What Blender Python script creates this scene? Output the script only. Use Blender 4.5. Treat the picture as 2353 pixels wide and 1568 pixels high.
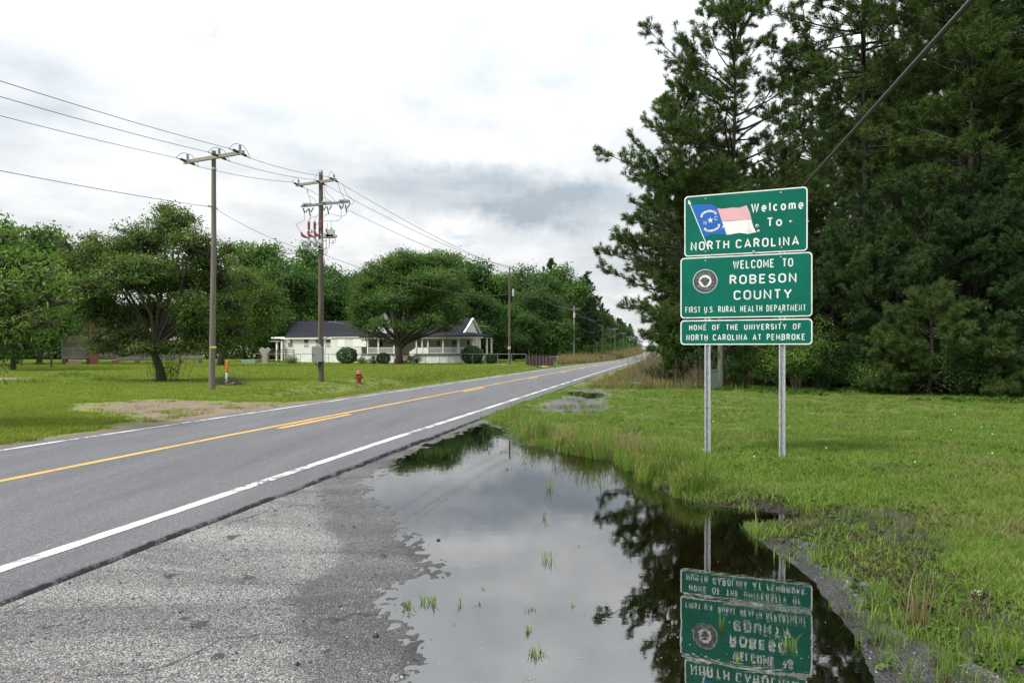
import bpy, math, random
import numpy as np
from math import sin, cos, pi, radians, sqrt, atan2
SC = bpy.context.scene
for _o in list(bpy.data.objects): bpy.data.objects.remove(_o)

# ------------------------------------------------------------------ camera
F = 1568.0; HZ = 800.0; CH = 1.65            # focal length and horizon on a 2352-wide picture, eye height above the water
cam_d = bpy.data.cameras.new('camera'); cam = bpy.data.objects.new('camera', cam_d)
SC.collection.objects.link(cam); SC.camera = cam
cam.location = (0, 0, CH); cam.rotation_euler = (radians(90), 0, 0)
cam_d.sensor_width = 36; cam_d.lens = 24.0; cam_d.shift_y = (HZ - 784.0) / 2352.0
cam_d.clip_start = 0.05; cam_d.clip_end = 9000
SC.render.resolution_x = 1024; SC.render.resolution_y = 682
SC.render.engine = 'CYCLES'
SC.view_settings.view_transform = 'Standard'; SC.view_settings.look = 'None'
SC.view_settings.gamma = 1; SC.view_settings.use_curve_mapping = False
SC.view_settings.exposure = 1.4
SC.cycles.max_bounces = 7; SC.cycles.transparent_max_bounces = 8
SC.cycles.diffuse_bounces = 3; SC.cycles.glossy_bounces = 3; SC.cycles.transmission_bounces = 3

# ------------------------------------------------------------------ sky
SUN_AZ, SUN_EL = radians(-118), radians(54)     # azimuth from +Y towards +X
W = bpy.data.worlds.new('World'); SC.world = W; W.use_nodes = True
wt = W.node_tree; wt.nodes.clear()
def wn(t, **k):
    n = wt.nodes.new(t)
    for a, b in k.items(): setattr(n, a, b)
    return n
def wl(a, b): wt.links.new(a, b)
def wm(op, a, b=None, c=None, clamp=False):
    n = wn('ShaderNodeMath', operation=op, use_clamp=clamp)
    for i, v in enumerate((a, b, c)):
        if v is None: continue
        if isinstance(v, (int, float)): n.inputs[i].default_value = v
        else: wl(v, n.inputs[i])
    return n.outputs[0]
tc = wn('ShaderNodeTexCoord'); sep = wn('ShaderNodeSeparateXYZ'); wl(tc.outputs['Generated'], sep.inputs[0])
dx, dy, dz = sep.outputs
zc = wm('MAXIMUM', dz, 0.0); inv = wm('DIVIDE', 1.0, wm('ADD', zc, 0.22))
comb = wn('ShaderNodeCombineXYZ'); wl(wm('MULTIPLY', dx, inv), comb.inputs[0]); wl(wm('MULTIPLY', dy, inv), comb.inputs[1])
def wnoise(vec, scale, detail, rough, dist=0.0):
    n = wn('ShaderNodeTexNoise'); n.inputs['Scale'].default_value = scale; n.inputs['Detail'].default_value = detail
    n.inputs['Roughness'].default_value = rough; n.inputs['Distortion'].default_value = dist; wl(vec, n.inputs['Vector']); return n
n1 = wnoise(comb.outputs[0], 1.7, 7, 0.55, 0.35)
n2 = wnoise(comb.outputs[0], 5.5, 6, 0.55, 0.2)
az = wm('ARCTAN2', dx, dy); el = wm('ARCSINE', dz)
nd = wnoise(tc.outputs['Generated'], 7.0, 6, 0.62)
nds = wn('ShaderNodeSeparateColor'); wl(nd.outputs['Color'], nds.inputs[0])
azd = wm('ADD', az, wm('MULTIPLY', wm('SUBTRACT', nds.outputs[0], 0.5), 0.16))
eld = wm('ADD', el, wm('MULTIPLY', wm('SUBTRACT', nds.outputs[1], 0.5), 0.13))
val = wm('ADD', 0.75, wm('MULTIPLY', wm('SUBTRACT', n1.outputs[0], 0.5), 0.95))
val = wm('ADD', val, wm('MULTIPLY', wm('SUBTRACT', n2.outputs[0], 0.5), 0.46))
def blob(u, v, ru, rv, amp, hard=0.55):      # a cloud bank at a direction of the sky, size in 1/1568 rad
    global val
    a0 = math.atan((u - 1176) / F); e0 = math.atan((HZ - v) / math.hypot(F, u - 1176))
    qa = wm('DIVIDE', wm('SUBTRACT', azd, a0), ru / F); qe = wm('DIVIDE', wm('SUBTRACT', eld, e0), rv / F)
    d = wm('SQRT', wm('ADD', wm('MULTIPLY', qa, qa), wm('MULTIPLY', qe, qe)))
    mr = wn('ShaderNodeMapRange', interpolation_type='SMOOTHSTEP'); wl(d, mr.inputs[0])
    mr.inputs[1].default_value = hard; mr.inputs[2].default_value = 1.25; mr.inputs[3].default_value = amp; mr.inputs[4].default_value = 0
    val = wm('ADD', val, mr.outputs[0])
blob(1130, 455, 330, 66, -0.40, 0.25); blob(1330, 490, 260, 55, -0.26, 0.3); blob(760, 400, 260, 60, -0.16, 0.2)
blob(1250, 330, 60, 70, 0.10, 0.2); blob(1040, 350, 130, 45, 0.16, 0.5); blob(880, 520, 300, 50, 0.10, 0.3)
blob(1380, 640, 200, 90, -0.04, 0.3); blob(60, 230, 260, 110, -0.16, 0.2); blob(230, 90, 250, 70, 0.08, 0.3)
blob(1150, 150, 330, 130, -0.12, 0.2); blob(1000, 300, 380, 60, -0.10, 0.2); blob(1330, 180, 110, 90, -0.08, 0.3); blob(560, 280, 260, 70, -0.09, 0.3); blob(60, 450, 200, 60, 0.08, 0.3)
blob(700, 620, 500, 60, 0.10, 0.3); blob(880, 560, 200, 40, 0.14, 0.3); blob(1390, 640, 60, 120, -.06, .3)
ramp = wn('ShaderNodeValToRGB'); wl(wm('MINIMUM', wm('MAXIMUM', val, 0.0), 1.0), ramp.inputs[0])
cr = ramp.color_ramp; cr.elements[0].position = 0.25; cr.elements[0].color = (0.158, 0.180, 0.200, 1)
cr.elements[1].position = 0.95; cr.elements[1].color = (0.385, 0.385, 0.385, 1)
e = cr.elements.new(0.55); e.color = (0.256, 0.272, 0.283, 1); e = cr.elements.new(0.74); e.color = (0.312, 0.320, 0.324, 1)
sky = wn('ShaderNodeTexSky', sky_type='NISHITA'); sky.sun_disc = False
sky.sun_elevation = SUN_EL; sky.sun_rotation = SUN_AZ; sky.air_density = 1.0; sky.dust_density = 2.0
bgs = wn('ShaderNodeBackground'); wl(sky.outputs[0], bgs.inputs[0]); bgs.inputs[1].default_value = 0.07
bgc = wn('ShaderNodeBackground'); wl(ramp.outputs[0], bgc.inputs[0])
# an overcast sky brightens smoothly towards the zenith
zb = wn('ShaderNodeMapRange'); wl(dz, zb.inputs[0])
zb.inputs[1].default_value = 0.12; zb.inputs[2].default_value = 1.0; zb.inputs[3].default_value = 1.0; zb.inputs[4].default_value = 2.3
wl(zb.outputs[0], bgc.inputs[1])
n3 = wnoise(comb.outputs[0], 2.6, 5, 0.55, 0.3)
cov = wn('ShaderNodeMapRange', interpolation_type='SMOOTHSTEP'); wl(n3.outputs[0], cov.inputs[0])
cov.inputs[1].default_value = 0.60; cov.inputs[2].default_value = 0.72; cov.inputs[3].default_value = 0.96; cov.inputs[4].default_value = 0.55
mx = wn('ShaderNodeMixShader'); wl(cov.outputs[0], mx.inputs[0]); wl(bgs.outputs[0], mx.inputs[1]); wl(bgc.outputs[0], mx.inputs[2])
wo = wn('ShaderNodeOutputWorld'); wl(mx.outputs[0], wo.inputs[0])
W.cycles.sampling_method = 'MANUAL'; W.cycles.sample_map_resolution = 512

sun_d = bpy.data.lights.new('sun', 'SUN'); sun_d.energy = 1.5; sun_d.angle = radians(14); sun_d.color = (1.0, 0.965, 0.90)
sun = bpy.data.objects.new('sun', sun_d); SC.collection.objects.link(sun)
from mathutils import Vector, Matrix
_sd = Vector((sin(SUN_AZ) * cos(SUN_EL), cos(SUN_AZ) * cos(SUN_EL), sin(SUN_EL)))
sun.rotation_euler = _sd.to_track_quat('Z', 'Y').to_euler(); sun.location = _sd * 100

# ------------------------------------------------------------------ helpers
COL = SC.collection
def at(u, v, Y): return (( u - 1176) * Y / F, Y, CH + (HZ - v) * Y / F)
def atz(u, v, z=0.0):                       # the point of height z seen at u, v
    Y = (CH - z) * F / (v - HZ); return ((u - 1176) * Y / F, Y)
def tag(o, label=None, cat=None, group=None, kind=None):
    if label: o['label'] = label
    if cat: o['category'] = cat
    if group: o['group'] = group
    if kind: o['kind'] = kind
    return o
def empty(name, loc, label, cat, group=None, rz=0.0):
    o = bpy.data.objects.new(name, None); COL.objects.link(o); o.location = loc; o.rotation_euler = (0, 0, rz)
    o.empty_display_size = 0.2; return tag(o, label, cat, group)
def link(name, me, m, parent=None, world=True):
    if m is not None and len(me.materials) == 0: me.materials.append(m)
    o = bpy.data.objects.new(name, me); COL.objects.link(o)
    if parent is not None: o.parent = parent
    return o
def absloc(o):
    l = Vector((0, 0, 0)); r = 0
    while o is not None: l = l + o.location; o = o.parent
    return l
def npmesh(name, V, Fc, smooth=False, attrs=None, uv=None):
    """V (n,3), Fc (m,k) all faces with k corners"""
    V = np.asarray(V, np.float32); Fc = np.asarray(Fc, np.int32); k = Fc.shape[1]
    me = bpy.data.meshes.new(name)
    me.vertices.add(len(V)); me.vertices.foreach_set('co', V.ravel())
    me.loops.add(Fc.size); me.loops.foreach_set('vertex_index', Fc.ravel())
    me.polygons.add(len(Fc)); me.polygons.foreach_set('loop_start', np.arange(0, Fc.size, k, dtype=np.int32))
    me.polygons.foreach_set('loop_total', np.full(len(Fc), k, np.int32))
    if smooth: me.polygons.foreach_set('use_smooth', np.ones(len(Fc), bool))
    me.update(calc_edges=True)
    for an, av in (attrs or {}).items():
        a = me.attributes.new(an, 'FLOAT', 'POINT'); a.data.foreach_set('value', np.asarray(av, np.float32))
    return me
class MB:
    """collects faces in world space; build() links them as one mesh object"""
    def __init__(s): s.v = []; s.f = []; s.sm = []
    def add(s, vs, fs, smooth=False):
        b = len(s.v); s.v += [tuple(p) for p in vs]; s.f += [tuple(i + b for i in f) for f in fs]; s.sm += [smooth] * len(fs)
    def box(s, c, d, rz=0.0, M=None):
        hx, hy, hz = d[0] / 2, d[1] / 2, d[2] / 2; vs = []
        for z in (-hz, hz):
            for x, y in ((-hx, -hy), (hx, -hy), (hx, hy), (-hx, hy)):
                if M is not None: p = M @ Vector((x, y, z)); vs.append((c[0] + p.x, c[1] + p.y, c[2] + p.z))
                else: vs.append((c[0] + x * cos(rz) - y * sin(rz), c[1] + x * sin(rz) + y * cos(rz), c[2] + z))
        s.add(vs, [(3, 2, 1, 0), (4, 5, 6, 7), (0, 1, 5, 4), (1, 2, 6, 5), (2, 3, 7, 6), (3, 0, 4, 7)])
    def bar(s, a, b, w, h=None, up=(0, 0, 1)):
        a = Vector(a); b = Vector(b); d = b - a; L = d.length
        if L < 1e-6: return
        z = d / L; u = Vector(up)
        if abs(z.dot(u)) > 0.98: u = Vector((1, 0, 0))
        x = z.cross(u).normalized(); y = x.cross(z)
        M = Matrix((x, y, z)).transposed(); s.box((a + b) / 2, (w, h or w, L), M=M)
    def tube(s, pts, rad, n=6, cap=True):
        pts = [Vector(p) for p in pts]; m = len(pts)
        if not hasattr(rad, '__len__'): rad = [rad] * m
        vs = []; prev = None
        for i, p in enumerate(pts):
            t = (pts[min(i + 1, m - 1)] - pts[max(i - 1, 0)])
            t = t.normalized() if t.length > 1e-9 else Vector((0, 0, 1))
            if prev is None:
                r = Vector((0, 0, 1)) if abs(t.z) < 0.9 else Vector((1, 0, 0)); x = t.cross(r).normalized()
            else:
                x = (prev - t * prev.dot(t)); x = x.normalized() if x.length > 1e-6 else t.orthogonal().normalized()
            prev = x; y = t.cross(x)
            for k in range(n):
                a = 2 * pi * k / n; vs.append(p + (x * cos(a) + y * sin(a)) * rad[i])
        fs = [(i * n + k, i * n + (k + 1) % n, (i + 1) * n + (k + 1) % n, (i + 1) * n + k) for i in range(m - 1) for k in range(n)]
        if cap: fs += [tuple(range(n))[::-1], tuple((m - 1) * n + k for k in range(n))]
        s.add(vs, fs, True)
    def lathe(s, c, prof, n=12, axis=None):
        """prof: (r, h) along the axis (default up)"""
        z = Vector(axis or (0, 0, 1)).normalized(); x = z.orthogonal().normalized(); y = z.cross(x); c = Vector(c); vs = []
        for r, h in prof:
            for k in range(n):
                a = 2 * pi * k / n; vs.append(c + z * h + (x * cos(a) + y * sin(a)) * r)
        m = len(prof)
        fs = [(i * n + k, i * n + (k + 1) % n, (i + 1) * n + (k + 1) % n, (i + 1) * n + k) for i in range(m - 1) for k in range(n)]
        fs += [tuple(range(n))[::-1], tuple((m - 1) * n + k for k in range(n))]
        s.add(vs, fs, True)
    def prism(s, poly, d):
        """closed polygon (3D points) extruded by vector d"""
        n = len(poly); d = Vector(d); P = [Vector(p) for p in poly]
        s.add(P + [p + d for p in P], [tuple(range(n))[::-1], tuple(range(n, 2 * n))] + [(i, (i + 1) % n, n + (i + 1) % n, n + i) for i in range(n)])
    def face(s, poly): s.add(poly, [tuple(range(len(poly)))])
    def mesh(s, name, org=(0, 0, 0)):
        me = bpy.data.meshes.new(name)
        me.from_pydata([(p[0] - org[0], p[1] - org[1], p[2] - org[2]) for p in s.v], [], s.f)
        me.polygons.foreach_set('use_smooth', s.sm); me.update(); return me
    def build(s, name, m, parent=None, auto=True):
        org = absloc(parent) if parent is not None else (0, 0, 0)
        if parent is None and s.v:
            A = np.array([tuple(p) for p in s.v]); org = (A[:, 0].mean(), A[:, 1].mean(), A[:, 2].min())
        o = link(name, s.mesh(name, org), m, parent)
        if parent is None: o.location = org
        if auto and any(s.sm):
            try: o.data.set_sharp_from_angle(angle=radians(42))
            except Exception: pass
        return o
def copy_tree(o, parent=None):
    c = o.copy(); COL.objects.link(c); c.parent = parent
    for ch in [x for x in CH_OF.get(o, [])]: copy_tree(ch, c)
    return c
CH_OF = {}

# ------------------------------------------------------------------ materials
MATS = {}
class NT:
    def __init__(s, name):
        s.m = bpy.data.materials.new(name); s.m.use_nodes = True; s.t = s.m.node_tree; s.t.nodes.clear()
        s.out = s.n('ShaderNodeOutputMaterial'); s.b = s.n('ShaderNodeBsdfPrincipled'); s.l(s.b.outputs[0], s.out.inputs[0]); MATS[name] = s.m
    def n(s, t, **k):
        n = s.t.nodes.new(t)
        for a, b in k.items(): setattr(n, a, b)
        return n
    def l(s, a, b): s.t.links.new(a, b)
    def val(s, sock, v):
        if isinstance(v, (int, float)): sock.default_value = v
        elif isinstance(v, tuple): sock.default_value = v if len(v) == 4 or sock.type == 'VECTOR' else (*v, 1)
        else: s.l(v, sock)
    def math(s, op, a, b=0.0, clamp=False):
        n = s.n('ShaderNodeMath', operation=op, use_clamp=clamp); s.val(n.inputs[0], a); s.val(n.inputs[1], b); return n.outputs[0]
    def coord(s, scale=(1, 1, 1), kind='Object', rot=(0, 0, 0)):
        c = s.n('ShaderNodeTexCoord') ; mp = s.n('ShaderNodeMapping'); s.l(c.outputs[kind], mp.inputs[0]); mp.inputs['Scale'].default_value = scale
        mp.inputs['Rotation'].default_value = rot
        return mp.outputs[0]
    def world(s, scale=(1, 1, 1), rot=(0, 0, 0)):
        c = s.n('ShaderNodeNewGeometry'); mp = s.n('ShaderNodeMapping'); s.l(c.outputs['Position'], mp.inputs[0]); mp.inputs['Scale'].default_value = scale
        mp.inputs['Rotation'].default_value = rot
        return mp.outputs[0]
    def noise(s, vec, scale=5, detail=4, rough=0.55, dist=0.0):
        n = s.n('ShaderNodeTexNoise'); s.l(vec, n.inputs['Vector']); n.inputs['Scale'].default_value = scale
        n.inputs['Detail'].default_value = detail; n.inputs['Roughness'].default_value = rough; n.inputs['Distortion'].default_value = dist
        return n.outputs[0]
    def voro(s, vec, scale, feature='F1', out='Distance', rnd=1.0):
        n = s.n('ShaderNodeTexVoronoi', feature=feature); s.l(vec, n.inputs['Vector']); n.inputs['Scale'].default_value = scale
        n.inputs['Randomness'].default_value = rnd
        return n.outputs[out]
    def rng(s, v, a, b, c=0.0, d=1.0, smooth=False):
        n = s.n('ShaderNodeMapRange', interpolation_type='SMOOTHSTEP' if smooth else 'LINEAR'); s.val(n.inputs[0], v)
        for i, x in enumerate((a, b, c, d)): n.inputs[i + 1].default_value = x
        return n.outputs[0]
    def mix(s, f, a, b, mode='MIX'):
        n = s.n('ShaderNodeMix', data_type='RGBA', blend_type=mode); s.val(n.inputs[0], f)
        s.val(n.inputs[6], a); s.val(n.inputs[7], b); return n.outputs[2]
    def ramp(s, v, stops):
        n = s.n('ShaderNodeValToRGB'); s.val(n.inputs[0], v); c = n.color_ramp
        c.elements[0].position = stops[0][0]; c.elements[0].color = (*stops[0][1], 1); c.elements[1].position = stops[-1][0]; c.elements[1].color = (*stops[-1][1], 1)
        for p, q in stops[1:-1]: e = c.elements.new(p); e.color = (*q, 1)
        return n.outputs[0]
    def attr(s, name):
        n = s.n('ShaderNodeAttribute', attribute_name=name); return n.outputs['Fac']
    def bump(s, h, strength=0.3, dist=0.02):
        n = s.n('ShaderNodeBump'); n.inputs['Strength'].default_value = strength; n.inputs['Distance'].default_value = dist; s.l(h, n.inputs['Height'])
        s.l(n.outputs[0], s.b.inputs['Normal']); return n
    def set(s, **k):
        for a, v in k.items(): s.val(s.b.inputs[a.replace('_', ' ')], v)
        return s
def simple(name, c, rough=0.6, var=0.12, scale=4.0, metal=0.0, spec=0.5, dirt=None, bump=0.0, stretch=(1, 1, 1)):
    s = NT(name); v = s.coord(stretch); n = s.noise(v, scale, 5, 0.6)
    f = s.rng(n, 0.3, 0.7, 1 - var, 1 + var); base = s.mix(1.0, c, f, 'MULTIPLY')
    if dirt: base = s.mix(s.rng(s.noise(v, scale * 0.6, 6, 0.65), 0.52, 0.72, 0, 0.8), base, dirt)
    s.set(Base_Color=base, Roughness=rough, Metallic=metal); s.b.inputs['Specular IOR Level'].default_value = spec
    if bump: s.bump(s.noise(v, scale * 6, 4, 0.6), bump, 0.01)
    return s.m
# ------------------------------------------------------------------ terrain functions
rng0 = np.random.default_rng(7)
def poly_sd(X, Y, P):
    """signed distance to polygon P, negative inside"""
    P = np.asarray(P, float); X = np.asarray(X, float); Y = np.asarray(Y, float)
    d = np.full(X.shape, 1e9); ins = np.zeros(X.shape, bool); n = len(P)
    for i in range(n):
        ax, ay = P[i]; bx, by = P[(i + 1) % n]; ex, ey = bx - ax, by - ay; L = ex * ex + ey * ey + 1e-12
        t = np.clip(((X - ax) * ex + (Y - ay) * ey) / L, 0, 1)
        d = np.minimum(d, (X - ax - t * ex) ** 2 + (Y - ay - t * ey) ** 2)
        c = ((ay > Y) != (by > Y)) & (X < (bx - ax) * (Y - ay) / (by - ay + 1e-12) + ax); ins ^= c
    return np.where(ins, -1, 1) * np.sqrt(d)
_g = rng0.random((64, 64))
def vnoise(x, y):
    xi = np.floor(x).astype(int); yi = np.floor(y).astype(int); fx = x - xi; fy = y - yi
    fx = fx * fx * (3 - 2 * fx); fy = fy * fy * (3 - 2 * fy)
    a = _g[xi % 64, yi % 64]; b = _g[(xi + 1) % 64, yi % 64]; c = _g[xi % 64, (yi + 1) % 64]; d = _g[(xi + 1) % 64, (yi + 1) % 64]
    return a + (b - a) * fx + (c - a) * fy + (a - b - c + d) * fx * fy - 0.5
def fbm(x, y, o=4, r=0.5):
    s = 0; a = 1; t = 0
    for i in range(o): s = s + a * vnoise(x * 2 ** i + 17.3 * i, y * 2 ** i + 5.1 * i); t += a; a *= r
    return s / t * 1.6
SL = 0.22; RX0 = -7.65
def road_c(Y): return RX0 + SL * Y
_pY = [-60, 12, 25, 40, 65, 119, 160, 270, 352, 461, 600, 800, 3000]
_pZ = [0.0, 0.0, -.07, -.15, -.30, -.75, -1.1, -1.4, -1.35, -.25, .05, -1.5, -4]
def base_z(Y): return np.interp(Y, _pY, _pZ)
def cross_z(s): return np.interp(s, [-3.6, -3.45, 0, 3.45, 3.6], [-.02, 0.0, .115, .055, .05])
def road_z(s, Y): return base_z(Y) + cross_z(s)
PUD = [atz(u, v) for u, v in [(1112, 972), (1060, 992), (1020, 1008), (980, 1022), (940, 1042), (905, 1062), (868, 1088), (838, 1112), (846, 1138), (884, 1172),
       (905, 1200), (940, 1232), (962, 1262), (990, 1292), (1003, 1318), (965, 1333), (915, 1350), (893, 1376), (900, 1405), (938, 1446), (950, 1500), (952, 1568),
       (930, 1800), (1700, 2400), (2250, 1900), (2010, 1568), (1985, 1525), (1950, 1450), (1918, 1405), (1880, 1358), (1850, 1320), (1815, 1288), (1762, 1258),
       (1722, 1228), (1706, 1206), (1768, 1196), (1850, 1188), (1835, 1181), (1762, 1176), (1700, 1168), (1620, 1160), (1562, 1146), (1525, 1126), (1480, 1104),
       (1452, 1080), (1430, 1058), (1370, 1052), (1300, 1040), (1250, 1030), (1196, 1020), (1168, 1006), (1156, 984)]]
PUD2 = [atz(u, v) for u, v in [(1300, 899), (1325, 897), (1345, 901), (1372, 900), (1392, 906), (1378, 911), (1350, 915), (1336, 908), (1318, 906)]]
PATCH = [atz(u, v) for u, v in [(1205, 946), (1250, 928), (1296, 905), (1310, 893), (1380, 890), (1408, 905), (1392, 925), (1412, 940), (1380, 956), (1300, 955)]]
MUD = [atz(u, v) for u, v in [(1440, 1078), (1560, 1118), (1640, 1128), (1760, 1140), (1830, 1150), (1900, 1168), (2040, 1175), (2120, 1215), (2200, 1290), (2290, 1370), (2420, 1450),
       (2500, 1700), (2200, 2000), (1900, 1700), (1800, 1400), (1700, 1230), (1650, 1160), (1500, 1120)]]
SHORE = [atz(u, v) for u, v in [(1690, 1195), (1770, 1225), (1850, 1262), (1930, 1330), (2010, 1410), (2080, 1470), (2200, 1530), (2420, 1640), (2600, 1900), (2200, 2400), (1950, 1568), (1850, 1340)]]
DRIVE = [atz(u, v, .03) for u, v in [(-200, 1075), (0, 1026), (160, 990), (300, 962), (230, 950), (130, 946), (180, 930), (300, 918), (470, 915), (600, 917), (720, 914), (860, 905), (700, 935), (400, 985), (100, 1025), (-200, 1090)]]
GRAVEL2 = [atz(u, v, .1) for u, v in [(25, 858), (80, 852), (95, 857), (60, 864), (20, 868), (-60, 868), (-60, 860)]]
def near_fields(X, Y):
    X = np.asarray(X, float); Y = np.asarray(Y, float)
    w = 0.05 * fbm(X * 2.3, Y * 2.3, 4)
    r = {}
    for nm, P in (('pud', PUD), ('pud2', PUD2), ('patch', PATCH), ('mud', MUD), ('shore', SHORE), ('drive', DRIVE), ('grav', GRAVEL2)):
        r[nm] = np.full(X.shape, 50.0)
    nr = (Y > -3) & (Y < 46) & (np.abs(X) < 46)
    if nr.any():
        x = X[nr]; y = Y[nr]; ww = w[nr] if w.shape else w
        for nm, P in (('pud', PUD), ('pud2', PUD2), ('patch', PATCH), ('mud', MUD), ('shore', SHORE), ('drive', DRIVE), ('grav', GRAVEL2)):
            k = {'pud': 1.0, 'pud2': 1.5}.get(nm, 4.0)
            r[nm][nr] = poly_sd(x, y, P) + ww * k
    return r
def ss(a, b, x): t = np.clip((x - a) / (b - a), 0, 1); return t * t * (3 - 2 * t)
def ground_z(X, Y, f=None, under=True):
    X = np.asarray(X, float); Y = np.asarray(Y, float); sc = np.atleast_1d(X).shape
    X = np.atleast_1d(X); Y = np.atleast_1d(Y)
    if f is None: f = near_fields(X, Y)
    s = X - road_c(Y); b = base_z(Y)
    und = 0.05 * fbm(X * .25, Y * .25, 3) + 0.012 * fbm(X * 1.4, Y * 1.4, 2)
    # left: verge, ditch, lawn
    L = np.interp(Y, [-60, 60, 110, 200, 400], [.10, .10, .12, .5, 1.1]) * ss(-5.2, -9.5, s)
    ditch = -0.42 * np.exp(-((s + 6.6) / 1.15) ** 2) * ss(21, 30, Y) * (1 - ss(95, 120, Y))
    zl = b + L + ditch + und * ss(-3.6, -6, s) * 1.3
    # right: pull-off and lawn
    d = np.minimum(f['pud'], f['pud2'] + .0)
    pave = 1 - ss(.3, 1.2, np.where(X < (s * 0 + 1.2 + .0 * Y), 0, 9))
    asph = (1 - ss(.0, 2.0, s - 3.45 - 99 * (Y > 16))) 
    isl = ss(16.5, 14.0, Y) * ss(2.2, 0.2, X - 0.02 * Y)            # the paved side of the puddle
    zg = np.where(d > 0, np.minimum(0.035 * d, .04) * isl + (1 - isl) * (.10 * np.clip(d, 0, .5) + .035 * ss(.5, 5, d)), np.maximum(.035 * d, -.06) * isl + (1 - isl) * np.maximum(.09 * d, -.09))
    zg = zg + 0.005 * fbm(X * 5, Y * 5, 3) * ss(-.6, .0, d) + isl * .011 * fbm(X * 22, Y * 22, 2) * ss(-.5, -.05, d) + und * .8 * (1 - isl) * ss(.4, 3, d)
    zg = zg + (b + 0.0) * ss(14, 30, Y) + 0.25 * ss(11, 18, s) * ss(18, 40, Y)
    zr = zg
    # far verge on the right rises a little
    z = np.where(s < 0, zl, zr)
    if under:
        rd = (np.abs(s) < 3.7); edge = ss(3.42, 3.30, np.abs(s))
        z = np.where(s > 0, np.minimum(z, base_z(Y) + .015 + 9 * ss(3.42, 6.5, s)) , np.minimum(z, base_z(Y) - .035 + 9 * ss(3.5, 6.5, -s)))
        z = z - edge * 0.10
    return z if sc != () else z[0]
def gz(x, y): return float(ground_z(np.array([x]), np.array([y]))[0])
def on(u, v, Y=None):
    """ground point under picture position u at depth Y (or where the ray through u, v meets the ground)"""
    if Y is None:
        Y = CH * F / (v - HZ)
        for _ in range(8): Y = (CH - gz((u - 1176) * Y / F, Y)) * F / (v - HZ)
    x = (u - 1176) * Y / F; return (x, Y, gz(x, Y))

# ------------------------------------------------------------------ ground sheet (polar fan round the viewer, out to the horizon)
rr = [0.6]
while rr[-1] < 4000:
    r = rr[-1]; rr.append(r * (1.0085 if 2.5 < r < 16 else 1.02 if r < 45 else 1.04 if r < 700 else 1.15))
rr = np.array(rr)
aa = np.concatenate([np.arange(-180, -52, 4.0), np.arange(-52, 50, 0.22), np.arange(50, 180, 4.0)]); aa = np.radians(aa)
RR, AA = np.meshgrid(rr, aa, indexing='ij'); GX = RR * np.sin(AA); GY = RR * np.cos(AA)
fl = near_fields(GX.ravel(), GY.ravel())
gx, gy = GX.ravel(), GY.ravel(); GZ = ground_z(gx, gy, fl)
na = len(aa); nr_ = len(rr)
I, J = np.meshgrid(np.arange(nr_ - 1), np.arange(na), indexing='ij'); J2 = (J + 1) % na
Fq = np.stack([I * na + J, (I + 1) * na + J, (I + 1) * na + J2, I * na + J2], -1).reshape(-1, 4)
s_ = gx - road_c(gy)
n_a = fbm(gx * 1.1, gy * 1.1, 5); n_b = fbm(gx * 4.0, gy * 4.0, 4)
# the old asphalt pull-off: everything left of a ragged line through the puddle, the strip along its right shore and the far patch
PO = [atz(u, v) for u, v in [(1125, 968), (1150, 985), (1300, 1100), (1560, 1300), (1700, 1700), (1500, 2600), (-4000, 2600), (-3000, 1500)]] + [(road_c(2) , 2), (road_c(20) + .5, 18)]
sd_po = poly_sd(gx, gy, PO)
near_po = np.where((s_ > 3) & (gy < 19), sd_po + .15 * n_b, 9)
a_pave = np.maximum.reduce([ss(.12, -.12, near_po), ss(.12, -.12, fl['shore'] + .25 * n_b), ss(.7, -1.1, fl['patch'] + .5 * n_a)])
a_mud = np.maximum(ss(.18, -.22, fl['mud'] + .5 * n_a + .25 * n_b), ss(.55, .05, fl['pud'] + .3 * n_b) * (1 - a_pave))
_d = fl['pud'] + .30 * n_a + .10 * n_b + .10
a_wet = np.maximum.reduce([.66 * ss(.80, .62, _d), ss(.45, .02, np.minimum(_d, fl['pud2'] * 2 + .2 * n_b)), 1.0 * ss(.1, -.1, fl['shore'] + .2 * n_b), .5 * ss(.2, -.6, fl['patch'] + 1.2 * n_a)])
a_drv = np.maximum(ss(.8, -1.2, fl['drive'] + .8 * n_a + .35), ss(.5, -.7, fl['grav']))
a_drv = np.maximum(a_drv, ss(-3.95, -3.5, s_ + .25 * n_b) * (s_ < 0) * (gy < 30))
a_far = ss(15, 40, gy) * ss(3.0, 5.5, s_) * (1 - 0 * gy)
gme = npmesh('ground', np.stack([gx, gy, GZ], -1), Fq, smooth=True, attrs={'pave': a_pave, 'mud': a_mud, 'wet': a_wet, 'drive': a_drv, 'verge': a_far, 'bed': ss(.0, -.35, fl['pud'] + .1 * n_b) * (.25 + .75 * ss(-.3, .4, gx - .19 * gy + .4 * n_a))})

g = NT('ground_mix'); wv = g.world()
big = g.noise(wv, .35, 5, .6); mid = g.noise(wv, 2.2, 6, .62); fine = g.noise(wv, 18, 5, .7)
gr = g.ramp(mid, [(.30, (.052, .085, .014)), (.5, (.092, .138, .022)), (.7, (.135, .180, .036))])
gr = g.mix(g.rng(big, .42, .62, 0, .55), gr, (.12, .15, .035))
gr = g.mix(g.rng(fine, .35, .75, 0, .45), gr, (.06, .10, .015))
lw = g.n('ShaderNodeSeparateXYZ'); g.l(g.world(), lw.inputs[0])
gr = g.mix(g.rng(lw.outputs[0], -3, -14, 0, .55, True), gr, g.mix(g.rng(g.noise(wv, 1.1, 5, .6), .4, .65, 0, 1), (.14, .195, .022), (.20, .245, .032)))  # left lawn's weak sunlight put into the ground colour, brighter and yellower leftwards
gr = g.mix(g.math('MULTIPLY', g.attr('verge'), g.rng(mid, .38, .6, .15, .8)), gr, (.15, .13, .06))
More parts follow.
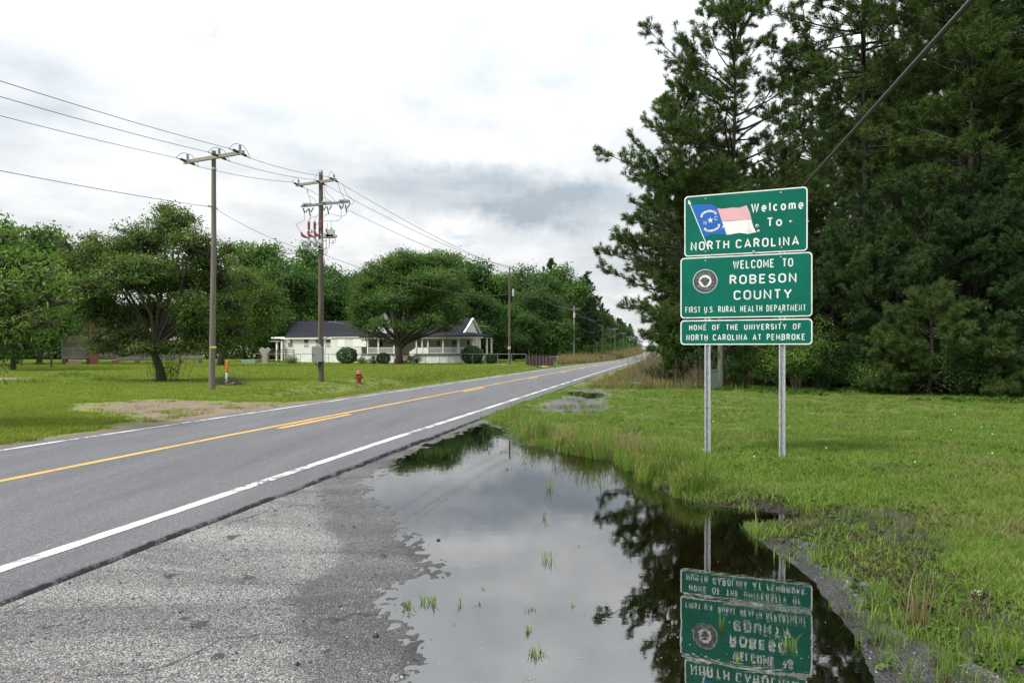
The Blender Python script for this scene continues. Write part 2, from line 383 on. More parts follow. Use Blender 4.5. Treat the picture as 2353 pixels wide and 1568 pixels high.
bare = g.rng(g.noise(wv, 1.4, 6, .65), .66, .72, 0, .75, True)
gr = g.mix(bare, gr, (.13, .10, .065))
gr = g.mix(g.rng(g.noise(wv, .8, 6, .7), .50, .62, 0, .45), gr, (.17, .165, .06))
soil = g.mix(g.rng(fine, .3, .7), (.016, .012, .010), (.048, .036, .028))
drv = g.mix(g.rng(g.noise(wv, 30, 4, .7), .35, .65), (.14, .098, .066), (.25, .185, .132)); drv = g.mix(g.rng(mid, .42, .62, 0, .6), drv, (.11, .085, .065))
v1 = g.n('ShaderNodeTexVoronoi'); g.l(wv, v1.inputs['Vector']); v1.inputs['Scale'].default_value = 105
sc_ = g.n('ShaderNodeSeparateColor'); g.l(v1.outputs['Color'], sc_.inputs[0])
agg = g.ramp(sc_.outputs[0], [(0, (.13, .13, .132)), (.35, (.26, .26, .262)), (.7, (.40, .395, .385)), (.93, (.60, .58, .55)), (1, (.42, .35, .28))])
agg = g.mix(g.rng(v1.outputs['Distance'], .32, .62, 0, .8), agg, (.045, .045, .048))
st = g.noise(g.world((.45, 1.5, 1), (0, 0, radians(14))), 1.1, 6, .62, .5)
agg = g.mix(g.rng(st, .36, .62, .0, .75), agg, g.mix(1.0, agg, (.36, .36, .38), 'MULTIPLY'))
spot = g.rng(g.noise(g.world((1, 1.0, 1)), 3.6, 3, .55), .675, .70, 0, .85)
agg = g.mix(spot, agg, (.030, .030, .033))
cw = g.world(); cn = g.n('ShaderNodeVectorMath', operation='ADD'); g.l(cw, cn.inputs[0])
nz = g.n('ShaderNodeTexNoise'); nz.inputs['Scale'].default_value = 1.6; nz.inputs['Detail'].default_value = 6; g.l(cw, nz.inputs['Vector'])
sm = g.n('ShaderNodeVectorMath', operation='SCALE'); g.l(nz.outputs['Color'], sm.inputs[0]); sm.inputs['Scale'].default_value = .9; g.l(sm.outputs[0], cn.inputs[1])
crk = g.n('ShaderNodeTexVoronoi', feature='DISTANCE_TO_EDGE'); g.l(cn.outputs[0], crk.inputs['Vector']); crk.inputs['Scale'].default_value = .62
crack = g.math('MULTIPLY', g.rng(crk.outputs['Distance'], .004, .010, 1, 0), g.rng(g.noise(wv, .9, 3), .47, .55, 0, .85))
agg = g.mix(crack, agg, (.025, .025, .027))
wet = g.attr('wet')
col = g.mix(g.attr('mud'), gr, soil)
en = g.math('MULTIPLY', g.math('SUBTRACT', g.noise(wv, 1.7, 7, .72), .5), 2.4)
col = g.mix(g.rng(g.math('ADD', g.attr('drive'), en), .42, .58), col, drv)
en2 = g.math('MULTIPLY', g.math('SUBTRACT', g.noise(wv, 5.5, 6, .7), .5), 1.5)
col = g.mix(g.rng(g.math('ADD', g.attr('pave'), en2), .42, .56), col, agg)
col = g.mix(g.math('MULTIPLY', wet, .86), col, g.mix(1.0, col, (.12, .12, .125), 'MULTIPLY'))
col = g.mix(g.attr('bed'), col, g.mix(g.rng(fine, .35, .7), (.085, .058, .026), (.21, .15, .072)))
g.set(Base_Color=col, Roughness=g.rng(wet, 0, 1, .92, .38)); g.b.inputs['Specular IOR Level'].default_value = .4
hb = g.math('ADD', g.math('MULTIPLY', g.rng(v1.outputs['Distance'], 0, .6, 1, 0), g.attr('pave')), g.math('MULTIPLY', fine, .8))
g.bump(hb, .55, .008)
gro = link('ground', gme, g.m); tag(gro, kind='structure')

# ------------------------------------------------------------------ standing water
w_ = NT('puddle_water'); wt_ = w_.t
rip = w_.n('ShaderNodeBump'); rip.inputs['Strength'].default_value = .10; rip.inputs['Distance'].default_value = .004
pos = w_.world((1.0, 1.6, 1))
r1 = w_.noise(pos, 3.2, 3, .55); r2 = w_.noise(w_.world((2, 5, 1)), 9, 2, .5)
gate = w_.rng(w_.noise(w_.world(), .8, 2), .46, .64, .05, 1)
hsum = w_.math('ADD', w_.math('MULTIPLY', r1, 1.0), w_.math('MULTIPLY', w_.math('MULTIPLY', r2, gate), .28))
for (u, v, r) in [(1050, 1110, .42), (1560, 1210, .36), (1500, 1072, .3), (1700, 1480, .28)]:         # drip rings
    cx, cy = atz(u, v); sp = w_.n('ShaderNodeVectorMath', operation='DISTANCE'); w_.l(w_.world(), sp.inputs[0]); sp.inputs[1].default_value = (cx, cy, 0)
    dd = sp.outputs['Value']; env = w_.rng(w_.math('ABSOLUTE', w_.math('SUBTRACT', dd, r)), 0, .07, 1, 0, True)
    hsum = w_.math('ADD', hsum, w_.math('MULTIPLY', w_.math('MULTIPLY', w_.math('SINE', w_.math('MULTIPLY', dd, 150)), env), .05))
w_.l(hsum, rip.inputs['Height'])
fr = w_.n('ShaderNodeFresnel'); fr.inputs['IOR'].default_value = 3.9; w_.l(rip.outputs[0], fr.inputs['Normal'])
gl = w_.n('ShaderNodeBsdfGlossy'); gl.inputs[0].default_value = (1, 1, 1, 1); gl.inputs['Roughness'].default_value = .02; w_.l(rip.outputs[0], gl.inputs['Normal'])
tr = w_.n('ShaderNodeBsdfTransparent'); tr.inputs[0].default_value = (.86, .76, .58, 1)
mxs = w_.n('ShaderNodeMixShader'); w_.l(fr.outputs[0], mxs.inputs[0]); w_.l(tr.outputs[0], mxs.inputs[1]); w_.l(gl.outputs[0], mxs.inputs[2]); w_.l(mxs.outputs[0], w_.out.inputs[0])
def sheet(name, P, grow, z, m):
    P = np.array(P); c = P.mean(0); xs = [(p[0], p[1]) for p in P]
    x0, y0 = P.min(0) - grow; x1, y1 = P.max(0) + grow; n = max(2, int((x1 - x0) / .35)); k = max(2, int((y1 - y0) / .35))
    gx_, gy_ = np.meshgrid(np.linspace(x0, x1, n), np.linspace(y0, y1, k), indexing='ij'); sd = poly_sd(gx_, gy_, P)
    idx = -np.ones(gx_.shape, int); V = []; Fs = []
    def vid(i, j):
        if idx[i, j] < 0: idx[i, j] = len(V); V.append((gx_[i, j], gy_[i, j], z))
        return idx[i, j]
    for i in range(n - 1):
        for j in range(k - 1):
            if sd[i:i + 2, j:j + 2].min() < grow: Fs.append((vid(i, j), vid(i + 1, j), vid(i + 1, j + 1), vid(i, j + 1)))
    return link(name, npmesh(name, V, Fs), m)
tag(sheet('water', PUD, .5, 0.0, w_.m), kind='structure')
tag(sheet('water', PUD2, .4, float(base_z(24)) * float(ss(14, 30, 24.0)), w_.m), kind='structure')

# ------------------------------------------------------------------ road
ys = [-40.]
while ys[-1] < 900: y = ys[-1]; ys.append(y + (0.05 if 2 <= y < 14 else .12 if y < 30 and y > 0 else .6 if y < 80 and y > -2 else 2.0 if y < 300 else 5))
ys = np.array(ys); ss_ = np.array([-3.62, -3.45, -3.2, -2.6, -1.8, -.9, 0, .9, 1.8, 2.6, 3.1, 3.38, 3.45, 3.50])
SS, YY = np.meshgrid(ss_, ys, indexing='ij'); S2 = SS.copy()
edge_r = .07 * fbm(ys * 1.3, ys * 0 + 3.3, 4) + .06 * fbm(ys * 6, ys * 0 + 9.3, 4); edge_l = .10 * fbm(ys * .9, ys * 0 + 21.3, 4) + .05 * fbm(ys * 6, ys * 0 + 1.3, 3)
S2[-2] += edge_r; S2[-1] += edge_r * 1.0 + .03 * fbm(ys * 11, ys * 0 + 4.4, 2); S2[-3] += edge_r * .5
S2[0] += edge_l; S2[1] += edge_l
ZZ = road_z(SS, YY); ZZ[-1] = base_z(ys) - .03; ZZ[0] = base_z(ys) - .12
tar = np.zeros_like(SS); tar[-1] = 1; tar[-2] = .62; tar[-3] = .0
XX = road_c(YY) + S2
nS, nY = SS.shape; I, J = np.meshgrid(np.arange(nS - 1), np.arange(nY - 1), indexing='ij')
Fq = np.stack([I * nY + J, (I + 1) * nY + J, (I + 1) * nY + J + 1, I * nY + J + 1], -1).reshape(-1, 4)
a = NT('road_asphalt'); pv = a.world()
sepx = a.n('ShaderNodeSeparateXYZ'); a.l(pv, sepx.inputs[0])
fineA = a.voro(pv, 130, out='Color'); sA = a.n('ShaderNodeSeparateColor'); a.l(fineA, sA.inputs[0])
ca = a.ramp(sA.outputs[0], [(0, (.062, .064, .072)), (.6, (.112, .115, .126)), (.93, (.150, .152, .162)), (1, (.28, .275, .27))])
lat = a.math('SUBTRACT', sepx.outputs[0], a.math('ADD', a.math('MULTIPLY', sepx.outputs[1], SL), RX0))
# wheel tracks polished a little paler, oil line darker
def gauss(c, w): return a.rng(a.math('ABSOLUTE', a.math('SUBTRACT', lat, c)), 0, w, 1, 0, True)
trk = a.math('ADD', a.math('ADD', gauss(.75, .5), gauss(2.35, .5)), a.math('ADD', gauss(-.75, .5), gauss(-2.35, .5)))
strk = a.noise(a.world((1.6, .12, 1), (0, 0, radians(12.4))), 1.6, 5, .6)
ca = a.mix(a.math('MULTIPLY', trk, .22), ca, a.mix(1.0, ca, (1.45, 1.45, 1.45), 'MULTIPLY'))
ca = a.mix(a.rng(strk, .35, .68, 0, .55), ca, a.mix(1.0, ca, (.62, .62, .64), 'MULTIPLY'))
ca = a.mix(a.rng(a.noise(pv, .5, 4), .4, .65, 0, .3), ca, (.12, .12, .125))
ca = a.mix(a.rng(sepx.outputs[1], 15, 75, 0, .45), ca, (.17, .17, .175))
ca = a.mix(a.rng(a.math('ADD', a.attr('tar'), a.math('MULTIPLY', a.math('SUBTRACT', a.noise(pv, 5, 7, .75), .5), 1.9)), .50, .70), ca, (.014, .014, .016))
a.set(Base_Color=ca, Roughness=.82); a.b.inputs['Specular IOR Level'].default_value = .35
a.bump(a.voro(pv, 130), .5, .004)
rme = npmesh('road', np.stack([XX, YY, ZZ], -1).reshape(-1, 3), Fq, smooth=True, attrs={'tar': tar.ravel()})
tag(link('road', rme, a.m), kind='structure')
def paint(name, c, wear, col2):
    p = NT(name); v = p.world(); n_ = p.noise(v, 9, 6, .7); w2 = p.noise(p.world(), .75, 4, .6)
    k = p.math('MULTIPLY', p.rng(n_, .42, .56), p.rng(w2, .44, .60, 0, wear))
    base = p.mix(k, p.mix(p.rng(p.noise(v, 60, 3), .3, .7), c, tuple(x * .86 for x in c)), col2)
    p.set(Base_Color=base, Roughness=.6); return p.m
wp = paint('white_line_paint', (.66, .66, .63), 1.3, (.10, .10, .105)); yp = paint('yellow_line_paint', (.70, .38, .075), .45, (.15, .11, .06))
def stripe(y0, y1, s0, w, m, lift=.004, wig=.012):
    yy = ys[(ys >= y0) & (ys <= y1)]; 
    if len(yy) < 2: yy = np.array([y0, y1])
    yy = np.concatenate([[y0], yy[(yy > y0 + .01) & (yy < y1 - .01)], [y1]])
    e1 = wig * fbm(yy * .3, yy * 0 + 2.2, 3) ; V = []
    for k, sg in enumerate((-1, 1)):
        sl = s0 + sg * w / 2 + e1 + .004 * fbm(yy * 5, yy * 0 + k * 3.7, 2); V.append(np.stack([road_c(yy) + sl, yy, road_z(sl, yy) + lift], -1))
    n = len(yy); V = np.concatenate(V); i = np.arange(n - 1)
    return V, np.stack([i, n + i, n + i + 1, i + 1], -1)
def stripe_obj(name, y0, y1, s0, w, m):
    V, Fs = stripe(y0, y1, s0, w, m); tag(link(name, npmesh(name, V, Fs), m), kind='structure')
stripe_obj('white_edge_line', -40, 898, 2.9, .135, wp); stripe_obj('white_edge_line', -40, 898, -2.95, .15, wp)
stripe_obj('yellow_centre_line', -40, 898, -.02, .13, yp)
# broken yellow line on the near side: 3 m dashes every 12 m
for k in range(16):
    y0 = 13.2 + 12.2 * k
    stripe_obj('yellow_dash', y0, y0 + 3.0, .24, .13, yp)
# ------------------------------------------------------------------ the road sign (three green panels on two posts)
def arc(cx, cy, rx, ry, a0, a1, n=10):
    return [(cx + rx * cos(radians(a0 + (a1 - a0) * i / n)), cy + ry * sin(radians(a0 + (a1 - a0) * i / n))) for i in range(n + 1)]
L3 = {  # centre-line strokes in a box w x 1
 'A': (.62, [[(0, 0), (.31, 1), (.62, 0)], [(.12, .28), (.50, .28)]]),
 'B': (.52, [[(0, 0), (0, 1), (.26, 1)] + arc(.27, .76, .23, .24, 90, -90, 8) + [(0, .52)], [(.27, .52)] + arc(.27, .26, .25, .26, 90, -90, 8) + [(0, 0)]]),
 'C': (.54, [arc(.27, .73, .27, .27, 15, 180, 9) + arc(.27, .27, .27, .27, 180, 345, 9)]),
 'D': (.54, [[(0, 0), (0, 1), (.22, 1)] + arc(.22, .68, .32, .32, 90, 0, 7) + arc(.22, .32, .32, .32, 0, -90, 7) + [(0, 0)]]),
 'E': (.46, [[(.46, 1), (0, 1), (0, 0), (.46, 0)], [(0, .52), (.38, .52)]]),
 'F': (.46, [[(.46, 1), (0, 1), (0, 0)], [(0, .52), (.38, .52)]]),
 'H': (.52, [[(0, 0), (0, 1)], [(.52, 0), (.52, 1)], [(0, .52), (.52, .52)]]),
 'I': (.0, [[(0, 0), (0, 1)]]),
 'K': (.54, [[(0, 0), (0, 1)], [(.50, 1), (.02, .38)], [(.18, .56), (.54, 0)]]),
 'L': (.44, [[(0, 1), (0, 0), (.44, 0)]]),
 'M': (.66, [[(0, 0), (0, 1), (.33, .25), (.66, 1), (.66, 0)]]),
 'N': (.54, [[(0, 0), (0, 1), (.54, 0), (.54, 1)]]),
 'O': (.56, [arc(.28, .72, .28, .28, 0, 180, 10) + arc(.28, .28, .28, .28, 180, 360, 10) + [(.56, .72)]]),
 'P': (.50, [[(0, 0), (0, 1), (.26, 1)] + arc(.26, .74, .24, .26, 90, -90, 8) + [(0, .48)]]),
 'R': (.52, [[(0, 0), (0, 1), (.26, 1)] + arc(.26, .75, .24, .25, 90, -90, 8) + [(0, .5)], [(.28, .5), (.52, 0)]]),
 'S': (.50, [arc(.25, .745, .25, .255, 15, 250, 10) + arc(.25, .26, .25, .26, 75, -165, 10)]),
 'T': (.50, [[(0, 1), (.50, 1)], [(.25, 1), (.25, 0)]]),
 'U': (.54, [[(0, 1)] + arc(.27, .28, .27, .28, 180, 360, 10) + [(.54, 1)]]),
 'V': (.58, [[(0, 1), (.29, 0), (.58, 1)]]),
 'W': (.80, [[(0, 1), (.2, 0), (.4, .95), (.6, 0), (.8, 1)]]),
 'Y': (.58, [[(0, 1), (.29, .45), (.58, 1)], [(.29, .45), (.29, 0)]]),
 'e': (.44, [[(.02, .35), (.44, .35)] + arc(.22, .35, .22, .35, 0, 300, 12)]),
 'l': (.0, [[(0, 0), (0, 1)]]),
 'c': (.42, [arc(.22, .35, .22, .35, 50, 310, 12)]),
 'o': (.46, [arc(.23, .35, .23, .35, 0, 360, 16)]),
 'm': (.66, [[(0, 0), (0, .70)], [(0, .48)] + arc(.165, .52, .165, .18, 170, 0, 7) + [(.33, 0)], [(.33, .48)] + arc(.495, .52, .165, .18, 170, 0, 7) + [(.66, 0)]]),
 '.': (.0, [[(0, 0), (0, .07)]]),
 '0': (.48, [arc(.24, .72, .24, .28, 0, 180, 8) + arc(.24, .28, .24, .28, 180, 360, 8) + [(.48, .72)]]),
 '1': (.12, [[(0, .85), (.12, 1), (.12, 0)]]),
 '2': (.46, [arc(.23, .74, .23, .26, 160, -30, 8) + [(0, 0), (.46, 0)]]),
 '5': (.46, [[(.44, 1), (.04, 1), (.02, .56)] + arc(.22, .32, .24, .32, 110, -150, 9)]),
 '6': (.46, [arc(.23, .30, .23, .30, 0, 360, 12), [(.01, .35), (.10, .75), (.36, 1)]]),
 '7': (.46, [[(0, 1), (.46, 1), (.14, 0)]]),
 '8': (.46, [arc(.23, .26, .23, .26, 0, 360, 12), arc(.23, .76, .19, .24, 0, 360, 12)]),
}
def strip(pts, w, squash=1.0):
    """flat ribbon of width w along pts (2D) -> verts, quads"""
    P = [np.array(p, float) for p in pts]; out = []; n = len(P); closed = np.allclose(P[0], P[-1]) and n > 3
    for i in range(n):
        if closed and i in (0, n - 1): a = P[1] - P[0]; b = P[-1] - P[-2]
        else: a = P[min(i + 1, n - 1)] - P[min(i, n - 2)]; b = P[max(i, 1)] - P[max(i - 1, 0)]
        a = a / (np.linalg.norm(a) + 1e-9); b = b / (np.linalg.norm(b) + 1e-9); t = a + b; l = np.linalg.norm(t)
        t = t / l if l > 1e-6 else a; nrm = np.array([-t[1], t[0]]); k = min(1 / max(abs(np.dot(nrm, [-a[1], a[0]])), .35), 2.0)
        p = P[i].copy()
        out.append((p + nrm * w / 2 * k, p - nrm * w / 2 * k))
    v = [x for pr in out for x in pr]; f = [(2 * i, 2 * i + 1, 2 * i + 3, 2 * i + 2) for i in range(n - 1)]
    return v, f
SA = at(1563, 790, 10.40); SB = at(1866, 793, 9.70)
SO = Vector((SA[0], SA[1], 0)); SD = (Vector((SB[0], SB[1], 0)) - SO); SWID = SD.length; SD.normalize(); SN = Vector((SD.y, -SD.x, 0))
if SN.y > 0: SN = -SN
def sp(x, z, off=0.0): return SO + SD * x + SN * off + Vector((0, 0, z))
def solid(name, c, rough=.5, spec=.4, var=.05): return simple(name, c, rough, var, 3.0, spec=spec)
gm = NT('sign_green'); v = gm.coord(); c = gm.mix(gm.rng(gm.noise(v, 2.2, 5, .6), .35, .65), (.0005, .118, .082), (.001, .145, .102))
c = gm.mix(gm.rng(gm.voro(v, 140), .1, .5, 0, .22), c, (.0, .075, .045)); gm.set(Base_Color=c, Roughness=.6); M_green = gm.m; gm.b.inputs['Specular IOR Level'].default_value = .15
M_white = simple('sign_white', (.74, .75, .74), .45, .05, 6, dirt=(.42, .41, .37)); M_alu = simple('bare_aluminium', (.45, .45, .44), .4, .12, 5, metal=.7)
M_blue = simple('sign_blue', (.002, .105, .42), .4, .06, 4); M_pink = simple('faded_red_print', (.66, .36, .40), .5, .05, 4, dirt=(.60, .44, .45)); M_char = simple('sign_charcoal', (.045, .045, .052), .5, .08)
M_sgrey = simple('sign_seal_grey', (.30, .30, .32), .5, .06)
M_galv = NT('galvanised_steel'); v = M_galv.coord((1, 1, .5)); M_galv.set(Base_Color=M_galv.mix(M_galv.rng(M_galv.voro(v, 30, out='Distance'), .1, .6), (.30, .32, .34), (.45, .47, .49)), Roughness=.5, Metallic=.35); M_galv = M_galv.m
sgn_g = gz(*sp(.9, 0)[:2])
sign = empty('road_sign', sp(SWID / 2, sgn_g), 'green three panel highway welcome sign on two galvanised posts in grass beside the puddle', 'road sign')
def rrect(x0, x1, z0, z1, r, off):
    pts = []
    for cx, cz, a0 in ((x1 - r, z1 - r, 0), (x0 + r, z1 - r, 90), (x0 + r, z0 + r, 180), (x1 - r, z0 + r, 270)):
        for i in range(6):
            a = radians(a0 + 18 * i); pts.append(sp(cx + r * cos(a), cz + r * sin(a), off))
    return pts
class Board:
    def __init__(s, name, x0, x1, z0, z1, reg, lab):
        s.x0, s.x1, s.z0, s.z1, s.reg = x0, x1, z0, z1, reg
        mb = MB(); mb.prism(rrect(x0, x1, z0, z1, .055, 0), SN * .003)
        s.o = mb.build(name, M_white, sign); s.o['label'] = lab
        mb = MB(); b = .017; mb.prism(rrect(x0 + b, x1 - b, z0 + b, z1 - b, .042, .003), SN * .0012); mb.build('green_face', M_green, s.o)
        mb = MB(); mb.prism(rrect(x0 + .002, x1 - .002, z0 + .002, z1 - .002, .054, -.0022), SN * .0020); mb.build('backing_plate', M_alu, s.o)
        s.lay = .0048
    def T(s, rx, ry):          # picture detail (zoomed) -> board coordinates
        (tlx, tly), (trx, try_), (blx, bly), (brx, bry) = s.reg
        fx = (rx - tlx) / (trx - tlx); top = tly + (try_ - tly) * fx; bot = bly + (bry - bly) * fx
        return s.x0 + fx * (s.x1 - s.x0), s.z0 + (bot - ry) / (bot - top) * (s.z1 - s.z0)
    def strips(s, name, lines, w, m):
        mb = MB(); n = 0
        for ln in lines:
            v, f = strip(ln, w); o = s.lay + (n % 6) * .00025; n += 1
            mb.add([sp(p[0], p[1], o) for p in v], f)
        s.lay += .0002; o = mb.build(name, m, s.o)
        if name in ('ribbon_lettering', 'seal_lettering', 'township_lines', 'rope_border', 'date_ribbon'): o['kind'] = 'stuff'
        return o
    def text(s, txt, r0, r1, w, m=None, gap=None, sp_w=.55, name='lettering'):
        """r0=(x left, y cap top), r1=(x right, y baseline) in the zoomed picture; w = stroke in metres"""
        x0, zt = s.T(*r0); x1, zb = s.T(*r1); _, zb0 = s.T(r0[0], r0[1] + (r1[1] - r0[1])); 
        zt1 = s.T(r1[0], r0[1])[1]
        H = (s.T((r0[0] + r1[0]) / 2, (r0[1]))[1] - s.T((r0[0] + r1[0]) / 2, r1[1])[1])
        zb = s.T((r0[0] + r1[0]) / 2, r1[1])[1]
        hh = H - w; base = sum(L3[c][0] * hh + w for c in txt if c != ' '); ns = len(txt) - 1; nsp = txt.count(' ')
        free = (x1 - x0)
        g_ = (gap if gap is not None else .22) * hh; spw = sp_w * hh
        tot = base + g_ * (ns - 2 * nsp) + spw * nsp; k = free / tot
        groups = []; x = x0
        for i, ch in enumerate(txt):
            if ch == ' ': x += spw * k - 0; continue
            wd, st = L3[ch]; cw = wd * hh * k + w
            groups.append([[(x + w / 2 + px * hh * k, zb + w / 2 + pz * hh) for px, pz in ln] for ln in st])
            x += cw + ((wd * hh + w) * k - cw) * 0
            x += ((wd * hh + w) * k - cw)
            if i + 1 < len(txt) and txt[i + 1] != ' ': x += g_ * k
        l0 = s.lay
        for gp in groups: s.lay = l0; s.strips('letter', gp, w, m or M_white)
    def poly(s, name, pts, m, lift=0.0, parent=None):
        mb = MB(); mb.prism([sp(*s.T(*p), s.lay) for p in pts][::-1], SN * (.0006 + lift)); s.lay += .0007 + lift; return mb.build(name, m, parent or s.o)
zb3 = 1.705
bx = SWID
b3 = Board('sign_panel', 0, bx, zb3, zb3 + .372, ((115, 1205), (1213, 1190), (115, 1421), (1213, 1421)), 'lowest narrow green panel about the university')
b2 = Board('sign_panel', 0, bx, zb3 + .40, zb3 + .40 + .918, ((115, 690), (1213, 637), (115, 1190), (1213, 1172)), 'middle green panel with a round dark county seal')
b1 = Board('sign_panel', .058, bx - .062, zb3 + 1.335, zb3 + 1.335 + .915, ((150, 170), (1168, 90), (150, 668), (1170, 622)), 'top green panel with a waving state flag')
b3.text('HOME OF THE UNIVERSITY OF', (193, 1240), (1125, 1290), .0118, gap=.34, sp_w=1.35)
b3.text('NORTH CAROLINA AT PEMBROKE', (168, 1328), (1155, 1381), .0118, gap=.31, sp_w=1.15)
b2.text('WELCOME TO', (570, 700), (1060, 769), .016, gap=.24, sp_w=1.25)
b2.text('ROBESON', (543, 821), (1092, 898), .021, gap=.22)
b2.text('COUNTY', (577, 950), (1055, 1030), .021, gap=.20)
b2.text('FIRST U.S. RURAL HEALTH DEPARTMENT', (160, 1083), (1160, 1134), .0102, gap=.36, sp_w=1.15)
b1.text('Welcome', (717, 214), (1137, 290), .0205, gap=.30)
b1.text('To', (845, 343), (970, 419), .0205, gap=.25)
# the flag
b1.strips('flag_pole', [[b1.T(197, 225), b1.T(362, 612)]], .0115, M_white)
b1.poly('blue_field', [(212, 238), (270, 235), (330, 233), (380, 235), (412, 246), (435, 266), (448, 300), (468, 352), (490, 420), (515, 486), (480, 484), (440, 481), (400, 482), (365, 490), (330, 508), (292, 428), (250, 330)], M_blue)
b1.poly('faded_stripe', [(436, 267), (470, 272), (500, 270), (560, 262), (620, 263), (650, 254), (680, 243), (692, 268), (706, 300), (714, 330), (720, 360), (680, 362), (640, 364), (590, 368), (540, 372), (510, 374), (474, 373), (455, 320)], M_pink)
b1.poly('white_stripe', [(475, 376), (510, 377), (540, 375), (590, 371), (640, 366), (680, 364), (720, 362), (730, 400), (742, 435), (760, 467), (730, 472), (690, 481), (650, 474), (620, 471), (580, 477), (550, 484), (515, 486), (495, 430)], M_white)
st = []
for k in range(10):
    r = (27 if k % 2 == 0 else 11); a = radians(90 + 36 * k + 6); st.append((376 + r * cos(a), 366 - r * sin(a) * 1.0))
b1.poly('star', st, M_white)
b1.text('N', (319, 372), (344, 404), .0075); b1.text('C', (413, 332), (439, 367), .0075)
for nm, cx, cy, r, a0, a1, txt in (('date_ribbon', 374, 388, 98, 140, 62, 'MAY 20 1775'), ('date_ribbon', 372, 352, 102, -112, -38, 'APRIL 12 1776')):
    sgn_ = 1 if a0 > 0 else -1; A0, A1 = a0, a1
    lines = [[b1.T(cx + (r) * cos(radians(A0 + (A1 - A0) * i / 12)), cy - (r) * sin(radians(A0 + (A1 - A0) * i / 12))) for i in range(13)]]
    for e_, dd in ((A0, -1), (A1, 1)):
        ex, ey = cx + (r - 6) * cos(radians(e_)), cy - (r - 6) * sin(radians(e_)); e2 = e_ + (A1 - A0) / abs(A1 - A0) * 8 * dd
        lines.append([b1.T(ex, ey), b1.T(cx + (r - 8) * cos(radians(e2)), cy - (r - 8) * sin(radians(e2)))])
    b1.strips(nm, lines, .031, M_white); n_ = len(txt); gl_ = []
    for i, ch in enumerate(txt):
        if ch == ' ': continue
        a = radians(A0 + (A1 - A0) * (i + .7) / (n_ + .4)); up = sgn_; wd, stv = L3[ch]
        for ln in stv:
            q = []
            for px, pz in ln:
                lx = (px - wd / 2) * 12; lz = (pz - .5) * 14
                rad_ = r + lz * up; q.append(b1.T(cx + rad_ * cos(a) + lx * sin(a) * up, cy - (rad_ * sin(a)) + lx * cos(a) * up))
            gl_.append(q)
    b1.strips('ribbon_lettering', gl_, .0028, M_char)
b1.text('NORTH CAROLINA', (207, 523), (1103, 597), .0205, gap=.26, sp_w=.75)
mb = MB()
for (rx, ry, r) in ((190, 209, .013), (197, 226, .021)): x, z = b1.T(rx, ry); mb.lathe(sp(x, z, b1.lay), [(r, 0), (r, .0008)], 14, SN)
mb.build('pole_finial', M_white, b1.o)
# the county seal
sx, sz = b2.T(332, 880); R_ = .178
def disc(nm, r0, r1, m, lift):
    mb = MB(); n = 48
    ring = lambda r: [sp(sx + r * cos(2 * pi * i / n), sz + r * sin(2 * pi * i / n), lift) for i in range(n)]
    if r0 <= 0: mb.prism(ring(r1), SN * .0004)
    else: mb.add(ring(r0) + ring(r1), [(i, (i + 1) % n, n + (i + 1) % n, n + i) for i in range(n)])
    return mb.build(nm, m, b2.o)
disc('county_seal', 0, R_, M_white, .0048); disc('seal_ring', 0, R_ - .007, M_char, .0054)
ropes = []
for i in range(60):
    a = 2 * pi * i / 60; ropes.append([(sx + .152 * cos(a), sz + .152 * sin(a)), (sx + .168 * cos(a + .09), sz + .168 * sin(a + .09))])
b2.lay = .0062; b2.strips('rope_border', ropes, .0022, M_sgrey); disc('seal_inner', 0, .094, M_white, .0062); disc('seal_centre_ring', .088, .0905, M_char, .0070)
cty = [(-.048, .058), (-.012, .052), (.002, .066), (.024, .05), (.05, .042), (.068, .02), (.062, -.01), (.05, -.028), (.038, -.052), (-.004, -.078), (-.03, -.05), (-.052, -.024), (-.06, -.004), (-.078, .004), (-.062, .03), (-.05, .036)]
mb = MB(); mb.prism([sp(sx + x * .98, sz + z * .98, .0070) for x, z in cty][::-1], SN * .0005); mb.build('county_map', M_char, b2.o)
rd = random.Random(5); nodes = [(rd.uniform(-.045, .045), rd.uniform(-.045, .045)) for _ in range(15)]; ml = []
for i, p in enumerate(nodes):
    for q in sorted(nodes, key=lambda q: (q[0] - p[0]) ** 2 + (q[1] - p[1]) ** 2)[1:4]: ml.append([(sx + p[0], sz + p[1]), (sx + (p[0] + q[0]) / 2 + rd.uniform(-.004, .004), sz + (p[1] + q[1]) / 2), (sx + q[0], sz + q[1])])
b2.lay = .0077; b2.strips('township_lines', ml, .0016, M_sgrey)
def ringtext(txt, a0, a1, up, h=.030):
    gl_ = []; n_ = len(txt)
    for i, ch in enumerate(txt):
        if ch == ' ': continue
        a = radians(a0 + (a1 - a0) * i / max(1, n_ - 1)); wd, stv = L3[ch]
        for ln in stv:
            q = []
            for px, pz in ln:
                lx = (px - wd / 2) * h * .95; lz = (pz - .5) * h; rad_ = .122 + lz * up
                q.append((sx + rad_ * cos(a) + lx * sin(a) * up, sz + rad_ * sin(a) - lx * cos(a) * up))
            gl_.append(q)
    b2.lay = .0078; b2.strips('seal_lettering', gl_, .0032, M_sgrey)
ringtext('ROBESON COUNTY', 158, 22, 1); ringtext('NORTH CAROLINA', 208, 332, -1); ringtext('17', 186, 178, -1, .026); ringtext('87', 352, 1, -1, .026)
# bolts
for b, ps in ((b1, [(335, 187), (958, 140), (335, 625), (963, 593)]), (b2, [(335, 711), (965, 680), (335, 1148), (967, 1138)]), (b3, [(337, 1233), (966, 1226), (340, 1384), (970, 1381)])):
    for rx, ry in ps:
        x, z = b.T(rx, ry); mb = MB(); mb.lathe(sp(x, z, .004), [(.011, 0), (.011, .004), (.007, .007)], 8, SN); mb.build('bolt', M_galv, b.o)
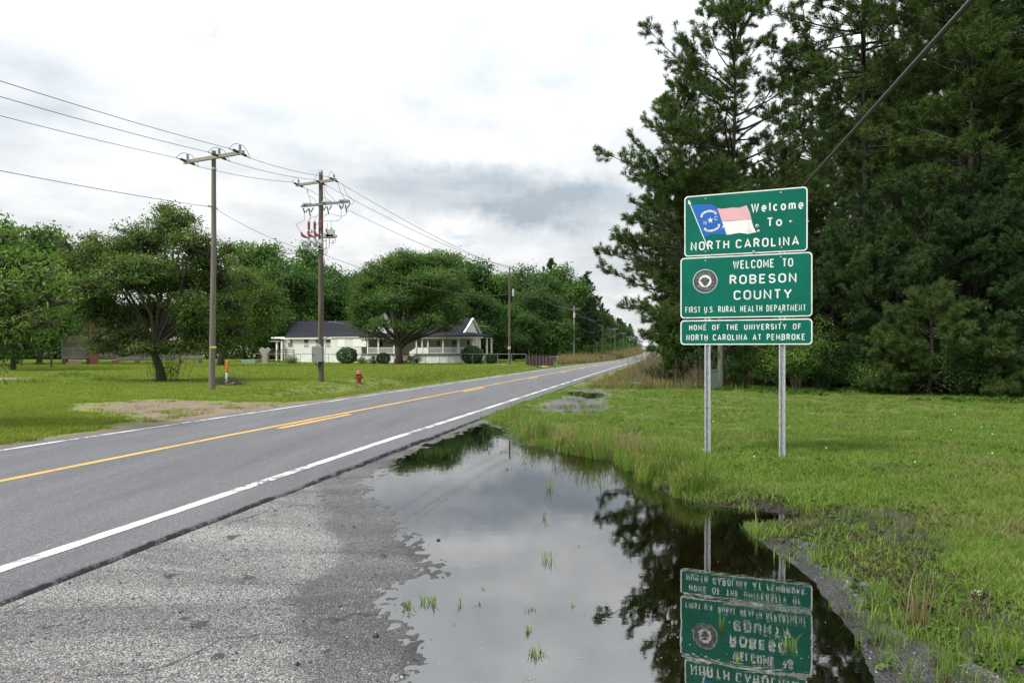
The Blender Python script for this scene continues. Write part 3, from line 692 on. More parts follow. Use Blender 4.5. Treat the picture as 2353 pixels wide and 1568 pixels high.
# bullet dents: bare metal rings with a dark hole
mh = simple('dent_hole', (.02, .02, .02), .7)
for b, rx, ry, r in ((b1, 767, 415, .026), (b1, 778, 458, .021), (b1, 1037, 381, .021), (b1, 487, 427, .020), (b1, 470, 445, .010), (b1, 740, 628, .018)):
    x, z = b.T(rx, ry); mb = MB(); rd = random.Random(rx)
    pts = [sp(x + r * rd.uniform(.8, 1.15) * cos(2 * pi * i / 14), z + r * rd.uniform(.8, 1.15) * sin(2 * pi * i / 14), .0085) for i in range(14)]
    inn = [sp(x + r * .45 * cos(2 * pi * i / 14), z + r * .45 * sin(2 * pi * i / 14), .0125) for i in range(14)]
    mb.add(pts + inn, [(i, (i + 1) % 14, 14 + (i + 1) % 14, 14 + i) for i in range(14)]); mb.prism(inn, -SN * .004)
    o = mb.build('bullet_dent', M_alu, b.o)
    mb = MB(); mb.prism([sp(x + r * .34 * cos(2 * pi * i / 10), z + r * .34 * sin(2 * pi * i / 10), .0128) for i in range(10)], SN * .0005); mb.build('dent_centre', mh, b.o)
# posts: perforated U channels
for u in (1625, 1796.5):
    k = (u - 1176) / F; x = (SO.x - k * SO.y) / (k * SD.y - SD.x)
    p0 = sp(x, 0, -.004); gzp = gz(p0.x, p0.y) - .1; zt = b1.z1 - .02
    prof = [(-.044, -.004), (-.040, -.002), (-.024, -.002), (-.018, -.034), (.018, -.034), (.024, -.002), (.040, -.002), (.044, -.004), (.044, -.007), (.025, -.0055), (.0205, -.0375), (-.0205, -.0375), (-.025, -.0055), (-.044, -.007)]
    mb = MB(); mb.prism([sp(x + a_, gzp, b_ + .0) for a_, b_ in prof][::-1], (0, 0, zt - gzp))
    po = mb.build('post', M_galv, sign)
    mb = MB(); z = gzp + .12
    while z < b3.z0 - .01: mb.lathe(sp(x, z, -.0345), [(.0046, 0), (.0046, .0012)], 6, SN); z += .0254
    o = mb.build('perforation', mh, po); o['kind'] = 'stuff'
    for z in (b3.z0 - .22, b3.z0 - .40, b3.z0 - .62, b3.z0 - .93, gzp + .36, gzp + .52) if u < 1700 else (gzp + .34, gzp + .28, gzp + .62):
        mb = MB(); mb.lathe(sp(x, z, -.034), [(.009, 0), (.009, .004), (.006, .006)], 8, SN); mb.build('bolt', M_galv, po)
    if u < 1700:
        mb = MB(); mb.tube([sp(x - .045, b3.z0 - .945, .0), sp(x + .045, b3.z0 - .945, .0)], .0018, 5); mb.build('wire_tie', mh, po)
# ------------------------------------------------------------------ vegetation
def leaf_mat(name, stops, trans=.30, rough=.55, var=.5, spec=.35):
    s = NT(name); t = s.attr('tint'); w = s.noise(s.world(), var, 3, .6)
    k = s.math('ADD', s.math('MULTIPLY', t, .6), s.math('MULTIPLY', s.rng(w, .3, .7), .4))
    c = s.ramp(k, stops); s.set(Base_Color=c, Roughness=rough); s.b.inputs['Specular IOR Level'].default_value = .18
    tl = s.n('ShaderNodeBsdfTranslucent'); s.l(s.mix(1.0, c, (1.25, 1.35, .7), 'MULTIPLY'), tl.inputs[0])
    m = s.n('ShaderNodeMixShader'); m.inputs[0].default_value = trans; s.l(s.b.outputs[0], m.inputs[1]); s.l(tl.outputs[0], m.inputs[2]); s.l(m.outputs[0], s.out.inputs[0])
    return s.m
M_pine = leaf_mat('pine_needles', [(0, (.018, .044, .018)), (.5, (.046, .092, .030)), (1, (.100, .155, .045))], .2, .5)
M_pine2 = leaf_mat('pine_needles_olive', [(0, (.026, .052, .015)), (.5, (.064, .108, .028)), (1, (.130, .178, .046))], .2, .5)
M_lfd = leaf_mat('leaves_dark', [(0, (.016, .042, .010)), (.5, (.042, .098, .020)), (1, (.090, .170, .036))])
M_lfm = leaf_mat('leaves_mid', [(0, (.024, .062, .013)), (.5, (.070, .145, .028)), (1, (.15, .245, .052))])
M_lfb = leaf_mat('leaves_bright', [(0, (.036, .084, .015)), (.5, (.105, .195, .032)), (1, (.21, .31, .060))])
M_lfr = leaf_mat('leaves_reddish', [(0, (.034, .072, .015)), (.5, (.082, .150, .028)), (.85, (.145, .185, .036)), (1, (.26, .14, .042))])
M_bark = NT('pine_bark'); v = M_bark.coord((1, 1, .35)); M_bark.set(Base_Color=M_bark.mix(M_bark.rng(M_bark.voro(v, 9, out='Distance'), .1, .6), (.070, .055, .044), (.026, .021, .018)), Roughness=.95); M_bark.bump(M_bark.voro(v, 9), .8, .03); M_bark = M_bark.m
M_barkg = simple('grey_bark', (.085, .072, .060), .95, .35, 7, dirt=(.035, .03, .026), bump=.6, stretch=(1, 1, .3))
def unit(a): return a / (np.linalg.norm(a, axis=-1, keepdims=True) + 1e-9)
def needles(P, D, n, L, w, r, spread=.9):
    """P tuft centres, D directions -> triangles"""
    m = len(P); N = m * n; base = np.repeat(P, n, 0); d = np.repeat(unit(D), n, 0)
    dr = unit(d + spread * unit(r.normal(size=(N, 3)))); l = L * r.uniform(.7, 1.15, (N, 1))
    base = base + d * r.uniform(-.10, .06, (N, 1)) * L / .18; side = unit(np.cross(dr, r.normal(size=(N, 3)))) * w / 2
    droop = np.zeros((N, 3)); droop[:, 2] = -.12 * l[:, 0]
    V = np.stack([base - side, base + side, base + dr * l + droop], 1).reshape(-1, 3)
    tint = np.repeat(np.repeat(r.uniform(.1, .8, m), n) + r.uniform(-.15, .25, N), 3)
    return V, np.arange(N * 3).reshape(-1, 3), tint
def leaves(P, Nrm, L, Wd, r, jit=.7, tint=None):
    """kite shaped leaves, 1 quad each"""
    N = len(P); n = unit(unit(Nrm) + jit * r.normal(size=(N, 3))); t = unit(np.cross(n, r.normal(size=(N, 3)))); b = np.cross(n, t)
    l = L * r.uniform(.6, 1.25, (N, 1)); w = Wd * r.uniform(.7, 1.2, (N, 1))
    V = np.stack([P - t * l / 2, P - b * w / 2 - t * l * .05 + n * w * .15, P + t * l / 2, P + b * w / 2 - t * l * .05 + n * w * .15], 1).reshape(-1, 3)
    if tint is None: tint = r.uniform(0, 1, N)
    return V, np.arange(N * 4).reshape(-1, 4), np.repeat(tint, 4)
def pine_meshes(seed, H, h0, R, n_need=12, nl=.19, nw=.014, dens=1.0, r0=.2, step=.42, bias=None, low=.25):
    r = np.random.default_rng(seed); mb = MB()
    wob = np.cumsum(r.normal(0, .05, (14, 2)), 0); wob -= wob[0]
    tz = np.linspace(-.3, H, 14)
    tp = lambda z: np.array([np.interp(z, tz, wob[:, 0]), np.interp(z, tz, wob[:, 1]), z])
    tr_ = lambda z: r0 * (1 - max(z, 0) / H) ** .8 + .015
    mb.tube([tp(z) for z in tz], [tr_(z) * (1.25 if i == 0 else 1) for i, z in enumerate(tz)], 8)
    TP = []; TD = []; z = h0
    while z < H - .2:
        t = (z - h0) / (H - h0); prof = sqrt(max(0, 1 - ((t - .42) / .61) ** 2)) * (low + (1 - low) * min(1, t * 3.2)) + .02 if t > .42 else low + (1 - low) * min(1, t * 3.2)
        for k in range(r.integers(2, 5)):
            a = r.uniform(0, 2 * pi); L = R * prof * r.uniform(.35, 1.15)
            if bias is not None: L *= 1 + bias[1] * cos(a - bias[0])
            el0 = radians(np.interp(t, [0, .3, .7, 1], [-12, 4, 30, 68]) + r.uniform(-12, 12)); pts = []; p = tp(z + r.uniform(-.15, .15)); d = np.array([sin(a) * cos(el0), cos(a) * cos(el0), sin(el0)])
            ns = 6
            for i in range(ns):
                pts.append(p.copy()); d = unit(d + np.array([r.normal(0, .16), r.normal(0, .16), r.normal(.045, .07)])); p = p + d * L / (ns - 1)
            mb.tube(pts, np.linspace(.012 + .010 * L, .006, ns), 4, cap=False)
            pts = np.array(pts)
            m = max(4, int(L * 5.2 * dens))
            for j in range(m):
                q = r.uniform(.22, 1.0) ** .6; f_ = q * (ns - 1); i = min(int(f_), ns - 2); b0 = pts[i] + (pts[i + 1] - pts[i]) * (f_ - i); dd = unit(pts[i + 1] - pts[i])
                side = unit(np.cross(dd, [0, 0, 1.])) * r.choice([-1, 1]); tl = r.uniform(.25, 1.05) * min(1.0, .35 + .25 * L) * (1.15 - .6 * q)
                td = unit(dd * .7 + side * r.uniform(.4, 1.1) + np.array([0, 0, r.uniform(-.45, .75)])); e_ = b0 + td * tl; e_[2] += .05
                if r.random() < .75: mb.tube([b0, (b0 + e_) / 2, e_], [.008, .006, .004], 3, cap=False)
                for qq in np.arange(.58, 1.01, .17 / max(tl, .25)): TP.append(b0 + (e_ - b0) * qq + r.normal(0, .03, 3)); TD.append(td + r.normal(0, .3, 3) + np.array([0, 0, .25]))
                TP.append(e_); TD.append(td + np.array([0, 0, .5]))
                for _ in range(2): TP.append(e_ + r.normal(0, .06, 3)); TD.append(td + r.normal(0, .5, 3) + np.array([0, 0, .4]))
            TP.append(pts[-1]); TD.append(unit(pts[-1] - pts[-2]) + np.array([0, 0, .6]))
        z += step * r.uniform(.6, 1.4)
    for k in range(int(8 * dens)):            # dead stubs below the crown
        z = r.uniform(h0 * .35, h0); a = r.uniform(0, 2 * pi); l = r.uniform(.3, 1.6); p = tp(z)
        mb.tube([p, p + np.array([sin(a) * l * .5, cos(a) * l * .5, l * .12]), p + np.array([sin(a) * l, cos(a) * l, -l * .05])], [.018, .012, .005], 3, cap=False)
    for k in range(10): TP.append(tp(H - .25 * k * .3) + r.normal(0, .05, 3)); TD.append([0, 0, 1])
    TP = np.array(TP); TD = np.array(TD)
    V, Fc, tint = needles(TP, TD, n_need, nl, nw, r)
    return mb.mesh('trunk'), npmesh('needles', V, Fc, attrs={'tint': tint}), len(Fc)
def put_tree(name, label, cat, loc, trunk_me, crown_me, mt, mc, group=None, rz=0.0, sc=1.0):
    o = empty(name, loc, label, cat, group, rz); o.scale = (sc, sc, sc)
    if trunk_me is not None: link('trunk', trunk_me, mt, o)
    if crown_me is not None: link('crown', crown_me, mc, o)
    return o
def lobed_tree(seed, base, lobes, leafL=.2, leafW=.09, nleaf=9000, r0=.3, fork=.3, clump=.55, trunk_pts=None, mb_extra=None, jit=.8, twigs=2, stems=1, flat=.6, holes=.0):
    """base: foot (x,y,z); lobes: (x,y,z,rx,rz) in world space. Limbs run from the fork to every lobe, twigs to its clumps."""
    r = np.random.default_rng(seed); base = np.array(base, float); mb = MB(); lob = np.array([l[:3] for l in lobes]); cen = lob.mean(0)
    H = lob[:, 2].max() - base[2]; fk = base + (cen - base) * fork; fk[2] = base[2] + H * fork
    tr0 = np.array(trunk_pts, float) if trunk_pts is not None else np.array([base - [0, 0, .3], base * .5 + fk * .5 + r.normal(0, .06, 3), fk]); fk = tr0[-1]
    m = len(tr0); mb.tube(tr0, [r0 * (1.35 if i == 0 else 1.0 - .32 * i / (m - 1)) for i in range(m)], 9)
    tot = sum(l[3] ** 2 * l[4] for l in lobes); LP = []; LN = []; LT = []
    for l in lobes:
        c = np.array(l[:3]); rx, rz = l[3], l[4]
        st = fk if r.random() < .75 else tr0[-2] * .4 + fk * .6
        mid = st * .45 + c * .55 + r.normal(0, .12, 3) * rx; mid[2] -= .1 * rz
        rb = r0 * .30 * (.6 + .4 * rx / max(q[3] for q in lobes)) + .02
        q1 = st * .75 + mid * .25 + np.array([0, 0, .15 * H * .2]); mb.tube([st, q1, mid, c * .8 + mid * .2], [rb * 1.5, rb * 1.2, rb * .8, rb * .5], 5, cap=False)
        nc = max(9, int(22 * (rx * rx * rz) ** .6 / clump ** 1.8)); share = int(nleaf * l[3] ** 2 * l[4] / tot / nc) + 1
        for k in range(nc):
            d = unit(r.normal(size=3)); d[2] = d[2] * .9 + .12; d = unit(d); f_ = r.uniform(.25, 1.0) ** .45
            cp = c + d * f_ * np.array([rx, rx, rz]) * r.uniform(.85, 1.12)
            for _ in range(twigs if k % 2 == 0 else 0):
                mb.tube([c * .8 + mid * .2, (c + cp) / 2 + r.normal(0, .07, 3) * rx, cp], [rb * .38, rb * .22, .008], 3, cap=False)
            cs = clump * r.uniform(.6, 1.25); nn = int(share * r.uniform(.6, 1.4)) + 1
            o = r.normal(size=(nn, 3)) * np.array([cs, cs, cs * flat]) * .55
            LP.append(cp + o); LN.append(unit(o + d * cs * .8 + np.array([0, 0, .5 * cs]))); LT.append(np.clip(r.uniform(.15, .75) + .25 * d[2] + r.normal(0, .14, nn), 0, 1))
    LP = np.concatenate(LP); LN = np.concatenate(LN); LT = np.concatenate(LT)
    V, Fc, tint = leaves(LP, LN, leafL, leafW, r, jit, LT)
    return mb, V - base, Fc, tint
def lobed(name, label, cat, base, lobes, mt, mc, group=None, **k):
    mb, V, Fc, tint = lobed_tree(random.Random(label).randint(0, 99999) if 'seed' not in k else k.pop('seed'), base, lobes, **k)
    o = empty(name, base, label, cat, group); link('trunk', mb.mesh('trunk', base), mt, o); link('crown', npmesh('leaves', V, Fc, attrs={'tint': tint}), mc, o)
    return o
def UV(L, Y, dy=0.0, k=1.0, jr=None):
    """lobes given in the picture (u, v, ru, rv, dY) at depth Y"""
    out = []
    for q in L:
        u, v, ru, rv = q[:4]; yy = Y + (q[4] if len(q) > 4 else 0); p = at(u, v, yy); out.append((p[0], p[1], p[2], ru * yy / F * k, rv * yy / F * k))
    return out
rs = np.random.default_rng(3)
# ---- crape myrtle beside the first pole
cb = on(372, 876)
lob = UV([(400, 520, 62, 45), (330, 560, 70, 50, 1), (440, 560, 55, 45, -1), (250, 590, 75, 48, 0), (180, 605, 60, 40, 1), (480, 600, 50, 42, 0), (300, 640, 90, 55, -1.5), (200, 670, 70, 48, -1), (400, 640, 80, 50, 1.5), (520, 570, 34, 20, 1), (500, 650, 55, 45, 1),
  (240, 720, 65, 45, 0), (170, 700, 40, 30, 0), (330, 720, 60, 35, 2), (440, 710, 60, 40, -1), (530, 700, 50, 40, 0), (300, 770, 55, 28, 0), (220, 780, 30, 22, -1), (460, 770, 60, 35, 0), (540, 760, 40, 28, 1), (385, 480, 30, 18, 0), (430, 495, 14, 14, 0), (210, 545, 26, 14, 0), (150, 560, 24, 14, 0), (395, 800, 50, 16, 1.5), (150, 640, 40, 30, 0), (285, 795, 55, 18, 0), (340, 800, 50, 18, -1), (430, 798, 50, 18, -1), (500, 790, 50, 20, 0), (140, 610, 30, 24, 0), (350, 620, 60, 40, -1.5), (370, 705, 50, 26, 2.5), (230, 800, 40, 16, 1)], cb[1])
tp_ = [np.array(cb) - [0, 0, .3], np.array(cb) + [-.08, 0, .55], np.array(cb) + [-.30, 0, 1.15], np.array(cb) + [-.35, 0, 1.45]]
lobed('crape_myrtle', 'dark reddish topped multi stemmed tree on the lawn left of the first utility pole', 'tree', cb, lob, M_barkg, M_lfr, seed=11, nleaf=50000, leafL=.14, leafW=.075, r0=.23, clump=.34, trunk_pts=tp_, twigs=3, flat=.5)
# suckers round its foot
mb = MB(); P = []; r = np.random.default_rng(5)
for k in range(46):
    a = r.uniform(0, 2 * pi); d = r.uniform(.25, 1.0); x, y = cb[0] + d * sin(a) * 1.0 + .25, cb[1] + d * cos(a) * .6; h = r.uniform(.6, 1.35); e_ = np.array([x + (x - cb[0]) * .35, y, cb[2] + h])
    mb.tube([(x, y, cb[2] - .05), ((x + e_[0]) / 2, y, cb[2] + h * .5), e_], [.008, .006, .003], 3, cap=False)
    for q in np.linspace(.3, 1, 14): P.append(np.array([x, y, cb[2]]) * (1 - q) + e_ * q + r.normal(0, .05, 3))
V, Fc, tn = leaves(np.array(P), np.tile([0, 0, 1.], (len(P), 1)), .10, .05, r, 1.0)
o = empty('sucker_shoots', cb, 'leafy sucker shoots clustered round the foot of the reddish tree', 'shrub'); link('stem', mb.mesh('stem', cb), M_barkg, o); link('foliage', npmesh('leaves', V - np.array(cb), Fc, attrs={'tint': tn}), M_lfd, o)
# ---- second dark tree behind the first pole
b2_ = on(505, 823, 74)
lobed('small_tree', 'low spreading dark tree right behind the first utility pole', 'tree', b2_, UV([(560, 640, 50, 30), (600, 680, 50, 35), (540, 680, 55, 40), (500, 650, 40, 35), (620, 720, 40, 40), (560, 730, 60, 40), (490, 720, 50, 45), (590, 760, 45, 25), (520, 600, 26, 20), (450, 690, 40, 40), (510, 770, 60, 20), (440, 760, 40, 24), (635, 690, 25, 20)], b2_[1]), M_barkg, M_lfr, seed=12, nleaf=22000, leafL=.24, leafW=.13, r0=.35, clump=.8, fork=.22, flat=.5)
# ---- near broadleaf tree leaning in from the left
nb = (-15.2, 15.0, gz(-15.2, 15.0))
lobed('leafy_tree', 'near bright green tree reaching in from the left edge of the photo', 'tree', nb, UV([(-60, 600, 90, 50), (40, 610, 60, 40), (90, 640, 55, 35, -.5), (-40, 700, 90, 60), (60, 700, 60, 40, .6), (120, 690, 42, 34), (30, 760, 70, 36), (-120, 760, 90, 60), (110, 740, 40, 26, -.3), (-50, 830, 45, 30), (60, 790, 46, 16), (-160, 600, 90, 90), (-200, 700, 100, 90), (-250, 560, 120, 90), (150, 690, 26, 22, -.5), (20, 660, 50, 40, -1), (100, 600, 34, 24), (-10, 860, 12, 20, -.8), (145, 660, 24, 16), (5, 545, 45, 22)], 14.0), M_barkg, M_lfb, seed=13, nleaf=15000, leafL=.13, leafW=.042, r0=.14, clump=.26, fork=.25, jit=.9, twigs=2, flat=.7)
# ---- the big shade tree in front of the house
ob = on(915, 829, 88)
_shr = lambda L: [(930 + (q[0] - 930) * .86, q[1] - 6 * (q[1] > 735)) + tuple(q[2:]) for q in L]
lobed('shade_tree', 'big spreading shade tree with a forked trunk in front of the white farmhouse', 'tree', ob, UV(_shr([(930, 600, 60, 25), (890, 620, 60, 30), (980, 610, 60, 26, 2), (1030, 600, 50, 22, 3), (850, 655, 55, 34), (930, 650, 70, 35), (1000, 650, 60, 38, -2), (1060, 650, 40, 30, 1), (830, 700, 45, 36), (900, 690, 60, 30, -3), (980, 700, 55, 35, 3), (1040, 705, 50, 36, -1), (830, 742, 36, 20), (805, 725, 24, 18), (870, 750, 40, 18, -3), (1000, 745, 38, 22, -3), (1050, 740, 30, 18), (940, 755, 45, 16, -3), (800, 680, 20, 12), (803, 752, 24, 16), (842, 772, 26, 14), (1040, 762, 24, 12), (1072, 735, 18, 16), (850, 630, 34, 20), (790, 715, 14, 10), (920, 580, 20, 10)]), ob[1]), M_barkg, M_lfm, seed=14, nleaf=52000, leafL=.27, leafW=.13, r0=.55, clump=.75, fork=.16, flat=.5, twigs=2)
# ---- pines: shared kinds
KINDS = []
for i, (H, h0, R, nn, dens) in enumerate([(17, 5.5, 4.2, 13, .95), (19, 7.5, 4.0, 12, .9), (16, 4.0, 4.4, 13, .95), (20, 8.5, 3.8, 12, .9), (15, 4.5, 3.8, 12, .85)]):
    KINDS.append(pine_meshes(100 + i, H, h0, R, nn + 4, .235, .024, dens * 1.15, r0=.17) + (H,))
FAR = []
for i, (H, h0, R) in enumerate([(20, 5, 4.2), (18, 2.5, 4.6), (21, 6, 4.0)]): FAR.append(pine_meshes(200 + i, H, h0, R, 10, .50, .10, .55, step=.6, r0=.16) + (H,))
def pine(label, x, y, k, H=None, rz=0.0, group=None, far=False, mat=None):
    K = (FAR if far else KINDS)[k]; s = (H or K[3]) / K[3]
    return put_tree('pine_tree', label, 'pine tree', (x, y, gz(x, y)), K[0], K[1], M_bark, mat or M_pine, group, rz, s)
# hero pines in front
h1 = pine_meshes(301, 16.6, 4.0, 4.8, 20, .215, .020, 1.3, r0=.16, step=.36, low=.7)
h2 = pine_meshes(302, 13.6, 1.8, 3.6, 20, .215, .020, 1.3, r0=.17, step=.36, bias=(radians(-80), .12), low=.7)
h3 = pine_meshes(303, 11.0, 1.2, 4.2, 17, .23, .024, 1.2, r0=.17, step=.42, bias=(radians(-80), .10), low=.8)
px, py = 9.9, 30.2; put_tree('pine_tree', 'tallest clear topped pine standing against the sky behind the sign', 'pine tree', (px, py, gz(px, py)), h1[0], h1[1], M_bark, M_pine2)
px, py = 7.9, 31.5; put_tree('pine_tree', 'bushy pine with long drooping limbs left of the sign over the road verge', 'pine tree', (px, py, gz(px, py)), h2[0], h2[1], M_bark, M_pine2)
px, py = 10.6, 38.5; put_tree('pine_tree', 'wide low limbed pine reaching toward the road behind the bushy one', 'pine tree', (px, py, gz(px, py)), h3[0], h3[1], M_bark, M_pine)
pine('tall pine just right of the sky gap above the sign', 14.6, 28.5, 3, 21.0, 1.0, mat=M_pine2)
front = [(17.5, 26.0, 0, 21, 2.2, 'pine with long green boughs just right of the sign'), (16.2, 24.3, 4, 13.5, .6, 'shorter dense pine beside the right edge of the sign'),
  (20.5, 24.5, 1, 22, 4.0, 'tall dark pine midway between the sign and the right edge'), (24.5, 23.0, 2, 21, 3.1, 'tall thick pine close to the right edge of the photo'),
  (19.2, 21.8, 2, 10.5, 5.1, 'low branched pine at the front of the forest edge'), (27.5, 20.5, 0, 19, 5.5, 'dark pine cut off by the right edge of the photo')]
for x, y, k, H, rz, lab in front: pine(lab, x, y, k, H, rz, mat=M_pine if k % 2 else M_pine2)
r = np.random.default_rng(21); pts = [(x, y) for x, y, *_ in front] + [(14.6, 28.5), (9.9, 30.2), (7.9, 31.5)]; gi = 0
def forest_ok(x, y, m):
    s = x - road_c(y)
    fx = np.interp(y, [12, 20.7, 24, 28.7, 36, 900], [30, 16.5, 14.0, 10.5, 8.5, 8.5 + .22 * 864])
    return x > fx + .8 and s > 9.0 and all((x - a) ** 2 + (y - b) ** 2 > m * m for a, b in pts)
for _ in range(4000):
    y = r.uniform(17, 60); x = r.uniform(5, 52)
    if forest_ok(x, y, 3.5) and abs(x) < y * .86 + 6:
        if 1812 < 1176 + F * x / y < 1850 and y < 40: continue
        pts.append((x, y)); k = int(r.integers(0, 5)); u_ = 1176 + F * x / y
        Hm = r.uniform(18, 22) if u_ > 1860 else r.uniform(10.5, 13.5) if u_ < 1700 else r.uniform(11, 14)
        pine('dark pine standing deep among the others in the right hand forest', x, y, k, Hm, r.uniform(0, 6.28), 'pines inside the right hand forest', mat=M_pine if r.random() < .6 else M_pine2)
for _ in range(2500):        # the right hand wood on along the road
    y = r.uniform(60, 330); s = r.uniform(9.5, 32); x = road_c(y) + s
    if all((x - a) ** 2 + (y - b) ** 2 > (4.2 + y * .012) ** 2 for a, b in pts[-160:]):
        pts.append((x, y)); pine('distant pine in the wood lining the right side of the road', x, y, int(r.integers(0, 3)), r.uniform(11, 14.5), r.uniform(0, 6.28), 'pines along the right side of the road', far=True)
    if len(pts) > 190: break
# ------------------------------------------------------------------ broadleaf woods
def rlobes(r, H, R, n):
    out = [(0, 0, H * .62, R * .62, H * .26)]
    for k in range(n):
        a = 2 * pi * k / n * 2.4 + r.uniform(-.4, .4); z = H * r.uniform(.16, .90); q = R * r.uniform(.35, .80) * (1 - .55 * max(0, z / H - .55) / .45); out.append((q * cos(a), q * sin(a), z, R * r.uniform(.28, .46), H * r.uniform(.10, .17)))
    out.append((R * .1, 0, H * .88, R * .34, H * .12)); return out
def bl_kind(seed, H, R, n, nleaf, L, Wd, clump, r0=.3, fork=.3):
    r = np.random.default_rng(seed); mb, V, Fc, t = lobed_tree(seed, (0, 0, 0), rlobes(r, H, R, n), leafL=L, leafW=Wd, nleaf=nleaf, r0=r0, fork=fork, clump=clump, flat=.6)
    return mb.mesh('trunk'), npmesh('leaves', V, Fc, attrs={'tint': t}), 0, H
BL = [bl_kind(400, 18, 6.5, 11, 15000, .50, .30, 1.3), bl_kind(401, 16, 7.0, 10, 15000, .50, .30, 1.4), bl_kind(402, 20, 6.0, 12, 15000, .50, .30, 1.3), bl_kind(403, 14, 5.5, 9, 13000, .46, .28, 1.2)]
def tree(label, x, y, k, H, mat, rz=0, group=None, name='broadleaf_tree', z=None, kinds=None):
    K = (kinds or BL)[k]; return put_tree(name, label, 'tree', (x, y, gz(x, y) if z is None else z), K[0], K[1], M_barkg, mat, group, rz, H / K[3])
def Hof(v, Y, x): return CH + (HZ - v) * Y / F - gz(x, Y)
# (u centre, v of the top, depth, kind, leaf material, label)
row = [(600, 562, 150, 0, M_lfm, 'tall leafy tree rising between the two utility poles behind the lawn'), (700, 556, 145, 2, M_lfm, 'tall mid green tree directly behind the pole with the switch gear'),
 (655, 600, 118, 1, M_lfd, 'dark round tree left of the farmhouse roof'), (770, 640, 128, 3, M_lfd, 'lower tree over the left end of the farmhouse roof'), (745, 610, 160, 1, M_lfm, 'pale leafy tree behind the left wing of the farmhouse'),
 (838, 624, 170, 3, M_lfd, 'far dark tree in the dip between the farmhouse trees'), (925, 590, 140, 0, M_lfd, 'tree standing behind the big shade tree and the farmhouse'), (1000, 575, 150, 2, M_lfm, 'tall tree above the white gable of the farmhouse'), (1060, 585, 150, 1, M_lfb, 'light green tree behind the right gable of the farmhouse'),
 (1082, 665, 112, 3, M_lfb, 'bright green tree right of the farmhouse porch'), (1120, 690, 116, 3, M_lfb, 'lower bright tree beyond the porch steps'), (1145, 632, 150, 0, M_lfm, 'tree left of the third utility pole'), (1215, 612, 165, 1, M_lfm, 'broad tree right of the third utility pole'),
 (1300, 605, 172, 2, M_lfb, 'tall airy tree whose crown tops the wood along the road'), (1235, 655, 135, 1, M_lfb, 'bright rounded tree above the rusty metal fence'), (1215, 720, 122, 3, M_lfm, 'low dense tree behind the rusty metal fence'), (1270, 700, 140, 0, M_lfm, 'mid green tree left of the white utility pole'),
 (1180, 700, 128, 3, M_lfd, 'dark tree behind the third utility pole'), (560, 640, 120, 3, M_lfd, 'dark tree filling the gap left of the farmhouse')]
for u, v, Y, k, m, lab in row:
    x = (u - 1176) * Y / F; tree(lab, x, Y, k, Hof(v, Y, x), m, u * .37)
row2 = [(-30, 480, 62, 2, M_lfd, 'tall dark tree at the left edge behind the near branches'), (90, 525, 80, 0, M_lfd, 'dark rounded tree behind the near bright branches'), (30, 560, 55, 1, M_lfm, 'bushy mid green tree close behind the near branches'), (150, 600, 105, 1, M_lfd, 'dark tree beside the left end of the old barn'), (40, 640, 90, 3, M_lfd, 'low dark tree left of the old barn'), (-80, 560, 75, 0, M_lfd, 'dark tree mostly cut off by the left edge')]
for u, v, Y, k, m, lab in row2:
    x = (u - 1176) * Y / F; tree(lab, x, Y, k, Hof(v, Y, x), m, u * .37)
# pines among and behind them
prow = [(1100, 640, 160, 0, 'pine peeking over the wood left of the third utility pole'), (1172, 640, 175, 1, 'dark pine right behind the top of the third utility pole'), (1265, 612, 190, 2, 'dark pine between the two airy trees'), (1352, 655, 185, 0, 'pine at the shoulder of the wood'), (1335, 640, 175, 1, 'dark pine at the corner where the broadleaf trees end'), (1375, 690, 200, 2, 'pine behind the fifth utility pole'), (1360, 690, 170, 0, 'pine just right of the white utility pole'), (845, 640, 190, 2, 'far pine left of the big shade tree'), (1035, 600, 190, 0, 'far pine above the farmhouse gable')]
for u, v, Y, k, lab in prow:
    x = (u - 1176) * Y / F; pine(lab, x, Y, k, Hof(v, Y, x) , u * 1.3, far=True)
r = np.random.default_rng(31); q = []
for _ in range(3000):        # wood lining the left side of the road
    y = r.uniform(150, 640); s = -r.uniform(19, 46); x = road_c(y) + s; u = 1176 + F * x / y
    if u < 1290 or any((x - a) ** 2 + (y - b) ** 2 < (5.0 + y * .014) ** 2 for a, b in q): continue
    q.append((x, y)); vt = np.interp(u, [1290, 1350, 1400, 1450, 1480], [630, 665, 715, 745, 765]); 
    H = min(20, max(11, Hof(vt + r.uniform(0, 14), y, x))) 
    if r.random() < .7: pine('distant dark pine in the wood along the left side of the road', x, y, int(r.integers(0, 3)), H, r.uniform(0, 6), 'pines along the left side of the road', far=True)
    else: tree('distant broadleaf tree in the wood along the left side of the road', x, y, int(r.integers(0, 4)), H * .9, (M_lfm, M_lfd, M_lfb)[int(r.integers(0, 3))], r.uniform(0, 6), 'broadleaf trees along the left side of the road')
    if len(q) > 110: break
q = []
for _ in range(3000):        # the wood behind house and barn, one dark belt
    y = r.uniform(150, 200); x = r.uniform(-175, 0); u = 1176 + F * x / y
    if any((x - a) ** 2 + (y - b) ** 2 < 72 for a, b in q): continue
    q.append((x, y)); vt = np.interp(u, [-300, 130, 240, 450, 600, 760, 1180], [560, 620, 700, 700, 620, 660, 650])
    tree('dark tree in the belt of wood behind the lawn', x, y, int(r.integers(0, 4)), max(6, Hof(vt, y, x)), (M_lfm, M_lfd, M_lfd)[int(r.integers(0, 3))], r.uniform(0, 6), 'trees in the belt of wood behind the lawn')
    if len(q) > 62: break
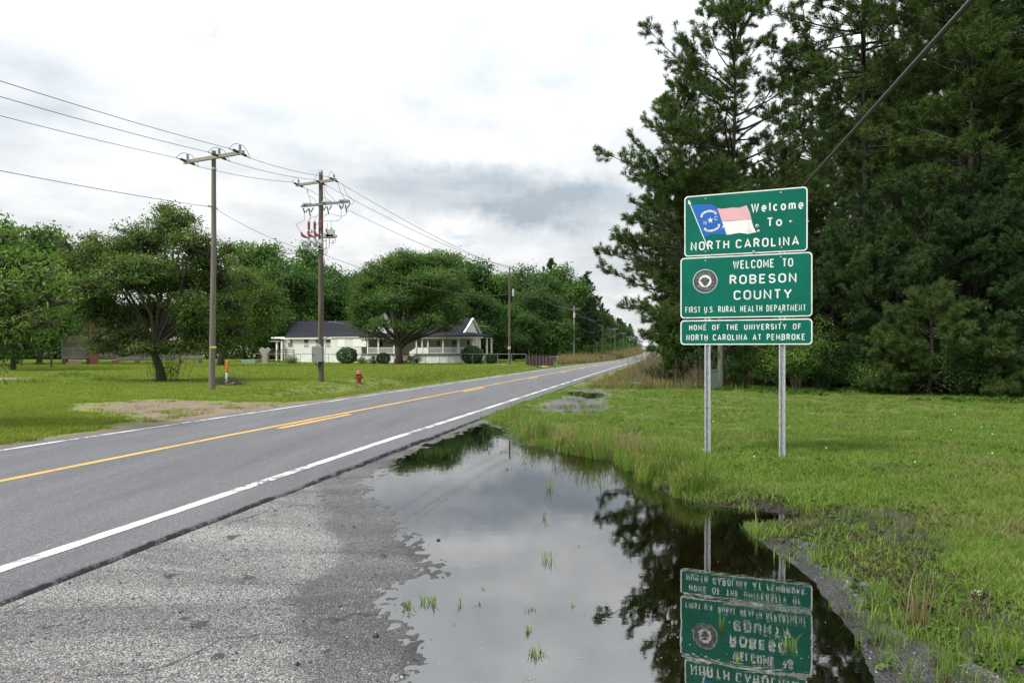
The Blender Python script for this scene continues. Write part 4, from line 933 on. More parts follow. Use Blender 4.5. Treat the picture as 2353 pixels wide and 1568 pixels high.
# ---- the understorey of the right hand forest
def shrub_kind(seed, H, R, n, L, Wd):
    r = np.random.default_rng(seed); mb = MB(); P = []; N = []; T = []
    ns = 10
    for k in range(ns):
        a = r.uniform(0, 2 * pi); rr_ = R * r.uniform(.2, .8); tip = np.array([rr_ * cos(a), rr_ * sin(a), H * r.uniform(.5, 1)]); mid = tip * np.array([.4, .4, .55]); mb.tube([(0.1 * cos(a), .1 * sin(a), -.1), mid, tip], [.02, .013, .005], 4, cap=False)
        for j in range(7):
            c = mid + (tip - mid) * r.uniform(-.3, 1.1) + r.normal(0, .17, 3) * R; c[2] = max(c[2], .08); m = n // (ns * 7); cs = R * .16
            P.append(c + r.normal(size=(m, 3)) * cs * np.array([1, 1, .6])); N.append(np.tile(unit(c - np.array([0, 0, H * .3])) + np.array([0, 0, .5]), (m, 1))); T.append(np.clip(r.uniform(.1, .8) + r.normal(0, .15, m), 0, 1))
    V, Fc, t = leaves(np.concatenate(P), np.concatenate(N), L, Wd, r, .7, np.concatenate(T)); V[:, 2] = np.maximum(V[:, 2], -.02)
    return mb.mesh('stem'), npmesh('leaves', V, Fc, attrs={'tint': t}), 0, H
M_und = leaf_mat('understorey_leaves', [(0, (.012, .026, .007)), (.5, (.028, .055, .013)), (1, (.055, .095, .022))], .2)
SH = [shrub_kind(500 + i, H, R, n, .085, .05) for i, (H, R, n) in enumerate([(2.2, 1.3, 6000), (1.6, 1.4, 5500), (3.0, 1.4, 7500), (1.1, 1.2, 4000)])]
SH.append((SH[3][0], (lambda r: npmesh('leaves', *(lambda V, Fc, t: (V, Fc))(*leaves(*(lambda d: (d * np.array([1.15, 1.15, .95]) * (.86 + .16 * r.random((7000, 1)) + .10 * np.sin(d[:, :1] * 9) * np.cos(d[:, 1:2] * 8)) + np.array([0, 0, .95]), d))(unit(r.normal(size=(7000, 3)))), .12, .07, r, .6))))(np.random.default_rng(77)), 0, 1.9))
_t = SH[-1][1].attributes.new('tint', 'FLOAT', 'POINT'); _t.data.foreach_set('value', np.repeat(np.random.default_rng(78).uniform(.1, .9, 7000), 4).astype(np.float32))
def shrub(label, x, y, k, H, mat, rz=0, group=None, name='shrub'):
    K = SH[k]; o = empty(name, (x, y, gz(x, y)), label, 'shrub', group, rz); s = H / K[3]; o.scale = (s, s, s); link('stem', K[0], M_barkg, o); link('foliage', K[1], mat, o); return o
edge = lambda u: np.interp(u, [1480, 1560, 1640, 1760, 1900, 2050, 2200, 2352, 2600], [34, 30, 27.8, 26.0, 24.0, 22.6, 21.6, 20.6, 19.5])
hero_sh = [(1830, 830, 2, 2.7, M_lfb, 'bright green leafy sapling just right of the sign post'), (1885, 850, 0, 1.5, M_lfd, 'bright leafy shrub under the pines right of the sign'), (1700, 862, 0, 1.4, M_lfd, 'leafy shrub between the two sign posts by the pine trunk'), (1755, 850, 2, 1.6, M_und, 'dark shrub behind the right sign post'), (1990, 872, 1, 1.1, M_lfd, 'low shrub at the forest edge midway right of the sign'),
  (2240, 892, 1, 1.5, M_lfd, 'leafy shrub near the right end of the forest edge'), (2320, 890, 0, 1.6, M_und, 'dark shrub at the right edge of the photo'), (1648, 872, 1, 1.3, M_lfm, 'shrub round the weathered post behind the left sign post'), (2060, 880, 3, 1.2, M_lfb, 'small bright shrub on the forest edge'), (1590, 830, 2, 3.4, M_lfb, 'light green sapling left of the sign below the pine')]
for u, v, k, H, m, lab in hero_sh:
    Y = float(edge(u)) + (-.3 if 'sapling' in lab and u > 1700 else 1.2); shrub(lab, (u - 1176) * Y / F, Y, k, H, m, u)
r = np.random.default_rng(41)
for i in range(64):
    u = r.uniform(1500, 2500); Y = float(edge(u)) + 1.0 + r.uniform(.3, 1) ** 2 * 13 ; x = (u - 1176) * Y / F
    shrub('dark understorey shrub beneath the right hand forest', x, Y, int(r.integers(0, 4)), r.uniform(.6, 2.2), M_und, r.uniform(0, 6), 'understorey shrubs beneath the right hand forest')
for i in range(34):
    y = r.uniform(34, 150); x = road_c(y) + r.uniform(8.2, 10.5)
    shrub('dark shrub under the trees on the right verge of the road', x, y, int(r.integers(0, 4)), r.uniform(1.2, 2.8), (M_lfd, M_lfm)[i % 2], r.uniform(0, 6), 'shrubs under the trees on the right verge')
r = np.random.default_rng(43)
for i, u in enumerate((1690, 1745, 1800, 1860, 1905, 1960, 2010, 2070, 2120, 2180, 2230, 2290, 2350, 2420)):
    Y = float(edge(u)) + 1.6 + r.uniform(0, 2.0); x = (u - 1176) * Y / F; sc3 = r.uniform(.36, .66)
    put_tree('pine_tree', 'low boughed dark pine at the forest front, %s counting rightwards from the left sign post' % ('first second third fourth fifth sixth seventh eighth ninth tenth eleventh twelfth thirteenth fourteenth'.split()[i]), 'pine tree', (x, Y, gz(x, Y)), h3[0], h3[1], M_bark, M_pine if i % 3 else M_pine2, 'low boughed pines at the forest front', u * 1.7, sc3)
sm = pine_meshes(601, 4.2, .5, 1.9, 20, .24, .016, 2.2, r0=.07, step=.26, low=.9)
for u, H, lab in ((2135, 3.3, 'young pine with long soft needles in front of the forest'), (2050, 2.1, 'low young pine left of the taller young pine'), (2290, 2.0, 'low spreading young pine near the right edge'), (1560, 3.0, 'young pine in the brown weeds left of the sign')):
    Y = float(edge(u)) + .6; x = (u - 1176) * Y / F; put_tree('young_pine', lab, 'pine tree', (x, Y, gz(x, Y)), sm[0], sm[1], M_bark, M_pine2, None, u, H / 4.2)
# dense dark mass of far forest behind the trunks (one wood nobody could count)
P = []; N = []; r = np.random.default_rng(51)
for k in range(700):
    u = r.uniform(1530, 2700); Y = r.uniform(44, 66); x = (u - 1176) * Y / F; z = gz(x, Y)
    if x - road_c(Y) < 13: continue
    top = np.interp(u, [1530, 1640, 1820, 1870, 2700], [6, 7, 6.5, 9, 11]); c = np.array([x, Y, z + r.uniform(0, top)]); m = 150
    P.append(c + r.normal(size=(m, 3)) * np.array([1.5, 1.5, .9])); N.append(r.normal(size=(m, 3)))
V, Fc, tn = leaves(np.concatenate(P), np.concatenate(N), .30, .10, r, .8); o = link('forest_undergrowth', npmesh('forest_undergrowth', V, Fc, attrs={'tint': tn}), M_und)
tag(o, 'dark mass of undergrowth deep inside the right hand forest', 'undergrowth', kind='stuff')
P = []; N = []
for k in range(520):
    y = r.uniform(150, 160); x = r.uniform(-150, 22); 
    if x - road_c(y) > -13: continue
    y = y + (x + 60) * .10; z = gz(x, y); c = np.array([x, y, z + r.uniform(0, 5.5)]); P.append(c + r.normal(size=(70, 3)) * np.array([2.2, 2, 1.3])); N.append(r.normal(size=(70, 3)))
V, Fc, tn = leaves(np.concatenate(P), np.concatenate(N), .8, .5, r, .8); o = link('wood_undergrowth', npmesh('wood_undergrowth', V, Fc, attrs={'tint': tn}), M_lfd)
tag(o, 'dark undergrowth along the foot of the far wood behind the house', 'undergrowth', kind='stuff')
P = []; N = []
for k in range(700):
    y = r.uniform(150, 700); x = road_c(y) - r.uniform(14, 34); z = gz(x, y); c = np.array([x, y, z + r.uniform(0, 5.0)]); P.append(c + r.normal(size=(40, 3)) * np.array([2.2, 3, 1.3])); N.append(r.normal(size=(40, 3)))
    y = r.uniform(70, 420); x = road_c(y) + r.uniform(11, 30); z = gz(x, y); c = np.array([x, y, z + r.uniform(0, 5.0)]); P.append(c + r.normal(size=(40, 3)) * np.array([2.2, 3, 1.3])); N.append(r.normal(size=(40, 3)))
V, Fc, tn = leaves(np.concatenate(P), np.concatenate(N), .9, .55, r, .8); o = link('roadside_undergrowth', npmesh('roadside_undergrowth', V, Fc, attrs={'tint': tn}), M_lfd)
tag(o, 'dark undergrowth beneath the distant trees lining the road', 'undergrowth', kind='stuff')

# ------------------------------------------------------------------ grass (geometry nodes scatter of blade tufts)
def tuft(seed, n, h, rad, w, lean=.5, seg=2, seedhead=0):
    r = np.random.default_rng(seed); V = []; Fc = []; T = []
    for i in range(n):
        a = r.uniform(0, 2 * pi); q = rad * sqrt(r.uniform(0, 1)); b = np.array([q * cos(a), q * sin(a), -.01]); hh = h * r.uniform(.5, 1.1); a2 = r.uniform(0, 2 * pi); ln = lean * hh * r.uniform(.2, 1.2)
        d = np.array([cos(a2), sin(a2), 0]); s = np.array([-sin(a2 + r.uniform(-1, 1)), cos(a2), 0]) * w / 2 * r.uniform(.7, 1.2); t = r.uniform(0, 1); k = len(V)
        m = b + d * ln * .35 + np.array([0, 0, hh * .6]); e_ = b + d * ln + np.array([0, 0, hh])
        V += [b - s, b + s, m + s * .8, m - s * .8, e_]; Fc += [(k, k + 1, k + 2), (k, k + 2, k + 3), (k + 3, k + 2, k + 4)]; T += [t * .7, t * .7, t, t, min(1, t + .15)]
        if seedhead and i % seedhead == 0:
            for j in range(5):
                k = len(V); c = e_ - (e_ - m) * .10 * j; dd = unit(r.normal(size=3)) * .012 * (1 + h); V += [c, c + dd, c + np.array([0, 0, .02 + .02 * h])]; Fc += [(k, k + 1, k + 2)]; T += [1, 1, 1]
    me = npmesh('tuft', V, Fc, attrs={'tint': T}); return me
def weed(seed, n, h, L):
    r = np.random.default_rng(seed); P = []; N = []
    for i in range(n): a = r.uniform(0, 2 * pi); q = r.uniform(0, 1); P.append([q * h * .7 * cos(a), q * h * .7 * sin(a), h * (1 - q * .8) * r.uniform(.3, 1)]); N.append([cos(a) * q, sin(a) * q, 1])
    V, Fc, t = leaves(np.array(P), np.array(N, float), L, L * .5, r, .35); V[:, 2] = np.maximum(V[:, 2], -.01); return npmesh('weed', V, Fc, attrs={'tint': t})
M_gr = leaf_mat('grass_blades', [(0, (.055, .108, .017)), (.5, (.118, .198, .028)), (1, (.22, .29, .058))], .3, .5, 2.6)
M_grl = leaf_mat('mown_grass_blades', [(0, (.10, .150, .016)), (.5, (.175, .230, .026)), (1, (.25, .290, .046))], .3, .5, 1.2)  # left lawn blades, their sunlit yellow-green brightness put into the colour
M_dry = leaf_mat('dry_grass_blades', [(0, (.11, .12, .035)), (.5, (.20, .165, .075)), (1, (.33, .27, .15))], .25, .6, 1.0)
M_brn = leaf_mat('brown_weeds', [(0, (.085, .068, .050)), (.5, (.16, .13, .085)), (1, (.25, .20, .14))], .2, .7, 1.0)
M_wd = leaf_mat('weed_leaves', [(0, (.035, .080, .012)), (.5, (.070, .135, .022)), (1, (.13, .20, .035))], .3, .45, 1.2)
M_dead = leaf_mat('wilted_weeds', [(0, (.030, .022, .018)), (.5, (.065, .045, .034)), (1, (.12, .085, .06))], .1, .8, 1.2)
def coll(name, mes, m):
    c = bpy.data.collections.new(name)
    for me in mes:
        if not me.materials: me.materials.append(m)
        o = bpy.data.objects.new(name, me); c.objects.link(o)
    return c
C_short = coll('short_tufts', [tuft(1, 26, .055, .10, .0045, .8), tuft(2, 26, .07, .11, .0045, .9), tuft(3, 22, .045, .10, .005, 1.0)], M_gr)
C_mow = coll('mown_tufts', [tuft(4, 22, .07, .16, .010, .8), tuft(5, 22, .06, .16, .010, .9)], M_grl)
C_mid = coll('mid_tufts', [tuft(6, 30, .20, .08, .005, .6), tuft(7, 26, .26, .07, .005, .7), tuft(8, 26, .15, .09, .005, .9)], M_gr)
C_tall = coll('tall_tufts', [tuft(9, 34, .50, .09, .008, .5), tuft(10, 30, .40, .10, .008, .75)], M_gr)
C_yel = coll('thin_dry_tufts', [tuft(31, 16, .07, .12, .004, .9), tuft(32, 14, .10, .10, .0035, .8)], M_dry)
C_dry = coll('dry_tufts', [tuft(11, 20, .52, .09, .0035, .45, seedhead=3), tuft(12, 16, .42, .08, .0035, .6, seedhead=3)], M_dry)
C_brn = coll('brown_tufts', [tuft(13, 20, .75, .18, .008, .5, seedhead=2), tuft(14, 18, 1.05, .20, .008, .35, seedhead=2)], M_brn)
C_weed = coll('weeds', [weed(15, 26, .06, .045), weed(16, 20, .09, .05), weed(17, 30, .05, .035)], M_wd)
C_dead = coll('dead_weeds', [weed(18, 26, .035, .03), weed(19, 24, .05, .025)], M_dead)
C_mowf = coll('far_tufts', [tuft(20, 18, .13, .45, .04, .9), tuft(21, 18, .11, .45, .04, 1.0)], M_grl)
C_verg = coll('verge_tufts', [tuft(22, 20, .45, .35, .022, .5), tuft(23, 20, .6, .35, .022, .4)], M_dry)
C_vergg = coll('verge_green_tufts', [tuft(24, 20, .40, .30, .022, .5), tuft(25, 20, .5, .3, .022, .5)], M_gr)
def scatter(name, pts, sc, cl, label, cat):
    pts = np.asarray(pts); n = len(pts); r = np.random.default_rng(len(name) + n)
    me = bpy.data.meshes.new(name); me.vertices.add(n); me.vertices.foreach_set('co', pts.astype(np.float32).ravel())
    a = me.attributes.new('sc', 'FLOAT', 'POINT'); a.data.foreach_set('value', np.asarray(sc, np.float32))
    a = me.attributes.new('rz', 'FLOAT', 'POINT'); a.data.foreach_set('value', r.uniform(0, 6.28, n).astype(np.float32))
    ob_ = link(name, me, None); tag(ob_, label, cat, kind='stuff')
    ng = bpy.data.node_groups.new(name, 'GeometryNodeTree'); ng.interface.new_socket('Geometry', in_out='INPUT', socket_type='NodeSocketGeometry'); ng.interface.new_socket('Geometry', in_out='OUTPUT', socket_type='NodeSocketGeometry')
    N_ = ng.nodes; gi = N_.new('NodeGroupInput'); go = N_.new('NodeGroupOutput'); iop = N_.new('GeometryNodeInstanceOnPoints'); ci = N_.new('GeometryNodeCollectionInfo')
    ci.inputs['Collection'].default_value = cl; ci.inputs['Separate Children'].default_value = True; ci.inputs['Reset Children'].default_value = True; iop.inputs['Pick Instance'].default_value = True
    s_a = N_.new('GeometryNodeInputNamedAttribute'); s_a.data_type = 'FLOAT'; s_a.inputs['Name'].default_value = 'sc'
    r_a = N_.new('GeometryNodeInputNamedAttribute'); r_a.data_type = 'FLOAT'; r_a.inputs['Name'].default_value = 'rz'; cx = N_.new('ShaderNodeCombineXYZ')
    L = ng.links.new; L(gi.outputs[0], iop.inputs['Points']); L(ci.outputs[0], iop.inputs['Instance']); L(r_a.outputs['Attribute'], cx.inputs[2]); L(cx.outputs[0], iop.inputs['Rotation']); L(s_a.outputs['Attribute'], iop.inputs['Scale']); L(iop.outputs[0], go.inputs[0])
    md = ob_.modifiers.new('scatter', 'NODES'); md.node_group = ng; return ob_
def cand(n, Y0, Y1, seed, pw=1.0, u0=-80, u1=2440):
    """random ground points inside the view, denser near the viewer"""
    r = np.random.default_rng(seed); t = r.uniform(0, 1, n); y = (Y0 ** (1 - 2 * pw + 1e-6) + t * (Y1 ** (1 - 2 * pw + 1e-6) - Y0 ** (1 - 2 * pw + 1e-6))) ** (1 / (1 - 2 * pw + 1e-6)) if pw != .5 else Y0 * (Y1 / Y0) ** t
    x = (r.uniform(u0, u1, n) - 1176) / F * y; return x, y, r
def fields(x, y):
    f = near_fields(x, y); s = x - road_c(y); na_ = fbm(x * 1.1, y * 1.1, 5); nb_ = fbm(x * 4, y * 4, 4); po = np.where((s > 3) & (y < 19), poly_sd(x, y, PO) + .15 * nb_, 9)
    pave = np.maximum.reduce([ss(.12, -.12, po), ss(.12, -.12, f['shore'] + .25 * nb_), ss(.1, -.15, f['patch'] + .2 * nb_)]); mud = np.maximum(ss(.18, -.22, f['mud'] + .5 * na_ + .25 * nb_), ss(.45, .05, f['pud'] + .3 * nb_))
    drv = np.maximum(ss(.5, -.4, f['drive'] + 1.0 * na_), ss(.2, -.5, f['grav'])); return f, s, pave, mud, drv, na_, nb_
def put(name, x, y, keep, sc, cl, label, cat='grass', dz=0.0):
    x, y, sc = x[keep], y[keep], sc[keep]; z = ground_z(x, y) + dz; return scatter(name, np.stack([x, y, z], -1), sc, cl, label, cat)
# right hand lawn
x, y, r = cand(260000, 3.0, 30, 61, .75, 900, 3500); f, s, pave, mud, drv, na_, nb_ = fields(x, y)
dens = (1 - pave) * (1 - .95 * mud) * (f['pud'] > .04) * (f['pud2'] > .04) * (s > 3.5) * np.clip(.8 + 1.2 * na_, .2, 1)
put('lawn_grass', x, y, r.uniform(0, 1, len(x)) < dens, r.uniform(.7, 1.35, len(x)) * (1 + .6 * np.clip(na_, -.5, 1)), C_short, 'short mown grass covering the lawn round the sign')
x, y, r = cand(44000, 3.0, 26, 62, .75, 900, 3500); f, s, pave, mud, drv, na_, nb_ = fields(x, y)
near_w = ss(1.1, .1, f['pud']) * (y > 8.3) * ss(1620, 1500, 1176 + F * x / y) * np.clip(.5 + 2 * na_, .1, 1)
dens = (1 - pave) * (f['pud'] > .02) * (s > 3.6) * ((.10 + .25 * np.clip(na_ * 2, 0, 1)) * (1 - .6 * mud) + .8 * near_w)
put('rough_grass', x, y, r.uniform(0, 1, len(x)) < dens, r.uniform(.4, .9, len(x)) * (.55 + .55 * near_w), C_mid, 'rough longer grass mixed into the lawn')
x, y, r = cand(14000, 7.5, 19, 63, .6, 1120, 1800); f, s, pave, mud, drv, na_, nb_ = fields(x, y); u = 1176 + F * x / y
band = ss(2.0, .1, f['pud']) * ss(1660, 1520, u) * (.25 + .75 * ss(1180, 1330, u)) * (s > 3.9); dens = (1 - pave) * (f['pud'] > -.10) * (f['patch'] > .3) * band * np.clip(.12 + 1.6 * na_ + 1.8 * nb_, .0, 1)
k1 = r.uniform(0, 1, len(x)); put('tall_grass', x, y, k1 < dens * .45, .85 * np.clip(.22 + 1.4 * (.42 + fbm(x * 1.7 + 5, y * 1.7, 3)), .25, 1.25) * r.uniform(.7, 1.05, len(x)), C_tall, 'tall green grass along the far bank of the puddle')
put('dry_grass', x, y, (k1 > .62) & (r.uniform(0, 1, len(x)) < dens * .34), r.uniform(.5, 1.05, len(x)), C_dry, 'dry straw coloured grass along the far bank of the puddle')
x, y, r = cand(50000, 3.2, 28, 81, .75, 900, 3500); f, s, pave, mud, drv, na_, nb_ = fields(x, y)
put('thin_dry_grass', x, y, (f['pud'] > .05) & (s > 3.6) & (r.uniform(0, 1, len(x)) < (1 - pave) * (1 - mud) * np.clip(.15 + 2.0 * fbm(x * .8 + 9, y * .8, 4), .03, .9)), r.uniform(.7, 1.6, len(x)), C_yel, 'thin pale dry grass mixed into the lawn')
x, y, r = cand(17000, 5, 26, 82, .75, 1300, 3500); f, s, pave, mud, drv, na_, nb_ = fields(x, y)
put('lawn_weeds', x, y, (f['pud'] > .3) & (s > 3.8) & (r.uniform(0, 1, len(x)) < (1 - pave) * (1 - mud) * np.clip(1.6 * fbm(x * .9 + 3, y * .9 + 40, 4), 0, .8)), r.uniform(.6, 1.5, len(x)), C_weed, 'low broad leaved weeds in the lawn', 'weeds')
# sparse green and wilted weeds on the mud by the right shore
x, y, r = cand(15000, 2.8, 12, 64, .7, 1400); f, s, pave, mud, drv, na_, nb_ = fields(x, y)
sel = (f['pud'] > .05); put('shore_weeds', x, y, sel & (r.uniform(0, 1, len(x)) < (mud * .055 + .004) * np.where(f['shore'] > 0, 1, .15)), r.uniform(.4, 1.0, len(x)), C_weed, 'low green weeds sprouting on the muddy shore', 'weeds')
put('wilted_weeds', x, y, sel & (r.uniform(0, 1, len(x)) < mud * np.clip(.5 + 2 * na_, 0, 1) * .9 * np.where(f['shore'] > .1, 1, .08)), r.uniform(.6, 1.3, len(x)), C_dead, 'dark wilted weeds matted on the muddy shore', 'weeds')
x, y, r = cand(5000, 2.8, 10, 65, .7, 1400); f, s, pave, mud, drv, na_, nb_ = fields(x, y)
put('shore_grass', x, y, (f['pud'] > .06) & (r.uniform(0, 1, len(x)) < mud * .20 * np.clip(.3 + 2 * nb_, 0, 1) + .012 * pave), r.uniform(.25, .8, len(x)), C_mid, 'scattered grass sprouts on the muddy shore')
# ground cover along the foot of the forest
r = np.random.default_rng(66); u = r.uniform(1440, 2450, 9000); Y = edge(u) + r.normal(.1, .7, 9000); x = (u - 1176) * Y / F; put('forest_edge_weeds', x, Y, fbm(x * .9, Y * .9, 3) > -.05, r.uniform(.7, 2.6, 9000), C_weed, 'leafy ground cover along the foot of the forest', 'weeds')
# right verge beyond the puddle: rank brown and green grass
x, y, r = cand(30000, 17, 120, 67, .62, 1240, 1760); f, s, pave, mud, drv, na_, nb_ = fields(x, y); u = 1176 + F * x / y
vm = ss(4.1, 5.2, s + 1.2 * na_) * (f['patch'] > .15) * (f['pud2'] > .1) * ss(26.5, 30.5, y + 1.6 * na_) * ((y > 26.5) | (u < 1560)) * (x < 9.9 + (y - 27) * .4); kk = r.uniform(0, 1, len(x))
put('verge_dry_grass', x, y, (kk < .40) & (r.uniform(0, 1, len(x)) < vm * (.3 + .7 * ss(22, 30, y))), r.uniform(.35, 1.0, len(x)) * (.45 + .55 * ss(20, 30, y)) * (.55 + .45 * ss(4.2, 7, s)), C_verg, 'pale dry grass on the right verge of the road')
put('verge_green_grass', x, y, (kk > .40) & (kk < .78) & (r.uniform(0, 1, len(x)) < vm * np.where((u > 1500) & (u < 1560) & (y < 36), .3, 1)), r.uniform(.35, .9, len(x)) * (.5 + .5 * ss(4.2, 7, s)), C_vergg, 'green grass on the right verge of the road')
put('brown_reeds', x, y, (kk > .80) & (r.uniform(0, 1, len(x)) < vm * ss(5.8, 8.0, s) * np.where((u > 1495) & (u < 1570) & (y < 36), .12, 1)), r.uniform(.7, 1.6, len(x)), C_brn, 'tall brown reeds and weeds below the forest left of the sign')
x, y, r = cand(2600, 16, 30, 88, .6, 1180, 1440); f = near_fields(x, y); na_ = fbm(x * 1.5, y * 1.5, 4)
put('patch_grass', x, y, (f['patch'] < .4) & (f['pud2'] > -.3) & (x - road_c(y) > 3.6) & (r.uniform(0, 1, len(x)) < np.clip(.08 + 2.2 * na_, 0, .8)), r.uniform(.25, .7, len(x)), C_mid, 'grass growing through the broken asphalt patch')
# left verge and lawn
x, y, r = cand(130000, 8, 46, 68, .72, -700, 1250); f, s, pave, mud, drv, na_, nb_ = fields(x, y)
put('left_lawn_grass', x, y, (s < -3.75) & (r.uniform(0, 1, len(x)) < (1 - .98 * ss(.35, .62, drv + 1.3 * nb_ + .8 * na_)) * np.clip(.8 + na_, .3, 1)), r.uniform(.7, 1.4, len(x)), C_mow, 'mown grass on the lawn left of the road')
x, y, r = cand(65000, 40, 135, 69, .6, -500, 1330); s = x - road_c(y)
put('far_lawn_grass', x, y, (s < -3.9), r.uniform(.5, 1.2, len(x)), C_mowf, 'mown grass on the far lawn before the house')
x, y, r = cand(9000, 22, 100, 70, .6, 850, 1330); s = x - road_c(y); na_ = fbm(x * .5, y * .5, 4)
put('ditch_grass', x, y, (s < -4.3) & (s > -9) & (r.uniform(0, 1, len(x)) < np.exp(-((s + 6.8) / 1.5) ** 2) * np.clip(.5 + 2 * na_, 0, 1)), r.uniform(.2, .55, len(x)), C_vergg, 'rank grass along the roadside ditch left of the road')
x, y, r = cand(26000, 100, 480, 71, .6, 1150, 1500); s = x - road_c(y); na_ = fbm(x * .2, y * .2, 4)
put('far_verge_grass', x, y, (s < -3.9) & (s > -17) & (1176 + F * x / y > 1285), r.uniform(.6, 1.6, len(x)) * (1 + y / 250), C_verg, 'pale dry grass on the far left verge of the road')
# rank patches on the near left
P = []; r = np.random.default_rng(72)
for u, v, ru, rv, n in [(90, 838, 16, 12, 60), (165, 865, 34, 8, 70), (230, 872, 30, 6, 25), (70, 880, 70, 6, 20), (640, 905, 60, 4, 6)]:
    for _ in range(n):
        uu = r.normal(u, ru * .6); Y = float(on(u, v)[1]) + r.normal(0, .9); P.append(on(uu, 0, Y))
P = np.array(P); put('rank_grass', P[:, 0], P[:, 1], P[:, 1] > 0, r.uniform(.3, .9, len(P)), C_vergg, 'rank tufts of grass and weeds on the near left lawn')
# tufts standing in the puddle
def clump(label, u, v, h, n, w=.05, cl=None, dead=False):
    x, Y = atz(u, v); r = np.random.default_rng(int(u * 7 + v)); V = []; Fc = []; T = []
    for i in range(n):
        a = r.uniform(0, 6.28); q = w * sqrt(r.uniform(0, 1)); b = np.array([q * cos(a), q * sin(a), -.02]); a2 = r.uniform(0, 6.28); hh = h * r.uniform(.45, 1.1); ln = hh * r.uniform(.1, .8); d = np.array([cos(a2), sin(a2), 0]); s = np.array([-sin(a2), cos(a2), 0]) * .0022; k = len(V); t = r.uniform(0, 1)
        m = b + d * ln * .4 + np.array([0, 0, hh * .65]); e_ = b + d * ln + np.array([0, 0, hh * (1 if not dead else .8)]); V += [b - s, b + s, m + s, m - s, e_]; Fc += [(k, k + 1, k + 2), (k, k + 2, k + 3), (k + 3, k + 2, k + 4)]; T += [t] * 5
    o = link('grass_clump', npmesh('grass_clump', V, Fc, attrs={'tint': T}), cl or M_gr); o.location = (x, Y, 0); tag(o, label, 'grass', kind=None); return o
for q in [('bushy green grass clump in the puddle near the asphalt', 985, 1385, .085, 46, .055), ('grass clump nearest the asphalt edge of the puddle', 938, 1392, .075, 26, .03), ('small tuft just below the leftmost clump in the puddle', 944, 1412, .04, 18, .02), ('thin upright tuft right of the bushy clump', 1056, 1390, .07, 9, .03), ('brownish weed between the clumps in the puddle', 1102, 1388, .045, 14, .04, M_dead),
  ('yellow green sprig in the middle of the puddle', 1218, 1398, .05, 20, .03), ('small upright tuft below the middle sprig', 1214, 1450, .06, 16, .022), ('larger grass clump low in the middle of the puddle', 1234, 1500, .07, 40, .045), ('tuft at the bottom edge of the puddle', 1216, 1560, .04, 18, .03), ('tall leaning sprig up the middle of the puddle', 1258, 1285, .12, 20, .05), ('slender reed tuft in the upper puddle', 1249, 1190, .14, 8, .015),
  ('grass strand standing in the upper puddle below the bank', 1262, 1120, .20, 16, .04), ('broken brown stalks in the upper puddle', 1335, 1100, .14, 22, .16, M_dead), ('thin green stalks right of the brown ones', 1375, 1115, .16, 12, .10), ('short sprig right of centre in the puddle', 1316, 1392, .05, 8, .02), ('tiny sprig far right in the pale reflection', 1343, 1410, .03, 6, .015), ('small tuft between sky reflections', 1330, 1255, .04, 9, .03), ('small dark sprig on the left of the upper puddle', 1168, 1078, .06, 12, .05, M_dead), ('little tuft above the sprigs left of centre', 1110, 1352, .05, 5, .01), ('two tiny brown stalks below the left clumps', 1043, 1436, .03, 5, .02, M_dead),
  ('leafy sprout standing in the reflection of the sign', 1658, 1438, .10, 10, .02, M_wd), ('grass clump at the right of the sign reflection', 1810, 1480, .09, 30, .05), ('small tuft low in the sign reflection', 1690, 1520, .07, 8, .02), ('thin tall stalks before the sign post reflection', 1742, 1225, .26, 6, .02, M_dry), ('weedy clump on the dark shore at the bottom right', 2010, 1486, .12, 34, .10, M_wd), ('dry upright bunch of straw on the right shore', 2105, 1455, .34, 40, .06, M_dry), ('small weed in the bottom right corner', 2250, 1505, .08, 24, .07, M_wd), ('broad leaved weed at the lower right corner', 2300, 1545, .06, 18, .05, M_wd), ('long bladed grass clump at the foot of the right sign post', 1790, 1040, .42, 60, .16), ('straw coloured tall bunch at the corner of the bank', 1450, 1065, .50, 60, .09, M_dry), ('green tuft at the foot of the left sign post', 1640, 1048, .20, 36, .14)]:
    lab, u, v, h, n, w = q[:6]; o = clump(lab, u, v, h, n, w, q[6] if len(q) > 6 else None)
    if v < 1070 and u > 1400 or v > 1440 and u > 1900: o.location.z = gz(o.location.x, o.location.y)
# ------------------------------------------------------------------ utility poles and wires
M_pole = simple('weathered_pole_wood', (.155, .140, .118), .9, .3, 3, dirt=(.085, .075, .06), bump=.4, stretch=(6, 6, .35))
M_pole2 = simple('brown_pole_wood', (.115, .092, .072), .9, .3, 3, dirt=(.055, .045, .036), bump=.4, stretch=(6, 6, .35))
M_arm = simple('crossarm_wood', (.26, .235, .195), .85, .2, 5, stretch=(1, 1, 1)); M_ins = simple('grey_insulator', (.20, .23, .25), .4, .1); M_dk = simple('dark_polymer', (.035, .038, .042), .5, .1)
M_wire = simple('aluminium_wire', (.075, .08, .085), .6, .1); M_red = simple('red_cover', (.21, .026, .024), .5, .15); M_steel = simple('painted_steel', (.15, .18, .20), .5, .1); M_lgrey = simple('light_grey_metal', (.42, .43, .44), .45, .12, 6)
M_box = simple('cabinet_grey', (.20, .225, .235), .5, .05); M_conc = simple('pale_pole', (.40, .40, .39), .7, .1)
RD = Vector((SL, 1, 0)).normalized()
def insul(mb, c, h=.26, r=.065, ax=(0, 0, 1), n=4, rc=.035):
    pr = [(rc, 0)]
    for i in range(n): z = h * (i + .3) / n; pr += [(rc, z), (r, z + .1 * h / n), (r * .9, z + .35 * h / n), (rc, z + .5 * h / n)]
    mb.lathe(c, pr + [(rc * .8, h)], 10, ax)
